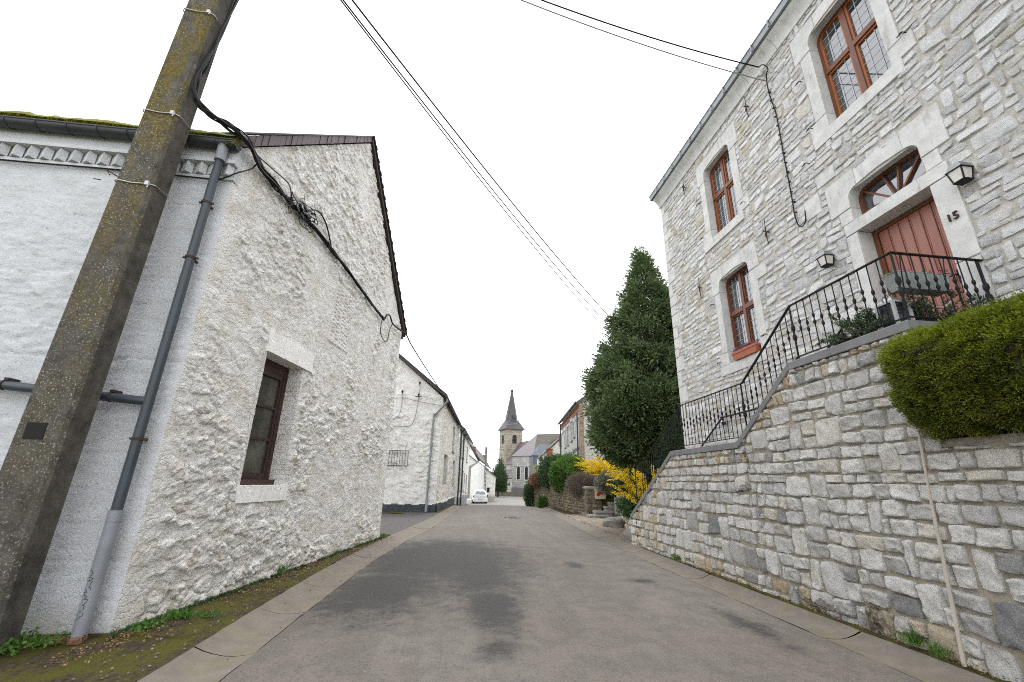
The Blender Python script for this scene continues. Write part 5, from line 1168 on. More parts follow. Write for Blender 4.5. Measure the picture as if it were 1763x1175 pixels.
# ---------------------------------------------------------------- concrete utility pole
pl = thing('utility_pole', 'lichen covered square concrete utility pole carrying cables in front of the white house', 'utility pole', (-4.17, 5.0, 0))
def psec(z):
    t = z / 12.0; xl = -4.44 + 0.235 * t; xr = -3.955 + 0.11 * t; y0, y1 = 4.85, 5.13; c = 0.035
    return [(xl + c, y0, z), (xr - c, y0, z), (xr, y0 + c, z), (xr, y0 + 0.085, z), (xr - 0.012, y0 + 0.10, z), (xr - 0.012, y1 - 0.03, z), (xr, y1, z), (xl, y1, z), (xl, y0 + c, z)]
m = MB(); m.loft([psec(z) for z in np.linspace(-0.3, 11.6, 40)]); m.build('shaft', POLE, pl, True, 30)
def at_z(z): t = z / 12.0; return -4.44 + 0.235 * t, -3.955 + 0.11 * t
for z in (7.88, 6.04, 4.95):
    a, b = at_z(z); m = MB(); o_ = 0.012
    m.tube([(a - o_, 5.13, z + 0.03), (a - o_, 4.88, z + 0.02), (a + 0.03, 4.85 - o_, z + 0.015), ((a + b) / 2, 4.85 - o_, z - 0.015), (b - 0.03, 4.85 - o_, z - 0.01), (b + o_, 4.88, z), (b + o_, 5.12, z + 0.02)], 0.008, 6)
    m.box(b - 0.06, b - 0.02, 4.81, 4.84, z - 0.04, z + 0.015); m.tube([(b - 0.03, 4.83, z - 0.02), (b - 0.01, 4.80, z - 0.09)], 0.006, 5)
    m.build('steel_band', STEELB, pl, True)
a, b = at_z(1.98); m = MB(); m.box(-4.29, -4.11, 4.842, 4.849, 1.9, 2.06); m.build('plate', simple('dark plate', (0.016, 0.015, 0.014), 0.7, spec=0.2), pl)
m = MB(); m.tube([(-4.3, 4.83, 5.0), (-4.42, 4.8, 5.06), (-4.36, 4.8, 4.99)], 0.008, 5); m.tube([(-4.46, 4.83, 4.93), (-4.52, 4.80, 4.92)], 0.006, 5); m.build('band_tail', RUST, pl)
# ---------------------------------------------------------------- second white house (gable towards us)
h2 = thing('white_house', 'white painted gable house beyond the asphalt yard with a blue black plinth', 'house', (-3, 27, 0))
A2 = rad(4.7); D2 = np.array([math.sin(A2), math.cos(A2), 0]); N2 = np.array([math.cos(A2), -math.sin(A2), 0]); C2 = np.array([-1.1, 24.0, 0])
def map2(s, z, d): return np.stack([C2[0] + D2[0] * s + N2[0] * d, C2[1] + D2[1] * s + N2[1] * d, z], -1)
def p2(s, z, d): return tuple(float(v) for v in map2(np.array(s, float), np.array(z, float), np.array(d, float)))
def map2g(s, z, d): return np.stack([C2[0] - s, C2[1] - d + 0 * s, z], -1)
def top2(s): return np.minimum(5.98 + 0.82 * np.asarray(s), 9.2)
def disp2(s, z):
    d, rn = rubble(s, z, 505, 1.5, 0.42, 0.24); return d * np.clip(s / 0.15, 0.2, 1) * (0.5 if False else 1) + np.where(z < 0.42, 0.045, 0.0), np.clip(rn + 0.25, 0, 1)
o = wallmesh('gable_wall', np.arange(0, 4.61, 0.045), np.arange(-0.1, 9.3, 0.045), disp2, map2g, top2, (), [WHITE_F, PLINTH], h2)
def plinth_faces(o, zmax):
    me = o.data; n = len(me.polygons); ce = np.zeros(n * 3); me.polygons.foreach_get('center', ce); z = ce.reshape(-1, 3)[:, 2] + o.parent.location.z + 0.03 * np.sin(ce.reshape(-1, 3)[:, 0] * 9); me.polygons.foreach_set('material_index', (z < zmax).astype(np.int32))
plinth_faces(o, 0.42)
H2W = [(2.3, 4.2, 1.4, 3.1), (6.5, 7.9, 3.55, 5.25), (7.9, 9.4, 1.2, 3.0)]
def disp2s(s, z):
    d, rn = rubble(s, z, 606, 1.3, 0.4, 0.22); k = 1.0
    for a, b, c, e in H2W: k = k * (1 - 0.9 * (1 - sstep(0.0, 0.2, np.maximum(np.maximum(a - s, s - b), np.maximum(c - z, z - e)))))
    return d * k * np.clip(s / 0.15, 0.2, 1) + np.where(z < 0.5, 0.05, 0.0), rn
o = wallmesh('street_wall', axis(0, 10.2, 0.07, [v for q in H2W for v in q[:2]]), axis(-0.5, 5.95, 0.06, [v for q in H2W for v in q[2:]]), disp2s, map2, None, H2W, [WHITE_S, PLINTH], h2)
plinth_faces(o, 0.45)
def far_window(parent, P, s0, s1, z0, z1, frame, glass, rec=0.22, sillm=None, shutter=None):
    m = MB()
    def b(a, c, e, f, d0, d1): m.hexa([P(a, e, d0), P(c, e, d0), P(c, e, d1), P(a, e, d1), P(a, f, d0), P(c, f, d0), P(c, f, d1), P(a, f, d1)])
    t = 0.07; b(s0, s0 + t, z0, z1, -rec - .06, -rec); b(s1 - t, s1, z0, z1, -rec - .06, -rec); b(s0 + t, s1 - t, z1 - t, z1, -rec - .06, -rec); b(s0 + t, s1 - t, z0, z0 + t, -rec - .06, -rec)
    b((s0 + s1) / 2 - .03, (s0 + s1) / 2 + .03, z0 + t, z1 - t, -rec - .06, -rec + .004)
    w_ = m.build('window', frame, parent); g = MB(); g.add([P(s0, z0, -rec - .03), P(s1, z0, -rec - .03), P(s1, z1, -rec - .03), P(s0, z1, -rec - .03)], [(0, 1, 2, 3)]); g.build('pane', glass, w_)
    m = MB(); e_ = 0.004
    for a, c in ((s0 - .1, s0 - e_ + .004), (s1 + e_ - .004, s1 + .1)): m.hexa([P(a, z0 - .1, -rec - .05), P(c, z0 - .1, -rec - .05), P(c, z0 - .1, -.004), P(a, z0 - .1, -.004), P(a, z1 + .1, -rec - .05), P(c, z1 + .1, -rec - .05), P(c, z1 + .1, -.004), P(a, z1 + .1, -.004)])
    m.hexa([P(s0, z1, -rec - .05), P(s1, z1, -rec - .05), P(s1, z1, -.004), P(s0, z1, -.004), P(s0, z1 + .1, -rec - .05), P(s1, z1 + .1, -rec - .05), P(s1, z1 + .1, -.004), P(s0, z1 + .1, -.004)])
    m.build('reveal', WHITE_F, w_)
    if sillm: m = MB(); m.hexa([P(s0 - .08, z0 - .1, -rec), P(s1 + .08, z0 - .1, -rec), P(s1 + .08, z0 - .1, .06), P(s0 - .08, z0 - .1, .06), P(s0 - .08, z0, -rec), P(s1 + .08, z0, -rec), P(s1 + .08, z0 - .02, .06), P(s0 - .08, z0 - .02, .06)]); m.build('sill', sillm, w_)
    return w_
GREYW = simple('grey window paint', (0.22, 0.22, 0.22), 0.5); WHITEW = simple('white window paint', (0.7, 0.7, 0.68), 0.5)
far_window(h2, p2, *H2W[0], GREYW, GLASS_D, 0.3); far_window(h2, p2, *H2W[1], GREYW, GLASS_D, 0.25, COPING); far_window(h2, p2, *H2W[2], GREYW, GLASS_K, 0.3)
m = MB()
x1 = C2[0] + 0.22
def roof2(y0, y1, tk): return [(x1, y0, 5.98), (-5.0, y0, 9.18), (-5.0, y1, 9.18), (x1 + 0.85, y1, 5.72)], tk
q, _ = roof2(23.85, 34.1, 0); m.prism(q, [(p[0], p[1], p[2] + 0.14) for p in q]); q2 = [(-5.0, 23.85, 9.18), (-9.2, 23.85, 6.0), (-9.2, 34.1, 6.0), (-5.0, 34.1, 9.18)]; m.prism(q2, [(p[0], p[1], p[2] + 0.14) for p in q2]); m.build('roof', SLATE, h2)
m = MB(); m.prism([(x1 + .02, 23.86, 5.92), (-5.0, 23.86, 9.14), (-5.0, 23.86, 9.36), (x1 + .02, 23.86, 6.13)], [(x1 + .02, 23.75, 5.92), (-5.0, 23.75, 9.14), (-5.0, 23.75, 9.36), (x1 + .02, 23.75, 6.13)]); m.build('verge_board', TIMBER, h2)
m = MB(); m.add([(-9, 24.02, -.1), (-5.6, 24.02, -.1), (-5.6, 24.02, 8.6), (-9, 24.02, 6)], [(0, 1, 2, 3)]); m.box(-9.0, -8.9, 24.03, 34, -.1, 6); m.box(-9, -0.35, 34.03, 34.1, -.5, 5.7); m.build('back_wall', WHITE_P, h2)
gut2 = MB(); gut2.tube([(x1 + 0.02, 23.8, 5.93), (x1 + 0.87, 34.1, 5.66)], 0.075, 10); gut2.build('roof_gutter', ZINC_D, h2, True, 40)
m = MB(); m.tube(spline([(x1 - 0.0, 23.85, 5.9), (x1 - 0.02, 23.8, 5.7), (x1 - 0.55, 23.86, 5.05), (x1 - 0.66, 23.88, 4.7), (x1 - 0.68, 23.88, 0.75), (x1 - 0.68, 23.86, 0.45)], 5), 0.055, 10)
dpx = m.build('drain_pipe', ZINC, h2, True, 40); m = MB(); m.tube([(x1 - .68, 23.86, 0.8), (x1 - .68, 23.84, 0.14), (x1 - .66, 23.7, 0.05)], 0.07, 10); m.build('pipe_foot', PVC_L, dpx, True, 40)
m = MB(); zz = 5.78
for s in (0.25, 0.45, 0.65): pass
m.tube([(x1 - .1, 23.88, 5.5), (-2.45, 23.9, 5.72), (-3.4, 23.88, 5.9)], 0.016, 6); m.tube(spline([(-2.42, 23.9, 6.5), (-2.45, 23.87, 5.6), (-2.6, 23.88, 4.6), (-2.9, 23.88, 4.35), (-3.6, 23.88, 4.3), (-3.75, 23.88, 4.1), (-3.85, 23.88, 3.2)], 6), 0.018, 6)
m.tube(spline([(-3.3, 23.88, 6.1), (-3.36, 23.88, 5.1), (-3.6, 23.88, 4.75), (-3.95, 23.88, 4.7)], 6), 0.016, 6); m.build('conduit', GREYCAB, h2, True)
m = MB()
for x, z in ((-3.33, 6.1), (-2.44, 6.62), (-2.44, 5.95)):
    m.lathe([(0, 0), (0.05, 0.01), (0.035, 0.05), (0.055, 0.09), (0.055, 0.13), (0.02, 0.16), (0, 0.16)], (x, 23.72, z), 8); m.tube([(x, 24.02, z - .02), (x, 23.72, z - .02), (x, 23.72, z + .05)], 0.014, 5)
m.tube([(-2.62, 23.78, 5.95), (-2.28, 23.78, 5.99)], 0.025, 6); m.build('insulator', IRON, h2, True)
m = MB(); m.tube([(-3.98, 23.8, 2.27), (-2.68, 23.8, 2.29)], 0.022, 6); m.tube([(-3.98, 23.8, 3.04), (-2.70, 23.8, 3.06)], 0.016, 6)
for i in range(10): x = -3.95 + i * 0.138; m.tube([(x, 23.8, 2.27), (x, 23.8, 3.05)], 0.011, 5)
m.tube([(-2.9, 23.8, 3.06), (-2.78, 23.78, 3.5)], 0.008, 5)
for x in (-3.9, -2.75): m.tube([(x, 23.8, 2.3), (x, 24.03, 2.3)], 0.014, 5)
tag(m.build('iron_grille', IRON, None, True), 'small black iron bar grille fixed low on the white gable', 'railing')
m = MB(); m.tube(sag((-4.3, 23.78, 1.0), (-2.85, 23.78, 1.5), 0.06, 10), 0.006, 5); tag(m.build('red_cord', simple('red cord', (0.45, 0.12, 0.09), 0.7), None, True), 'thin red cord stretched across the white gable below the iron grille', 'cord')

# ---------------------------------------------------------------- third white house, further down the street
h3 = thing('white_house', 'white terrace house with grey plinth and two black drain pipes down the street', 'house', (0, 40, -0.3))
C3 = np.array(p2(10.22, 0, 0.18)); 
def map3(s, z, d): return np.stack([C3[0] + D2[0] * s + N2[0] * d, C3[1] + D2[1] * s + N2[1] * d, z], -1)
def p3(s, z, d): return tuple(float(v) for v in map3(np.array(s, float), np.array(z, float), np.array(d, float)))
L3 = 12.9
W3 = [(1.3, 2.7, 3.45, 4.85), (3.9, 5.3, 3.5, 4.95), (8.6, 10.2, 3.4, 4.8), (1.5, 2.8, 0.9, 2.6), (4.6, 6.0, 0.85, 2.45), (7.0, 8.2, 0.7, 2.3), (9.5, 11.2, 0.55, 2.2)]
dsp3 = lambda s, z: (0.02 * fbm(s * 3, z * 3, 3, 77) * np.clip(s / .2, 0, 1), 0 * s + 0.6)
o = wallmesh('street_wall', axis(0, L3, 0.15, [v for q in W3 for v in q[:2]]), axis(-0.9, 5.5, 0.12, [v for q in W3 for v in q[2:]]), dsp3, map3, None, W3, [WHITE_F, simple('grey plinth paint', (0.22, 0.225, 0.24), 0.8)], h3)
plinth_faces(o, 0.36)
for q in W3: far_window(h3, p3, *q, GREYW, GLASS_K, 0.22, COPING)
m = MB(); m.hexa([p3(-0.02, 5.5, 0.25), p3(L3, 5.45, 0.25), p3(L3, 8.6, -4), p3(-.02, 8.7, -4), p3(-0.02, 5.62, 0.25), p3(L3, 5.57, 0.25), p3(L3, 8.72, -4), p3(-.02, 8.82, -4)]); m.build('roof', SLATE, h3)
m = MB(); m.hexa([p3(L3 - .02, -.9, -.02), p3(L3, -.9, -.02), p3(L3, -.9, -7), p3(L3 - .02, -.9, -7), p3(L3 - .02, 5.5, -.02), p3(L3, 5.5, -.02), p3(L3, 5.5, -7), p3(L3 - .02, 5.5, -7)]); m.build('side_wall', WHITE_P, h3); m = MB(); m.hexa([p3(-.001, 5.5, -.02), p3(.02, 5.5, -.02), p3(.02, 8.7, -4), p3(-.001, 8.7, -4), p3(-.001, 0, -.02), p3(.02, 0, -.02), p3(.02, 0, -4), p3(-.001, 0, -4)]); m.build('side_wall', WHITE_P, h3)
m = MB(); m.tube([p3(0, 5.5, 0.3), p3(L3, 5.45, 0.3)], 0.09, 10); m.build('roof_gutter', ZINC_D, h3, True)
for s in (0.35, 3.35): m = MB(); m.tube(spline([p3(s, 5.45, .3), p3(s, 5.2, .1), p3(s, 5.0, .08), p3(s, -.3, .08)], 4), 0.06, 8); m.build('drain_pipe', ZINC_D, h3, True)

# ---------------------------------------------------------------- fourth house: low white gable by the parked car
h4 = thing('white_house', 'low white gable house behind the parked white car', 'house', (2.5, 47, -0.5))
Y4 = 52.0; g4 = gzf(52)
def gab(mb, pts, y0, y1): mb.prism([(x, y0, z) for x, z in pts], [(x, y1, z) for x, z in pts])
m = MB(); gab(m, [(1.106, g4 - .2), (4.204, g4 - .2), (4.271, 2.120), (1.173, 4.477), (0.996, 4.477)], Y4, Y4 + 7); m.build('gable_wall', WHITE_F, h4)
m = MB(); gab(m, [(1.350, g4 - .2), (2.899, g4 - .2), (2.899, 3.204), (2.191, 3.702), (1.372, 3.116)], Y4 - 0.25, Y4 - 0.005); m.build('front_wall', WHITE_P, h4)
m = MB(); gab(m, [(1.106, g4 - .2), (1.344, g4 - .2), (1.366, 3.094), (2.191, 3.702), (2.213, 3.835), (1.129, 3.260)], Y4 - 0.26, Y4 - 0.006); m.build('stone_edge', simple('grey stone edge', (0.30, 0.29, 0.26), 0.9, var=0.3, sc=4), h4)
m = MB(); q = [(0.996, Y4 - .15, 4.499), (4.481, Y4 - .15, 1.987), (4.481, Y4 + 7, 1.987), (0.996, Y4 + 7, 4.499)]; m.prism(q, [(p[0], p[1], p[2] + .1) for p in q]); m.build('roof', SLATE, h4)
m = MB(); m.box(3.32, 3.61, Y4 - .03, Y4 + .05, 0.47, 0.96); m.build('window', BLACKM, h4)
m = MB(); m.box(1.0, 1.4, 47.3, 49.0, gzf(48) - 0.1, gzf(48) + 0.42); tag(m.build('white_trough', WHITE_P), 'low white stone trough against the house left of the parked car', 'trough')
m = MB()
h5 = thing('slate_roof_house', 'old slate roofed house with two orange brick chimneys rising behind the low white gable', 'house', (1, 70, -0.9))
m = MB()
m.hexa([(0.69, 60, 7.15), (4.7, 86, 5.95), (6.0, 86, 3.9), (2.75, 60, 4.2), (0.66, 60, 7.39), (4.74, 86, 6.16), (6.1, 86, 4.0), (2.85, 60, 4.35)]); m.hexa([(0.69, 60, 7.15), (4.7, 86, 5.95), (1.4, 87, 3.6), (-3.4, 61, 4.2), (0.66, 60, 7.39), (4.74, 86, 6.16), (1.3, 87, 3.8), (-3.5, 61, 4.35)]); m.build('roof', SLATE, h5)
m = MB(); m.hexa([(-3.2, 61, -1.2), (2.5, 60.2, -1.2), (5.7, 85.8, -1.2), (1.5, 86.4, -1.2), (-3.2, 61, 4.2), (2.5, 60.2, 4.2), (5.7, 85.8, 3.9), (1.5, 86.4, 3.7)]); m.build('wall', WHITE_P, h5)
m = MB(); m.add([(-3.2, 60.3, 4.2), (2.5, 60.1, 4.2), (0.67, 60.05, 7.1)], [(0, 1, 2)]); m.build('gable_wall', WHITE_P, h5)
for x, y, z0, z1, s in ((1.85, 60.6, 4.7, 6.05, 0.3), (4.75, 84, 4.9, 6.3, 0.36)): m = MB(); m.box(x - s, x + s, y - s, y + s, z0, z1); m.box(x - s - .05, x + s + .05, y - s - .05, y + s + .05, z1, z1 + 0.08); m.build('chimney', BRICK, h5)

# far pole with lamp arm
fp_ = thing('utility_pole', 'pierced concrete street pole with a lamp arm beside the parked white car', 'utility pole', (2.95, 51.3, gzf(51)))
m = MB(); zb = gzf(51); n = 14; y0, y1 = 51.2, 51.42
for k in range(2):
    x0 = 2.88 + k * 0.19; m.hexa([(x0, y0, zb), (x0 + .066, y0, zb), (x0 + .066, y1, zb), (x0, y1, zb), (x0 - k * .03, y0, 5.42), (x0 + .066 - k * .03, y0, 5.42), (x0 + .066 - k * .03, y1, 5.42), (x0 - k * .03, y1, 5.42)])
for i in range(n): z = zb + 0.05 + i * (5.4 - zb) / n; m.box(2.94, 3.075 - i * 0.001, y0 + .01, y1 - .01, z, z + (0.13 if i < 8 else 0.4))
m.build('shaft', simple('grey concrete', (0.16, 0.155, 0.14), 0.9), fp_)
m = MB(); m.tube([(2.99, 51.15, 4.95), (3.43, 51.15, 4.95)], 0.03, 6); m.tube([(2.99, 51.15, 5.37), (3.48, 51.15, 5.37)], 0.025, 6); m.tube([(2.99, 51.15, 5.14), (3.98, 51.15, 5.58)], 0.022, 6); m.build('arm', ZINC_D, fp_, True)
m = MB(); m.loft([[(3.93 + t * 0.5, 51.15 + a * w_, 5.56 + t * 0.09 + b * h_) for a, b in ((-1, 0), (0, 1), (1, 0), (0, -0.5))] for t, w_, h_ in ((0, .03, .03), (.3, .1, .07), (.8, .1, .06), (1, .03, .02))]); m.build('lamp_head', ZINC, fp_, True)

# ---------------------------------------------------------------- church
ch = thing('stone_church', 'stone village church with a slate spire at the end of the street', 'church', (12, 102, -1.2))
ang = rad(17); e1 = Vector((math.cos(ang), math.sin(ang), 0)); e2 = Vector((-math.sin(ang), math.cos(ang), 0)); K = Vector((10.85, 104.5, 0)); TW = 4.25
def tq(a, b, z): return tuple(K + e1 * a + e2 * b + Vector((0, 0, z)))
def tring(o, z): return [tq(-o, -o, z), tq(TW + o, -o, z), tq(TW + o, TW + o, z), tq(-o, TW + o, z)]
m = MB(); m.loft([tring(0.18, -1.6), tring(0.18, 5.2), tring(0.02, 5.4), tring(0.02, 13.9)]); m.cur = 1
for z in (5.5, 9.2, 12.6): m.loft([tring(0.1, z), tring(0.1, z + 0.2)])
m.cur = 0
m.build('tower', [CHURCH_T, CHURCH_S], ch)
def wedge(mb, a0, a1, z0, z1, face, d=0.06, arch=True):
    pts = [(a0, z0), (a1, z0), (a1, z1)] + ([((a0 + a1) / 2 + (a1 - a0) / 2 * math.cos(t), z1 + (a1 - a0) / 2 * math.sin(t)) for t in np.linspace(0.3, 2.84, 6)] if arch else []) + [(a0, z1)]
    mb.prism([face(p[0], p[1], -0.3) for p in pts], [face(p[0], p[1], d) for p in pts])
fr = lambda a, z, d: tq(a, -d, z); lf = lambda b, z, d: tq(-d, b, z)
for f, c, ww_ in ((fr, TW * 0.5, 0.55), (lf, TW * 0.5, 0.55)):
    m = MB(); wedge(m, c - ww_, c + ww_, 10.5, 12.0, f, 0.05); bw = m.build('belfry_window', BLACKM, ch)
    m = MB()
    for i in range(5): z = 10.6 + i * 0.33; m.hexa([f(c - ww_ + .03, z, 0.06), f(c + ww_ - .03, z, 0.06), f(c + ww_ - .03, z, 0.12), f(c - ww_ + .03, z, 0.12), f(c - ww_ + .03, z + .1, 0.06), f(c + ww_ - .03, z + .1, 0.06), f(c + ww_ - .03, z + .06, 0.12), f(c - ww_ + .03, z + .06, 0.12)])
    m.build('louvre', SLATE, bw)
cen = K + e1 * TW / 2 + e2 * TW / 2
def octr(r, z): return [tuple(cen + (e1 * math.cos(a) + e2 * math.sin(a)) * r + Vector((0, 0, z))) for a in [math.pi / 8 + k * math.pi / 4 for k in range(8)]]
def sqr8(o, z):   # square ring with 8 points matching the octagon
    h = TW / 2 + o; c = [(h, h * .41), (h * .41, h), (-h * .41, h), (-h, h * .41), (-h, -h * .41), (-h * .41, -h), (h * .41, -h), (h, -h * .41)]
    return [tuple(cen + e1 * a + e2 * b + Vector((0, 0, z))) for a, b in c]
m = MB(); m.loft([tring(0.45, 13.8), tring(0.45, 13.92), tring(-0.85, 16.2)]); m.loft([octr(1.6, 16.0), octr(1.55, 16.4), octr(0.16, 23.9)]); sp = m.build('spire', SLATE, ch)
m = MB(); m.lathe([(0, 0), (0.15, 0), (0.42, .15), (0.42, .3), (0.15, .55), (0.06, 1.2), (0.03, 1.2), (0.03, 3.4), (0, 3.4)], (cen.x, cen.y, 23.5), 8); m.bar((cen.x - .35, cen.y, 26.1), (cen.x + .35, cen.y, 26.1), 0.07, 0.07); m.build('finial', IRON, sp, True, 40)
m = MB(); q = cen - e2 * 1.55 + e1 * 0.1; m.box(q.x - .35, q.x + .35, q.y - .25, q.y + 1, 16.7, 17.4); m.build('dormer', SLATE, sp)
# nave (towards us), aisle, hipped choir
NV = [(-0.2, 5.75), (4.6, 5.75), (2.7, 10.9)]
def nq(a, b, z): return tuple(K + e1 * a - e2 * b + Vector((0, 0, z)))
LN = 6.5
m = MB(); m.hexa([nq(0, 0.2, -1.4), nq(4.4, .2, -1.4), nq(4.4, LN, -1.4), nq(0, LN, -1.4), nq(0, .2, 5.75), nq(4.4, .2, 5.75), nq(4.4, LN, 5.75), nq(0, LN, 5.75)]); m.build('nave_wall', CHURCH_S, ch)
m = MB(); m.prism([nq(-.35, 0.05, 5.5), nq(5.8, 0.05, 5.5), nq(3.6, 0.05, 10.9)], [nq(-.35, LN, 5.5), nq(5.8, LN, 5.5), nq(3.6, LN, 10.9)]); m.build('nave_roof', SLATE_P, ch)
m = MB(); m.hexa([nq(-1.2, 0.3, -1.4), nq(-.01, .3, -1.4), nq(-.01, LN + 1, -1.4), nq(-1.2, LN + 1, -1.4), nq(-1.2, .3, 2.6), nq(-.01, .3, 2.6), nq(-.01, LN + 1, 2.6), nq(-1.2, LN + 1, 2.6)]); m.build('aisle_wall', CHURCH_S, ch)
m = MB(); m.hexa([nq(-1.4, 0.2, 2.45), nq(-.01, .2, 4.2), nq(-.01, LN + 1, 4.2), nq(-1.4, LN + 1, 2.45), nq(-1.4, .2, 2.6), nq(-.01, .2, 4.4), nq(-.01, LN + 1, 4.4), nq(-1.4, LN + 1, 2.6)]); m.build('aisle_roof', SLATE_P, ch)
CA = Vector((11.25, 94.6, 0)); CB = Vector((15.4, 93.4, 0)); cu = (CB - CA).normalized(); cv = Vector((-cu.y, cu.x, 0)); CL = (CB - CA).length
def cq(a, b, z): return tuple(CA + cu * a + cv * b + Vector((0, 0, z)))
m = MB(); m.hexa([cq(0, 0, -1.4), cq(CL, 0, -1.4), cq(CL + 7, 7, -1.4), cq(0, 7, -1.4), cq(0, 0, 7.05), cq(CL, 0, 7.05), cq(CL + 7, 7, 7.05), cq(0, 7, 7.05)]); m.build('choir_wall', CHURCH_S, ch)
m = MB(); apex = cq(4.9, 3.6, 12.0); rend = cq(10.5, 5.5, 12.4)
m.add([cq(-.25, -.3, 6.9), cq(CL + .2, -.3, 7.1), apex, cq(-.25, 7.2, 6.9)], [(0, 1, 2), (0, 2, 3)]); m.add([cq(-.25, 7.2, 6.9), apex, rend, cq(8, 9, 7)], [(0, 1, 2, 3)]); m.build('choir_roof', SLATE_L, ch)
m = MB(); m.add([cq(CL + .2, -.3, 7.1), cq(CL + 8, 6.0, 7.1), rend, apex], [(0, 1, 2, 3)]); m.build('choir_roof', SLATE_M, ch, label='mossy dark side of the choir roof')
m = MB(); m.add([(19.5, 100, 9.5), (27, 97, 7), (26, 106, 13.6), (20.5, 107, 12.9)], [(0, 1, 2, 3)]); m.build('transept_roof', SLATE_L, ch)
fc = lambda a, z, d: cq(a, -d, z)
for a in (1.35, 3.05):
    m = MB(); wedge(m, a - .32, a + .32, 2.2, 4.6, fc, 0.04); cw = m.build('choir_window', GLASS_K, ch)
    m = MB(); P_ = [(a - .32, 2.2), (a + .32, 2.2), (a + .32, 4.6), (a, 4.95), (a - .32, 4.6)]; O_ = [(a - .5, 2.0), (a + .5, 2.0), (a + .5, 4.65), (a, 5.15), (a - .5, 4.65)]
    V = [fc(*p, 0.07) for p in O_] + [fc(*p, 0.07) for p in P_]; m.add(V, [(i, (i + 1) % 5, 5 + (i + 1) % 5, 5 + i) for i in range(5)]); m.build('window_surround', DRESSED, cw)
m = MB(); f2_ = lambda b, z, d: nq(-1.2 - d, b, z); wedge(m, 4.6, 5.6, 0.9, 2.1, f2_, 0.05, False); m.build('aisle_window', GLASS_K, ch)
m = MB(); f3_ = lambda b, z, d: nq(-d, b, z); wedge(m, 2.6, 3.3, 4.6, 5.2, f3_, 0.05); m.build('clerestory_window', GLASS_K, ch)
for z0, z1 in ((-1.3, 0.6), (4.9, 5.05)):
    m = MB(); m.hexa([cq(-.08, -.1, z0), cq(CL + .05, -.1, z0), cq(CL + .05, 0.0, z0), cq(-.08, 0, z0), cq(-.08, -.1 if z0 > 0 else -.14, z1), cq(CL + .05, -.1, z1), cq(CL + .05, 0.0, z1), cq(-.08, 0, z1)]); m.build('string_course', CHURCH_S if z0 > 0 else COPING, ch)
# blue grey annex, church wall, blue bin bags
an = thing('blue_roofed_annex', 'dark blue grey hip roofed building in front of the church choir', 'building', (16, 80, -0.9))
m = MB(); m.box(13.25, 19.5, 80, 84, -1.2, 6.35); m.build('wall', simple('dark slate cladding', (0.10, 0.115, 0.15), 0.6, var=0.2), an)
m = MB(); m.loft([[(13.0, 79.7, 6.35), (19.9, 79.7, 6.35), (19.9, 84.3, 6.35), (13.0, 84.3, 6.35)], [(15.0, 81.5, 8.55), (18.3, 81.5, 8.55), (18.3, 82.5, 8.55), (15.0, 82.5, 8.55)]]); m.build('roof', SLATE_B, an)
m = MB(); ww0 = [(7.1, 86.5), (13.7, 86.0)]; m.hexa([(6.6, 86.3, -1.3), (14.2, 85.6, -1.3), (14.2, 86.0, -1.3), (6.6, 86.7, -1.3), (6.6, 86.3, -0.25), (14.2, 85.6, -0.05), (14.2, 86.0, -0.05), (6.6, 86.7, -0.25)]); tag(m.build('church_wall', STONE_G), 'low grey stone wall in front of the church', 'wall')
m = MB(); m.lathe([(0, 0), (0.3, 0), (0.36, .15), (0.3, .4), (0.1, .5), (0, .5)], (12.95, 84, -0.62), 10); tag(m.build('blue_bag', simple('blue plastic', (0.10, 0.12, 0.35), 0.4), None, True), 'small blue plastic bag left by the low church wall', 'bag')
m = MB(); m.box(12.9, 13.3, 62, 80, -1, 4.6); tag(m.build('garden_wall', simple('mossy high wall', (0.22, 0.20, 0.10), 0.9, var=0.35, sc=1.2)), 'high mossy wall below the blue grey annex', 'wall')

# ---------------------------------------------------------------- far house on the right, with brick frieze
rh = thing('brick_frieze_house', 'pale stone house with an orange brick frieze beyond the big conifer', 'house', (8.6, 34, 0))
r0 = Vector((7.98, 28.6, 0)); r1 = Vector((9.32, 40.0, 0)); ru = (r1 - r0).normalized(); rn_ = Vector((-ru.y, ru.x, 0)); RL = (r1 - r0).length
def rq(s, z, d): return tuple(r0 + ru * float(s) + rn_ * float(d) + Vector((0, 0, float(z))))
def rmap(s, z, d):
    s, z, d = np.broadcast_arrays(s, z, d); return np.stack([r0.x + ru.x * s + rn_.x * d, r0.y + ru.y * s + rn_.y * d, z], -1)
WR = [(8.0, 8.75, 4.55, 6.0), (6.15, 6.95, 4.6, 6.05), (3.9, 4.75, 4.75, 6.2), (2.6, 3.2, 4.9, 6.0), (6.4, 7.1, 2.2, 3.9), (4.1, 4.8, 2.3, 3.9)]
zt = lambda s, z: (0.012 * fbm(s * 4, z * 4, 3, 7), 0 * s + 0.5)
wallmesh('street_wall', axis(0, RL, 0.2, [v for q in WR for v in q[:2]]), axis(0, 6.35, 0.2, [v for q in WR for v in q[2:]]), zt, rmap, None, WR, RH_S, rh)
def rbox(mb, s0, s1, z0, z1, d0, d1): mb.hexa([rq(s0, z0, d0), rq(s1, z0, d0), rq(s1, z0, d1), rq(s0, z0, d1), rq(s0, z1, d0), rq(s1, z1, d0), rq(s1, z1, d1), rq(s0, z1, d1)])
m = MB(); rbox(m, 0, RL, 6.35, 6.85, -.3, 0.03); rbox(m, 0, RL, 6.72, 6.85, 0.031, 0.09); m.build('brick_frieze', BRICK, rh)
m = MB(); rbox(m, 0, 0.4, 0, 6.348, 0.001, 0.04); rbox(m, -0.03, -.001, 0, 6.85, -.22, 0.04); m.build('brick_edge', BRICKN, rh)
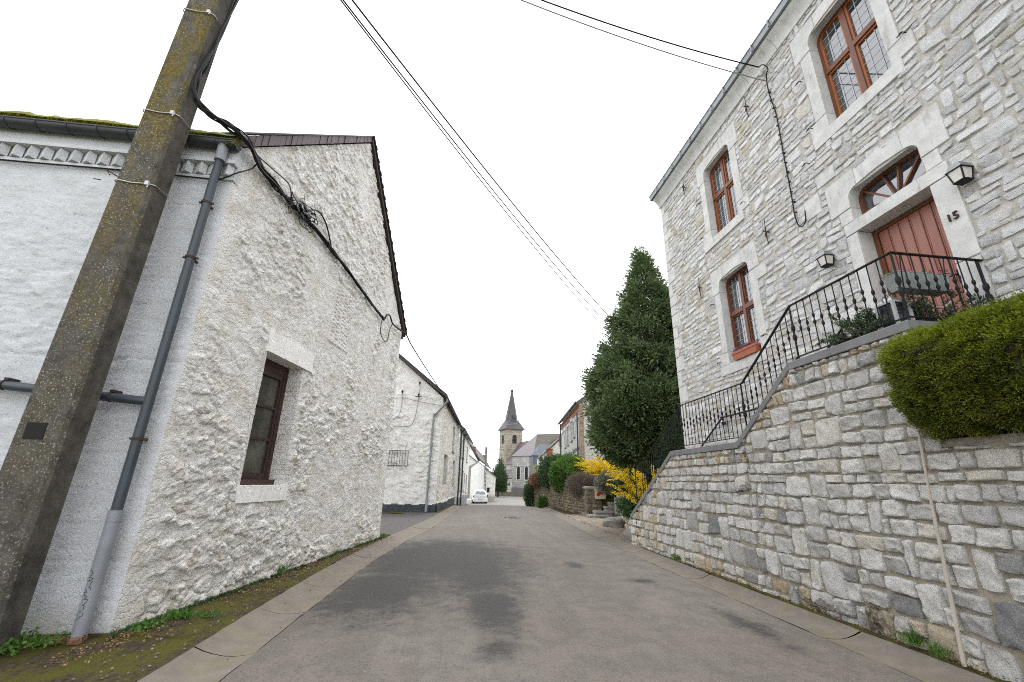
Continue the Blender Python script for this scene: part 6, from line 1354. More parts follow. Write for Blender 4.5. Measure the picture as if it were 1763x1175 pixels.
m = MB(); m.prism([rq(-.02, 0, -.23), rq(-.02, 0, -7), rq(-.02, 6.9, -7), rq(-.02, 9.6, -3.5), rq(-.02, 6.9, -.23)], [rq(.1, 0, -.23), rq(.1, 0, -7), rq(.1, 6.9, -7), rq(.1, 9.6, -3.5), rq(.1, 6.9, -.23)]); m.build('gable_wall', RH_S, rh); m = MB(); rbox(m, RL - .1, RL, 0, 6.9, -7, -.01); m.build('back_wall', RH_S, rh)
m = MB(); m.hexa([rq(-.15, 6.85, .25), rq(RL + .15, 6.85, .25), rq(RL + .15, 9.7, -3.5), rq(-.15, 9.7, -3.5), rq(-.15, 6.95, .25), rq(RL + .15, 6.95, .25), rq(RL + .15, 9.8, -3.5), rq(-.15, 9.8, -3.5)]); m.build('roof', SLATE, rh)
m = MB(); m.tube([rq(-.1, 6.92, .3), rq(RL + .1, 6.92, .3)], 0.07, 8); m.build('roof_gutter', ZINC_D, rh, True); m = MB(); m.tube([rq(RL - .1, 6.9, .1), rq(RL - .1, 0.5, .1)], 0.06, 8); m.tube([rq(.75, 6.3, .1), rq(.75, 0.5, .1)], 0.05, 8); m.build('drain_pipe', ZINC_D, rh, True)
for q in WR:
    w_ = far_window(rh, lambda s, z, d: rq(s, z, d), *q, WHITEW, GLASS_K, 0.15, COPING); m = MB()
    for a, b in ((q[0] - .16, q[0]), (q[1], q[1] + .16)): rbox(m, a, b, q[2], q[3], 0.014, 0.04)
    rbox(m, q[0] - .16, q[1] + .16, q[3] + .001, q[3] + .25, 0.014, 0.04); m.build('window_surround', DRESSED, w_)
lh = thing('low_white_house', 'low white house with a dark verge and orange chimneys in front of the church roofs', 'house', (10, 43, 0))
m = MB(); gab(m, [(7.72, 0), (12, 0), (12, 6.5), (9.9, 5.9), (7.72, 3.95)], 42.02, 44); m.build('wall', WHITE_F, lh)
m = MB(); q = [(7.55, 41.9, 3.8), (9.95, 41.9, 6.02), (9.95, 43.2, 6.02), (7.55, 43.2, 3.8)]; m.prism(q, [(p[0], p[1], p[2] + .12) for p in q]); m.build('roof', SLATE, lh)
for x, w_, z0, z1 in ((8.6, 0.27, 4.1, 4.72), (9.72, 0.15, 5.0, 5.95)): m = MB(); m.box(x - w_, x + w_, 41.96, 42.4, z0, z1); m.box(x - w_ - .04, x + w_ + .04, 41.92, 42.44, z1, z1 + .07); m.build('chimney', TERRA, lh)
m = MB(); m.tube([(8.55, 42.2, 4.7), (8.55, 42.2, 5.45)], 0.025, 6); m.lathe([(0, 0), (.07, .03), (.07, .1), (0, .14)], (8.55, 42.2, 5.42), 8); m.build('chimney_rod', simple('brass rod', (0.3, 0.25, 0.12), 0.4), lh, True)

# ---------------------------------------------------------------- garden wall, pier, letter box, steps, boulders
gw = thing('garden_wall', 'old yellow grey rubble garden wall with a capped end pier under the bushes', 'stone wall', (6.5, 30, 0))
w0 = Vector((6.78, 23.2, 0)); w1 = Vector((6.25, 37.0, 0)); wu = (w1 - w0).normalized(); wn = Vector((wu.y, -wu.x, 0)) * -1; WL = (w1 - w0).length
def mapGW(s, z, d): s, z, d = np.broadcast_arrays(s, z, d); return np.stack([w0.x + wu.x * s + wn.x * d, w0.y + wu.y * s + wn.y * d, z], -1)
m = MB(); gtop_ = lambda s: 1.42 + 0.03 * np.asarray(s) * 0 + 0.06 * np.sin(np.asarray(s) * 1.3)
m.hexa([tuple(mapGW(a, z, d)) for z in (-0.6, 1.4) for a, d in ((0.05, 0.0), (WL, 0.0), (WL, -0.4), (0.05, -0.4))])
m.cur = 1; rng = random.Random(8); lay = courses(0.4, WL, -0.4, 1.55, (0.10, 0.2), (0.12, 0.38), 0.12, [], rng)
stones(m, lay, mapGW, rng, gap=(0.008, 0.02), depth=(0.02, 0.06), jit=0.4, nu=6, nv=5, rough=0.02, lim=gtop_, seed=6, warp=0.05)
m.build('wall', [MORTAR_G, STONE_G], gw, True, 50)
def mapPF(s, z, d): s, z, d = np.broadcast_arrays(s, z, d); return np.stack([6.72 + s, 23.16 - d, z], -1)
def mapPL(s, z, d): s, z, d = np.broadcast_arrays(s, z, d); return np.stack([6.72 - d, 23.16 + s, z], -1)
m = MB(); m.box(6.72, 7.5, 23.16, 23.66, -0.1, 1.36); m.cur = 1
stones(m, courses(0.0, 0.78, 0, 1.36, (0.12, 0.24), (0.2, 0.45), 0.1, [], rng), mapPF, rng, nu=7, nv=5, seed=6); stones(m, courses(0.0, 0.5, 0, 1.36, (0.12, 0.24), (0.2, 0.45), 0.1, [], rng), mapPL, rng, nu=7, nv=5, seed=6)
m.build('pier', [MORTAR_G, STONE_G], gw, True, 50)
m = MB(); m.loft([[(6.62, 23.06, 1.37), (7.55, 23.06, 1.37), (7.55, 23.76, 1.37), (6.62, 23.76, 1.37)], [(6.62, 23.06, 1.45), (7.55, 23.06, 1.45), (7.55, 23.76, 1.45), (6.62, 23.76, 1.45)], [(6.66, 23.1, 1.48), (7.51, 23.1, 1.48), (7.51, 23.72, 1.48), (6.66, 23.72, 1.48)]]); m.build('pier_cap', STEP, gw)
lb = thing('letter_box', 'cream letter box with a red painted emblem on the garden pier', 'letter box', (7.4, 22.9, 0.9))
m = MB(); m.loft([[(7.1, 22.95, .88), (7.66, 22.95, .88), (7.66, 23.05, .88), (7.1, 23.05, .88)], [(7.1, 22.95, 1.33), (7.66, 22.95, 1.33), (7.66, 23.05, 1.33), (7.1, 23.05, 1.33)]]); m.box(7.07, 7.69, 22.92, 23.05, 1.332, 1.36); m.box(7.5, 7.7, 23.05, 23.2, 0.9, 1.3); m.build('box', simple('cream enamel', (0.62, 0.55, 0.40), 0.5, var=0.06), lb)
m = MB(); m.prism([(x, 22.944, z) for x, z in ((7.16, 1.06), (7.22, 1.0), (7.34, 1.05), (7.44, 1.14), (7.6, 1.25), (7.4, 1.21), (7.3, 1.22), (7.2, 1.17))], [(x, 22.948, z) for x, z in ((7.16, 1.06), (7.22, 1.0), (7.34, 1.05), (7.44, 1.14), (7.6, 1.25), (7.4, 1.21), (7.3, 1.22), (7.2, 1.17))]); m.build('red_emblem', simple('red enamel', (0.5, 0.03, 0.03), 0.4), lb)
m = MB(); m.prism([(x, 22.944, z) for x, z in ((7.2, 1.23), (7.36, 1.235), (7.34, 1.28), (7.2, 1.275))], [(x, 22.948, z) for x, z in ((7.2, 1.23), (7.36, 1.235), (7.34, 1.28), (7.2, 1.275))]); m.build('grey_emblem', simple('grey enamel', (0.25, 0.27, 0.33), 0.4), lb)
gs = thing('garden_steps', 'short flight of pale stone steps up to the garden between pier and side wall', 'steps', (7.4, 21.6, 0))
for i, (x0, x1, y0, y1, z1) in enumerate([(6.5, 7.4, 21.9, 22.5, 0.16), (6.85, 7.7, 22.2, 22.6, 0.34), (7.5, 8.2, 22.4, 22.9, 0.55), (7.8, 8.6, 22.7, 23.3, 0.75)]):
    m = MB(); m.rnd = R.random(); m.box(x0, x1, y0, y1, -0.05, z1 - 0.09); m.box(x0 - .04, x1 + .04, y0 - .04, y1, z1 - 0.089, z1); m.build('step', STEP, gs)
m = MB(); m.box(7.85, 8.1, 22.0, 22.25, 0.2, 1.0); m.hexa([(7.85, 21.9, 1.0), (8.1, 22.1, 1.0), (9.6, 18.3, 1.0), (9.35, 18.1, 1.0), (7.85, 21.9, 1.1), (8.1, 22.1, 1.1), (9.6, 18.3, 1.16), (9.35, 18.1, 1.16)]); m.build('side_wall', STEP, gs)
def boulder(x, y, z, sx, sy, sz, rot, seed, label):
    n = 18; U, V = np.meshgrid(np.linspace(0, 2 * np.pi, 2 * n, endpoint=False), np.linspace(-np.pi / 2, np.pi / 2, n))
    P = np.stack([np.cos(U) * np.cos(V), np.sin(U) * np.cos(V), np.sin(V)], -1); pw = 0.6; P = np.sign(P) * np.abs(P) ** pw
    r = 1 + 0.22 * fbm(P[..., 0] * 1.5 + P[..., 2] * 2, P[..., 1] * 1.5 + seed, 4, seed) + 0.05 * fbm(P[..., 0] * 6 + P[..., 2] * 5, P[..., 1] * 6, 3, seed + 1); P = P * r[..., None] * np.array([sx, sy, sz])
    c, s = math.cos(rot), math.sin(rot); X = P[..., 0] * c - P[..., 1] * s + x; Yv = P[..., 0] * s + P[..., 1] * c + y; Vv = np.stack([X, Yv, P[..., 2] + z], -1).reshape(-1, 3)
    F = [[i * 2 * n + j, i * 2 * n + (j + 1) % (2 * n), (i + 1) * 2 * n + (j + 1) % (2 * n), (i + 1) * 2 * n + j] for i in range(n - 1) for j in range(2 * n)]
    o = np_obj('boulder', Vv, F, BOULDER, None, True, {'rnd': np.full(len(Vv), .4)}, sharp=45); tag(o, label, 'boulder')
boulder(5.32, 13.15, 0.08, 0.28, 0.62, 0.25, 0.15, 3, 'long grey boulder at the foot of the retaining wall end')
boulder(6.35, 17.6, 0.15, 0.6, 0.5, 0.24, 0.5, 5, 'squat weathered boulder beside the garden steps')
lw = thing('low_bank_wall', 'low bank wall of orange and grey stones below the ivy', 'stone wall', (6.3, 15.2, 0))
def mapLW(s, z, d): s, z, d = np.broadcast_arrays(s, z, d); a = np.array([5.42, 13.05]); b = np.array([6.75, 18.4]); u_ = (b - a) / np.linalg.norm(b - a); n_ = np.array([-u_[1], u_[0]]); return np.stack([a[0] + u_[0] * s + n_[0] * d, a[1] + u_[1] * s + n_[1] * d, z], -1)
m = MB(); m.hexa([tuple(mapLW(a, z, d)) for z in (-.1, 0.5) for a, d in ((0, 0), (5.4, 0), (5.4, -.4), (0, -.4))]); m.cur = 1
stones(m, courses(0, 5.4, 0, 0.52, (0.2, 0.3), (0.18, 0.4), 0.1, [], rng), mapLW, rng, nu=7, nv=5, depth=(.03, .07), rndf=lambda r, s, z: r.choice((r.uniform(.3, .6), r.uniform(.85, 1.0))), seed=6); m.build('wall', [MORTAR_G, STONE_R], lw, True, 50)
m = MB(); V = []; gxx = np.linspace(5.0, 14, 24); gyy = np.linspace(12.9, 40, 50); XX, YY = np.meshgrid(gxx, gyy)
xl_ = np.interp(YY, [12.9, 18.4, 18.5, 23.0, 23.4, 37, 40], [5.75, 7.1, 8.2, 8.2, 7.0, 6.45, 6.5]); XX = xl_ + (XX - 5.0) / 9 * (14 - xl_)
ZZ = np.interp(YY, [12.9, 18, 22, 24, 40], [0.6, 0.9, 1.0, 1.25, 1.2]) * sstep(-.1, .3, XX - xl_) + 0.12 * (XX - xl_) * 0.6 + .05 * fbm(XX, YY, 3, 3)
i = np.arange(49 * 24).reshape(-1, 24)[:, :-1].ravel(); tag(np_obj('garden_ground', np.stack([XX, YY, ZZ], -1), np.stack([i, i + 1, i + 25, i + 24], -1), VERGE, None, True), kind='structure')

# ---------------------------------------------------------------- parked car
car = thing('parked_car', 'small white hatchback parked with its rear towards us outside the low white gable', 'car', (2.32, 48.0, gzf(47)))
cxx, cyy, czz = 2.36, 47.3, gzf(48.0); CARP = simple('white car paint', (0.80, 0.81, 0.82), 0.25, var=0.03, bump=0.02)
def csec(y, hw, zlo, zsh, hr, ztop):   # body ring at depth y: half width, sill, shoulder, roof half width, roof
    pts = [(-hw * .9, zlo), (-hw, zlo + .15), (-hw, zsh - .12), (-hw * .96, zsh), (-hr, ztop - .09), (-hr * .82, ztop), (hr * .82, ztop), (hr, ztop - .09), (hw * .96, zsh), (hw, zsh - .12), (hw, zlo + .15), (hw * .9, zlo)]
    return [(cxx + x * 0.96, cyy + y, czz + z) for x, z in pts]
m = MB(); m.loft([csec(0.03, .76, .3, .82, .70, .92), csec(.12, .83, .22, .9, .74, 1.0), csec(.35, .85, .2, .92, .66, 1.3), csec(.6, .855, .2, .93, .6, 1.46), csec(1.6, .86, .2, .93, .6, 1.5), csec(2.3, .86, .2, .92, .58, 1.42), csec(2.9, .86, .2, .92, .74, 1.02), csec(3.7, .82, .22, .8, .68, .84), csec(3.95, .7, .3, .62, .55, .68)]); m.build('body', CARP, car, True, 40)
m = MB(); m.loft([[(cxx - .82, cyy - .04, czz + .22), (cxx + .82, cyy - .04, czz + .22), (cxx + .82, cyy + .3, czz + .22), (cxx - .82, cyy + .3, czz + .22)], [(cxx - .83, cyy - .06, czz + .36), (cxx + .83, cyy - .06, czz + .36), (cxx + .83, cyy + .3, czz + .36), (cxx - .83, cyy + .3, czz + .36)], [(cxx - .84, cyy - .02, czz + .55), (cxx + .84, cyy - .02, czz + .55), (cxx + .84, cyy + .3, czz + .55), (cxx - .84, cyy + .3, czz + .55)]]); m.build('bumper', CARP, car, True, 40)
m = MB(); m.prism([(cxx - .52, cyy + .13, czz + 1.0), (cxx + .52, cyy + .13, czz + 1.0), (cxx + .60, cyy + .17, czz + 1.06), (cxx + .46, cyy + .44, czz + 1.36), (cxx - .46, cyy + .44, czz + 1.36), (cxx - .60, cyy + .17, czz + 1.06)], [(cxx - .52, cyy + .095, czz + 1.0), (cxx + .52, cyy + .095, czz + 1.0), (cxx + .60, cyy + .135, czz + 1.06), (cxx + .46, cyy + .405, czz + 1.36), (cxx - .46, cyy + .405, czz + 1.36), (cxx - .60, cyy + .135, czz + 1.06)]); m.build('rear_window', mk_glass('green car glass', (0.12, 0.16, 0.16), 1.8), car)
for sg in (-1, 1):
    m = MB(); x = cxx + sg * .72; m.loft([[(x - .13, cyy + .02, czz + .70), (x + .13, cyy + .08, czz + .72), (x + .13, cyy + .25, czz + .72), (x - .13, cyy + .2, czz + .70)], [(x - .02, cyy + .05, czz + .95), (x + .13, cyy + .08, czz + .97), (x + .13, cyy + .25, czz + .97), (x - .02, cyy + .2, czz + .95)]]); m.build('tail_light', simple('red lamp plastic', (0.38, 0.02, 0.03), 0.25), car)
    for yy in (0.75, 3.15):
        m = MB(); R_ = .3; m.loft([[(cxx + sg * d_, cyy + yy + r_ * math.cos(a_), czz + .3 + r_ * math.sin(a_)) for a_ in np.linspace(0, 2 * math.pi, 18, endpoint=False)] for d_, r_ in ((.6, .24), (.6, .3), (.79, .3), (.82, .27), (.82, .19))]); m.build('wheel', RUBBER, car, True, 40)
    m = MB(); m.loft([[(cxx + sg * .80, cyy + 2.35, czz + .95), (cxx + sg * .89, cyy + 2.33, czz + .95), (cxx + sg * .89, cyy + 2.45, czz + .95), (cxx + sg * .80, cyy + 2.45, czz + .95)], [(cxx + sg * .80, cyy + 2.35, czz + 1.08), (cxx + sg * .89, cyy + 2.33, czz + 1.08), (cxx + sg * .89, cyy + 2.45, czz + 1.08), (cxx + sg * .80, cyy + 2.45, czz + 1.08)]]); m.build('mirror', CARP, car, True)
m = MB(); m.box(cxx - .26, cxx + .26, cyy - .075, cyy - .065, czz + .46, czz + .57); m.build('number_plate', simple('pale plate', (0.6, 0.6, 0.6), 0.5), car)
car.scale = (0.93, 0.93, 0.93); car.location.z += 0.0
# ---------------------------------------------------------------- big conifer
def conifer(name, label, base, prof, n, k, leafL, leafW, mat, core, lump, seed, group=None, trunk=True, flat=1.0):
    """prof: list of (z, radius)"""
    rr = np.random.default_rng(seed); t = thing(name, label, 'tree', base, group); bx, by, bz = base
    zs = np.array([p[0] for p in prof]); rs = np.array([p[1] for p in prof])
    w_ = rs + 0.12; cdf = np.cumsum(w_ * np.gradient(zs)); cdf = (cdf - cdf[0]) / (cdf[-1] - cdf[0])
    z = np.interp(rr.random(n), cdf, zs); th = rr.random(n) * 2 * np.pi; q = rr.random(n) ** 0.35
    R0 = np.interp(z, zs, rs); mod = 1 + lump * fbm(th * 1.6 + 20 * np.sin(th * 0), z * 1.1, 3, seed) + 0.5 * lump * fbm(np.cos(th) * 3 + 7, np.sin(th) * 3 + z * 2.2, 2, seed + 2)
    r = R0 * q * mod; gap = fbm(np.cos(th) * 2.2 + z * 0.9, np.sin(th) * 2.2 - z * 1.3, 3, seed + 7); keep = (gap > -0.22) | (q < 0.72)
    z, th, r, q = z[keep], th[keep], r[keep], q[keep]
    P = np.stack([bx + r * np.cos(th), by + r * np.sin(th) * flat, z], -1)
    D = np.stack([np.cos(th), np.sin(th), np.full(len(th), 0.35) + 0.5 * (z - zs[0]) / (zs[-1] - zs[0])], -1) + 0.35 * rr.normal(size=(len(th), 3))
    PP, DD = sprays(P, D / np.linalg.norm(D, axis=1, keepdims=True), k, 0.55, leafL * 2.6, rr)
    tone = np.repeat(rr.random(len(P)), k) * 0.6 + 0.4 * rr.random(len(PP))
    leaves('crown', PP, DD, rr.uniform(0.6, 1.3, len(PP)) * leafL, leafW, mat, t, tone, 0.12, rr)
    m = MB(); h = zs[-1] - bz
    m.tube([(bx + 0.05 * math.sin(i), by, bz + h * 0.93 * i / 8) for i in range(9)], [0.17 * (1 - i / 8.6) + 0.015 for i in range(9)], 9)
    for i in range(int(26 if core else 0)):
        zz = zs[0] + (zs[-1] - zs[0]) * (0.04 + 0.85 * i / 26); a = i * 2.4; L = float(np.interp(zz + .4, zs, rs)) * 0.85
        m.tube([(bx, by, zz), (bx + math.cos(a) * L * .5, by + math.sin(a) * L * .5, zz + .1), (bx + math.cos(a) * L, by + math.sin(a) * L, zz + .45)], [.04, .028, .012], 5)
    m.build('trunk', BARK, t, True); return t
TX, TY = 7.6, 16.4
conifer('conifer_tree', 'big dark green conifer rising beside the far corner of the stone house', (TX, TY, 0.9),
        [(2.35, 1.2), (2.75, 1.95), (3.3, 2.35), (4.2, 2.6), (5.0, 2.6), (6.0, 2.2), (7.3, 1.72), (8.6, 1.16), (9.8, 0.66), (10.7, 0.3), (11.2, 0.12), (11.5, 0.03)], 8500, 24, 0.15, 0.06, LEAF_T, True, 0.30, 12)
conifer('conifer_tree', 'dark pointed conifer beside the church tower', (8.35, 92, -1.1), [(-0.9, .75), (0.5, 1.05), (2, .95), (3.6, .65), (5, .3), (5.9, .05)], 1700, 9, 0.26, 0.13, LEAF_DK, False, 0.2, 13)
conifer('far_tree', 'small dark tree top behind the low white gable house', (7.0, 80, -1), [(0, 1.2), (2, 1.6), (3.3, 1.1), (4.2, 0.3)], 900, 8, 0.22, 0.12, LEAF_DK, False, 0.3, 14)

# ---------------------------------------------------------------- bushes of the garden
def bush(name, label, cat, c, r, n, k, L, Wd, mat, seed, up=0.3, spread=0.6, part='foliage', inner=0.45, zmin=None, fill=None):
    rr = np.random.default_rng(seed); t = thing(name, label, cat, (c[0], c[1], c[2] - r[2] * 0.9)); d = rdir(n, rr); q = rr.random(n) ** 0.5 * (1 - inner) + inner
    mod = 1 + 0.45 * fbm(d[:, 0] * 3 + d[:, 2] * 2.5 + seed, d[:, 1] * 3 - d[:, 2] * 1.5, 3, seed)
    P = np.array(c) + d * (q * mod)[:, None] * np.array(r); 
    if zmin is not None: kp = P[:, 2] > zmin; P, d = P[kp], d[kp]
    D = d + np.array([0, 0, up]); D /= np.linalg.norm(D, axis=1, keepdims=True); PP, DD = sprays(P, D, k, spread, L * 1.5, rr)
    tone = np.repeat(rr.random(len(P)), k) * 0.5 + 0.5 * rr.random(len(PP)); leaves(part, PP, DD, rr.uniform(.6, 1.3, len(PP)) * L, Wd, mat, t, tone, 0.05, rr)
    m = MB()
    for i in range(9):
        a = rr.random() * 6.28; u = rr.uniform(.2, .75); m.tube([(c[0] + .1 * math.cos(a), c[1] + .1 * math.sin(a), c[2] - r[2] * 0.95), (c[0] + r[0] * u * .5 * math.cos(a), c[1] + r[1] * u * .5 * math.sin(a), c[2] - r[2] * .2), (c[0] + r[0] * u * math.cos(a), c[1] + r[1] * u * math.sin(a), c[2] + r[2] * .4)], [.03, .02, .008], 5)
    m.build('stems', BARK, t, True); return t
bush('green_shrub', 'bright green shrub with yellowish leaves hanging over the garden wall', 'shrub', (6.9, 28.3, 2.15), (0.95, 2.6, 1.1), 3400, 9, 0.10, 0.06, LEAF_G, 21)
bush('dark_hedge', 'dark green clipped hedge at the far end of the garden wall', 'hedge', (6.85, 32.6, 2.3), (0.8, 3.4, 1.2), 3000, 9, 0.10, 0.05, LEAF_DK, 22)
bush('dark_shrub', 'dark green shrub under the yellow forsythia behind the garden wall', 'shrub', (9.8, 29.0, 2.0), (1.2, 1.8, 1.1), 2200, 9, 0.10, 0.055, LEAF_DK, 23)
bush('grey_green_shrub', 'low rounded grey green shrub above the letter box', 'shrub', (7.95, 22.5, 1.66), (0.85, 0.6, 0.48), 3200, 9, 0.075, 0.022, LEAF_LV, 24, 0.6)
bush('dry_brown_shrub', 'dry brown feathery shrub drooping over the garden wall pier', 'shrub', (6.75, 24.5, 1.6), (0.52, 0.9, 0.36), 1100, 12, 0.19, 0.010, LEAF_BR, 25, -0.3, 0.5, 'twigs')
bush('dry_brown_shrub', 'small purple brown bush between the dry shrub and the grey green shrub', 'shrub', (7.25, 23.7, 1.65), (0.4, 0.45, 0.3), 500, 10, 0.13, 0.014, LEAF_BR, 26, 0.4, 0.6, 'twigs')
bush('rust_brown_hedge', 'rust brown dry hedge top on the far end of the wall', 'hedge', (6.35, 36.0, 1.75), (0.5, 1.7, 0.42), 900, 9, 0.12, 0.05, LEAF_RU, 27, -0.2)
bush('ivy', 'dark green ivy draping the far end of the wall', 'ivy', (6.0, 37.6, 0.7), (0.35, 0.7, 0.95), 500, 8, 0.12, 0.09, LEAF_IV, 28)
bush('green_shrub', 'tiny green shrub growing at the foot of the garden wall', 'shrub', (6.12, 32.5, 0.25), (0.3, 0.4, 0.35), 200, 8, 0.12, 0.05, LEAF_G, 29)
bush('ivy', 'glossy green ivy mound beside the lower end of the stair railing', 'ivy', (6.45, 15.9, 0.85), (0.45, 1.1, 0.28), 1700, 7, 0.085, 0.07, LEAF_IV, 30, 0.1)
bush('dark_shrub', 'dark shrub behind the ivy under the conifer', 'shrub', (8.1, 19.0, 1.5), (1.0, 1.2, 0.7), 1300, 9, 0.10, 0.05, LEAF_DK, 31)
bush('dark_shrub', 'dark green shrub at the house corner behind the stair railing', 'shrub', (7.4, 13.6, 2.4), (0.9, 1.1, 1.5), 2200, 9, 0.09, 0.05, LEAF_DK, 32)
# forsythia: arching twigs covered in yellow flowers
def forsythia(name, label, base, n, L, seed, dirs=None, dens=46):
    rr = np.random.default_rng(seed); t = thing(name, label, 'shrub', base); m = MB(); PP = []; DD = []
    for i in range(n):
        if dirs: d = Vector(dirs[i % len(dirs)]) + Vector(rr.normal(size=3)) * 0.12
        else: a = rr.random() * 6.28; d = Vector((math.cos(a) * rr.uniform(.35, 1.1), math.sin(a) * rr.uniform(.35, 1.1), rr.uniform(.35, 1.2)))
        d.normalize(); l = L * rr.uniform(.6, 1.15); p0 = Vector(base) + Vector((rr.normal() * .18, rr.normal() * .18, 0)); pts = [p0 + d * l * u - Vector((0, 0, l * 0.32 * u * u)) + Vector(rr.normal(size=3)) * 0.02 for u in np.linspace(0, 1, 7)]
        m.tube(pts, [.011, .010, .009, .008, .006, .005, .003], 5)
        for u in rr.uniform(.22, 1, dens):
            j = min(5, int(u * 6)); q = pts[j].lerp(pts[j + 1], u * 6 - j)
            for _ in range(4): PP.append(list(q + Vector(rr.normal(size=3)) * .018)); DD.append(rr.normal(size=3))
    m.build('branches', TWIG, t, True); leaves('flowers', np.array(PP), np.array(DD), rr.uniform(.035, .06, len(PP)), 0.03, LEAF_FS, t, rng=rr)
forsythia('forsythia', 'sprawling yellow forsythia in full flower behind the letter box', (8.9, 25.4, 1.75), 240, 2.5, 41, dens=70)
forsythia('forsythia', 'yellow forsythia flowering under the conifer left of the railing', (8.5, 19.3, 1.6), 190, 2.0, 42, dens=70)
forsythia('forsythia', 'yellow forsythia twigs growing up through the stair railing', (5.95, 13.3, 0.9), 40, 2.0, 43, [(-0.3, -0.55, 1), (0.15, -0.35, 1), (-0.5, 0.2, .9), (-.35, -.9, .9), (0.3, -.9, .7)], 50)
forsythia('forsythia', 'two low yellow forsythia shoots above the ivy mound', (6.9, 16.8, 1.0), 6, 1.1, 44, [(-.8, .1, .75), (-.5, -.3, .9)], 40)

# ---------------------------------------------------------------- weeds, grass, litter along the walls
def weed(name, label, loc, n, r, L, Wd, mat, seed, up=0.5, group=None):
    rr = np.random.default_rng(seed); P = np.stack([loc[0] + rr.normal(size=n) * r, loc[1] + rr.normal(size=n) * r, loc[2] + rr.random(n) * r * .5], -1); D = rdir(n, rr); D[:, 2] = np.abs(D[:, 2]) + up
    o = leaves(name, P, D, rr.uniform(.5, 1.2, n) * L, Wd, mat, None, None, .15, rr); tag(o, label, 'weed', group)
for i, (x, y, n, r, L, Wd, lab) in enumerate([(-3.05, 5.95, 260, .075, .075, .034, 'leafy green weed by the white house corner, nearest the foot of the drain pipe'), (-3.18, 5.62, 300, .07, .05, .03, 'low green weed patch at the very corner of the white house'), (-4.0, 5.0, 500, .14, .05, .03, 'green weed carpet at the foot of the utility pole'), (-3.72, 5.2, 200, .08, .04, .025, 'small weeds between the utility pole and the drain pipe'),
      (-2.75, 6.0, 160, .06, .05, .012, 'short grass tuft on the mossy verge near the first gutter slabs')]): weed("weed", lab, (x, y, .06), n, r, L, Wd, LEAF_W, 60 + i)
for i, (x, y, n, L, lab) in enumerate([(-2.82, 8.25, 60, .22, 'tall thin grass tuft at the foot of the white gable, below the window'), (-2.5, 10.4, 70, .12, 'grass tuft at the foot of the white gable past the window'), (-2.02, 13.5, 90, .12, 'small grass tuft at the far corner of the white gable'), (4.86, 9.9, 110, .15, 'bright green tuft at the middle of the stone wall foot'), (4.84, 4.72, 90, .20, 'green tuft at the stone wall foot left of the wooden stick'), (4.80, 4.42, 60, .16, 'small green tuft next to the foot of the wooden stick')]):
    weed('grass_tuft', lab, (x, y, .05), n, .045, L, .010, LEAF_W, 80 + i, 1.4)
n = 2600; rr = np.random.default_rng(91); ty = rr.uniform(4.6, 13.4, n); tx = -3.36 + (ty - 5.4) * .166 + np.abs(rr.normal(size=n)) * .22 + .06; P = np.stack([tx, ty, .075 + rr.random(n) * .02], -1); D = rdir(n, rr); D[:, 2] *= .25
tag(leaves('leaf_litter', P, D, rr.uniform(.012, .035, n), .014, LEAF_DR, None, None, 0, rr), 'dry leaf litter strewn on the mossy verge below the white gable', 'leaf litter', None, 'stuff')
n = 1500; ty = rr.uniform(3.5, 20, n); tx = np.interp(ty, ROy, ROx) + np.abs(rr.normal(size=n)) * .1; P = np.stack([tx, ty, .07 + rr.random(n) * .02], -1); D = rdir(n, rr); D[:, 2] *= .25
tag(leaves('leaf_litter', P, D, rr.uniform(.012, .035, n), .014, LEAF_DR, None, None, 0, rr), 'dry leaf litter along the foot of the stone wall', 'leaf litter', None, 'stuff')
n = 7000; ty = rr.uniform(5.3, 13.3, n); tx = -3.345 + (ty - 5.4) * .166 + np.abs(rr.normal(size=n)) * .035 + .045; kp = fbm(ty * 1.7, tx * 0, 3, 5) > -.25; P = np.stack([tx, ty, .06 + rr.random(n) * .02], -1)[kp]; D = rdir(len(P), rr); D[:, 2] = np.abs(D[:, 2]) + .4
tag(leaves('wall_foot_moss', P, D, rr.uniform(.015, .06, len(P)), .016, LEAF_DK, None, None, 0, rr), 'dark moss and seedlings along the foot of the white gable', 'moss', None, 'stuff')
V = []; F = []; rr = np.random.default_rng(95); ico = np.array([(0, 0, 1), (.9, 0, .1), (0, .9, -.1), (-.9, 0, .1), (0, -.9, -.1), (0, 0, -1)]); icf = [(0, 1, 2), (0, 2, 3), (0, 3, 4), (0, 4, 1), (5, 2, 1), (5, 3, 2), (5, 4, 3), (5, 1, 4)]
for i in range(300):
    if i % 3: y = rr.uniform(4.3, 12); x = np.interp(y, LOy, LOx) - abs(rr.normal()) * .35; z = .075
    elif i % 2: y = rr.uniform(4.3, 15); x = np.interp(y, LOy, LOx) + rr.random() * .7; z = .0
    else: y = rr.uniform(4.2, 14); x = rr.uniform(-1.8, 4.4); z = .03
    s = rr.uniform(.004, .016); b = len(V); P = ico * s * rr.uniform(.7, 1.3, (6, 3)) + np.array([x, y, z]); V += P.tolist(); F += [[k + b for k in f] for f in icf]
tag(np_obj('pebbles', V, F, simple('pebble', (0.19, 0.17, 0.145), .8, var=.6, sc=30), None, False), 'scattered pebbles on the verge, gutter and street', 'pebbles', None, 'stuff')
m = MB(); V = []
rr = random.Random(4)
for i in range(9):
    x, y = -3.62 + rr.uniform(-.12, .12), 5.22 + rr.uniform(-.05, .09); s = rr.uniform(.015, .04); m.rnd = rr.random(); m.hexa([(x + a * s * rr.uniform(.7, 1.2), y + b * s * rr.uniform(.7, 1.2), .06 + c * s) for c in (0, 1.1) for a, b in ((-1, -1), (1, -1), (1, 1), (-1, 1))])
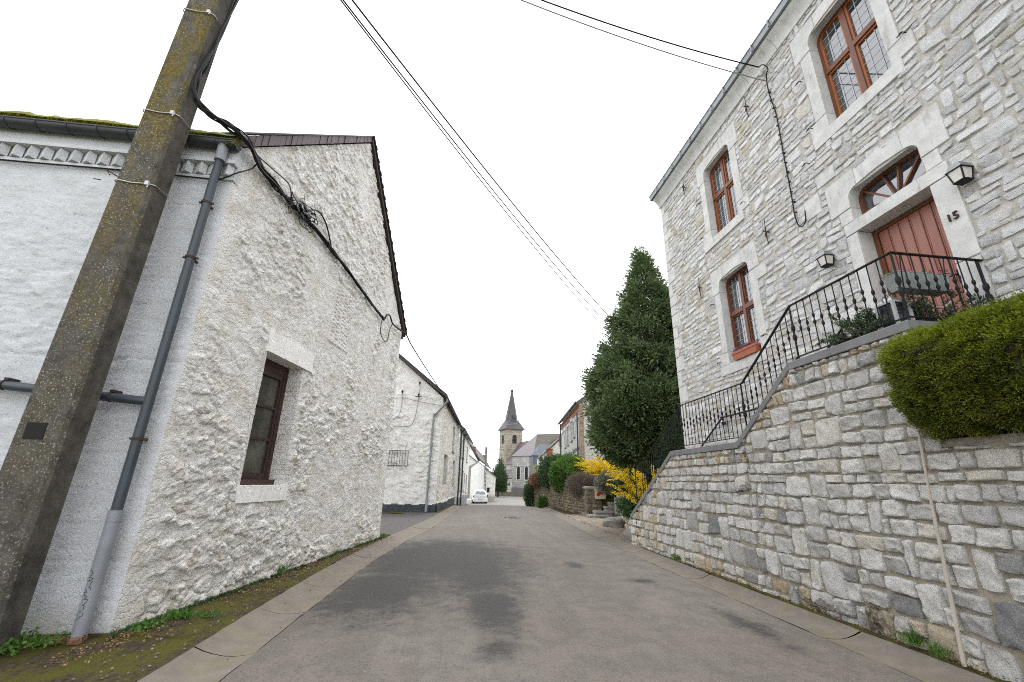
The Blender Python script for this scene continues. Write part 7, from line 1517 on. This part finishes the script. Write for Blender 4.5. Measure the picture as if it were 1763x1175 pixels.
tag(m.build('brick_rubble', simple('weathered brick bits', (0.20, 0.095, 0.05), 0.9, var=0.4, sc=20)), 'few broken orange brick bits by the foot of the drain pipe', 'rubble')

# ---------------------------------------------------------------- cables
def cable(name, label, tubes, mat=RUBBER, group=None):
    m = MB()
    for pts, r, seg in tubes: m.tube(pts, r, seg)
    return tag(m.build(name, mat, None, True), label, 'cable', group)
ax, bx_ = at_z(11.2)
cable('overhead_cable', 'thick black overhead cable running from the pole towards the conifer', [(sag((bx_ - .05, 5.0, 11.2), (7.3, 20.0, 9.85), 0.28, 40), 0.022, 6)])
cable('overhead_cable', 'upper thin wire of the pair below the thick street cable', [(sag((bx_ - .1, 4.95, 11.0), (7.15, 20.0, 9.45), 0.30, 40), 0.018, 5)])
cable('overhead_cable', 'lower thin wire of the pair below the thick street cable', [(sag((bx_ - .15, 4.9, 11.0), (7.0, 20.0, 9.2), 0.30, 40), 0.016, 5)])
cable('overhead_cable', 'black service cable crossing the sky to the insulator on the stone house', [(sag((bx_, 5.1, 11.45), (XH - .16, 6.56, 10.62), 0.42, 40), 0.016, 6)])
cable('overhead_cable', 'thin pale wire below the black service cable', [(sag((bx_, 5.05, 11.25), (XH - .05, 6.6, 10.28), 0.40, 40), 0.013, 5)], GREYCAB)
cable('overhead_cable', 'faint distant wire crossing in front of the church spire', [(sag((-2.0, 44, 6.3), (10.2, 30, 7.3), 0.5, 30), 0.022, 5)], GREYCAB)
m = MB(); m.lathe([(0, 0), (.05, .0), (.03, .04), (.06, .08), (.06, .12), (.02, .15), (0, .15)], (XH - .1, 6.6, 10.42), 10); m.tube([(XH + .02, 6.6, 10.45), (XH - .1, 6.6, 10.45)], .015, 6)
m.build('insulator', FROST, house, True, 40)
pts = [(XH - .16, 6.56, 10.62), (XH - .18, 6.42, 10.52), (XH - .12, 6.38, 10.36), (XH - .08, 6.5, 10.3), (XH - .05, 6.56, 9.9), (XH - .045, 6.5, 9.2), (XH - .045, 6.53, 8.2), (XH - .05, 6.55, 7.2), (XH - .05, 6.57, 6.75), (XH - .06, 6.53, 6.5), (XH - .07, 6.44, 6.4), (XH - .07, 6.34, 6.45), (XH - .08, 6.30, 6.6), (XH - .06, 6.31, 6.66)]
o = cable('service_cable', 'black clipped cable dropping down the stone house front to a hooked end', [(spline(pts, 6), 0.012, 6)])
for i in range(14):
    m = MB(); z = 9.9 - i * .24; m.box(XH - .062, XH + .01, 6.515 + (.03 if z > 9.5 else 0), 6.555 + (.03 if z > 9.5 else 0), z, z + .012)
    m.build('cable_clip', IRON, o)
# bundle of cables: down the pole, over the corner and along the gable
rr = random.Random(17); T = []
main = [(-3.80, 5.08, 11.0), (-3.80, 5.09, 9.6), (-3.82, 5.06, 8.6), (-3.845, 5.02, 7.7), (-3.865, 4.96, 7.0), (-3.865, 4.93, 6.62), (-3.80, 4.95, 6.38), (-3.62, 5.02, 6.25), (-3.42, 5.14, 6.16), (-3.26, 5.32, 6.09)]
wallp = [(0.3, 6.03), (0.7, 6.0), (1.1, 6.02), (1.55, 6.03), (2.08, 6.06), (2.8, 6.02), (3.43, 5.99), (4.4, 5.9), (5.29, 5.82), (5.97, 5.80)]
for i in range(10):
    o1 = [Vector(p) + Vector((rr.uniform(-.015, .045), rr.uniform(-.05, .04), rr.uniform(-.05, .05))) for p in main]
    o2 = [Vector(pt(s, z + rr.uniform(-.05, .05) * (1.2 if s < 2 else .55), .075 + rr.uniform(-.02, .035))) for s, z in wallp]
    T.append((spline(o1 + o2, 7), rr.choice((.010, .013, .018)), 6))
T.append((spline([pt(5.9, 5.8, .07), pt(6.05, 5.77, .09), pt(6.2, 5.98, .1), pt(6.45, 6.04, .1), pt(6.75, 5.93, .09), pt(7.2, 5.95, .1), pt(7.9, 5.98, .16), (-1.85, 14.2, 5.95), (-1.55, 17, 5.86), (-1.15, 21, 5.84), (-.86, 23.66, 5.9)], 7), .024, 6))
T.append((spline([pt(5.97, 5.78, .07), pt(5.96, 5.55, .06), pt(6.05, 5.36, .05), pt(6.35, 5.26, .05), pt(6.6, 5.36, .05), pt(6.66, 5.7, .06), pt(6.76, 5.9, .08)], 7), .011, 6))
T.append((spline([pt(1.65, 6.2, .08), pt(2.0, 6.42, .10), pt(2.35, 6.35, .10), pt(2.65, 6.1, .09), pt(2.6, 5.98, .10), pt(2.5, 6.06, .12)], 7), .016, 6))
T.append((spline([pt(0.1, 6.12, .08), pt(.6, 6.2, .09), pt(1.0, 6.28, .08), pt(1.15, 6.18, .08), pt(1.2, 6.05, .08)], 7), .010, 6))
for i in range(26):
    s0 = rr.uniform(1.1, 1.95); z0 = 6.05 + rr.uniform(-.05, .12); p = [pt(s0, z0, .07)]
    for k in range(4): s0 += rr.uniform(-.14, .14); z0 += rr.uniform(-.11, .10); p.append(pt(min(max(s0, .95), 2.1), min(max(z0, 5.85), 6.32), rr.uniform(.05, .17)))
    T.append((spline(p, 5), rr.uniform(.004, .009), 5))
bundle = cable('cable_bundle', 'tangled bundle of black cables running from the pole along the white gable', T)
for i, (s, z) in enumerate([(1.35, 6.1), (1.5, 6.16), (1.62, 6.05), (1.75, 6.2), (1.25, 6.02), (1.42, 5.98)]):
    m = MB(); q = Vector(pt(s, z, .13)); m.bar(q, Vector(pt(s + .12, z + rr.uniform(-.06, .06), .13)), .035, .035); m.build('connector', IRON, bundle)
for s in (.5, .9, 2.4, 3.0, 3.6, 4.2, 4.7, 4.8, 4.9, 5.0, 5.1):
    m = MB(); q = Vector(pt(s, np.interp(s, [p[0] for p in wallp], [p[1] for p in wallp]), .08)); m.bar(q - Vector((0, 0, .05)), q + Vector((0, 0, .05)), .02, .05); m.build('clamp', IRON, bundle)
cable('wall_cable', 'thin dark cable running under the dentil cornice of the white house', [(spline([(-9.0, yf - .05, 5.49), (-7, yf - .05, 5.485), (-6, yf - .055, 5.47), (-5, yf - .05, 5.485), (-4.2, yf - .05, 5.48), (-3.8, yf - .06, 5.47), (-3.5, yf - .08, 5.46), (-3.32, yf - .06, 5.6), (-3.27, yf + .15, 5.85), pt(.25, 6.0, .07)], 6), .011, 5)])
cable('street_cable', 'dark cable bundle climbing along the verge of the second white house', [(spline([(-.86, 23.66, 5.9), (-.75, 24.0, 5.75), (-.7, 24.6, 5.62), (-.2, 30, 5.45), (.1, 34, 5.2), (.7, 40, 4.9), (1.15, 46, 4.7), (2.95, 51.15, 4.95)], 6), .02, 5)])
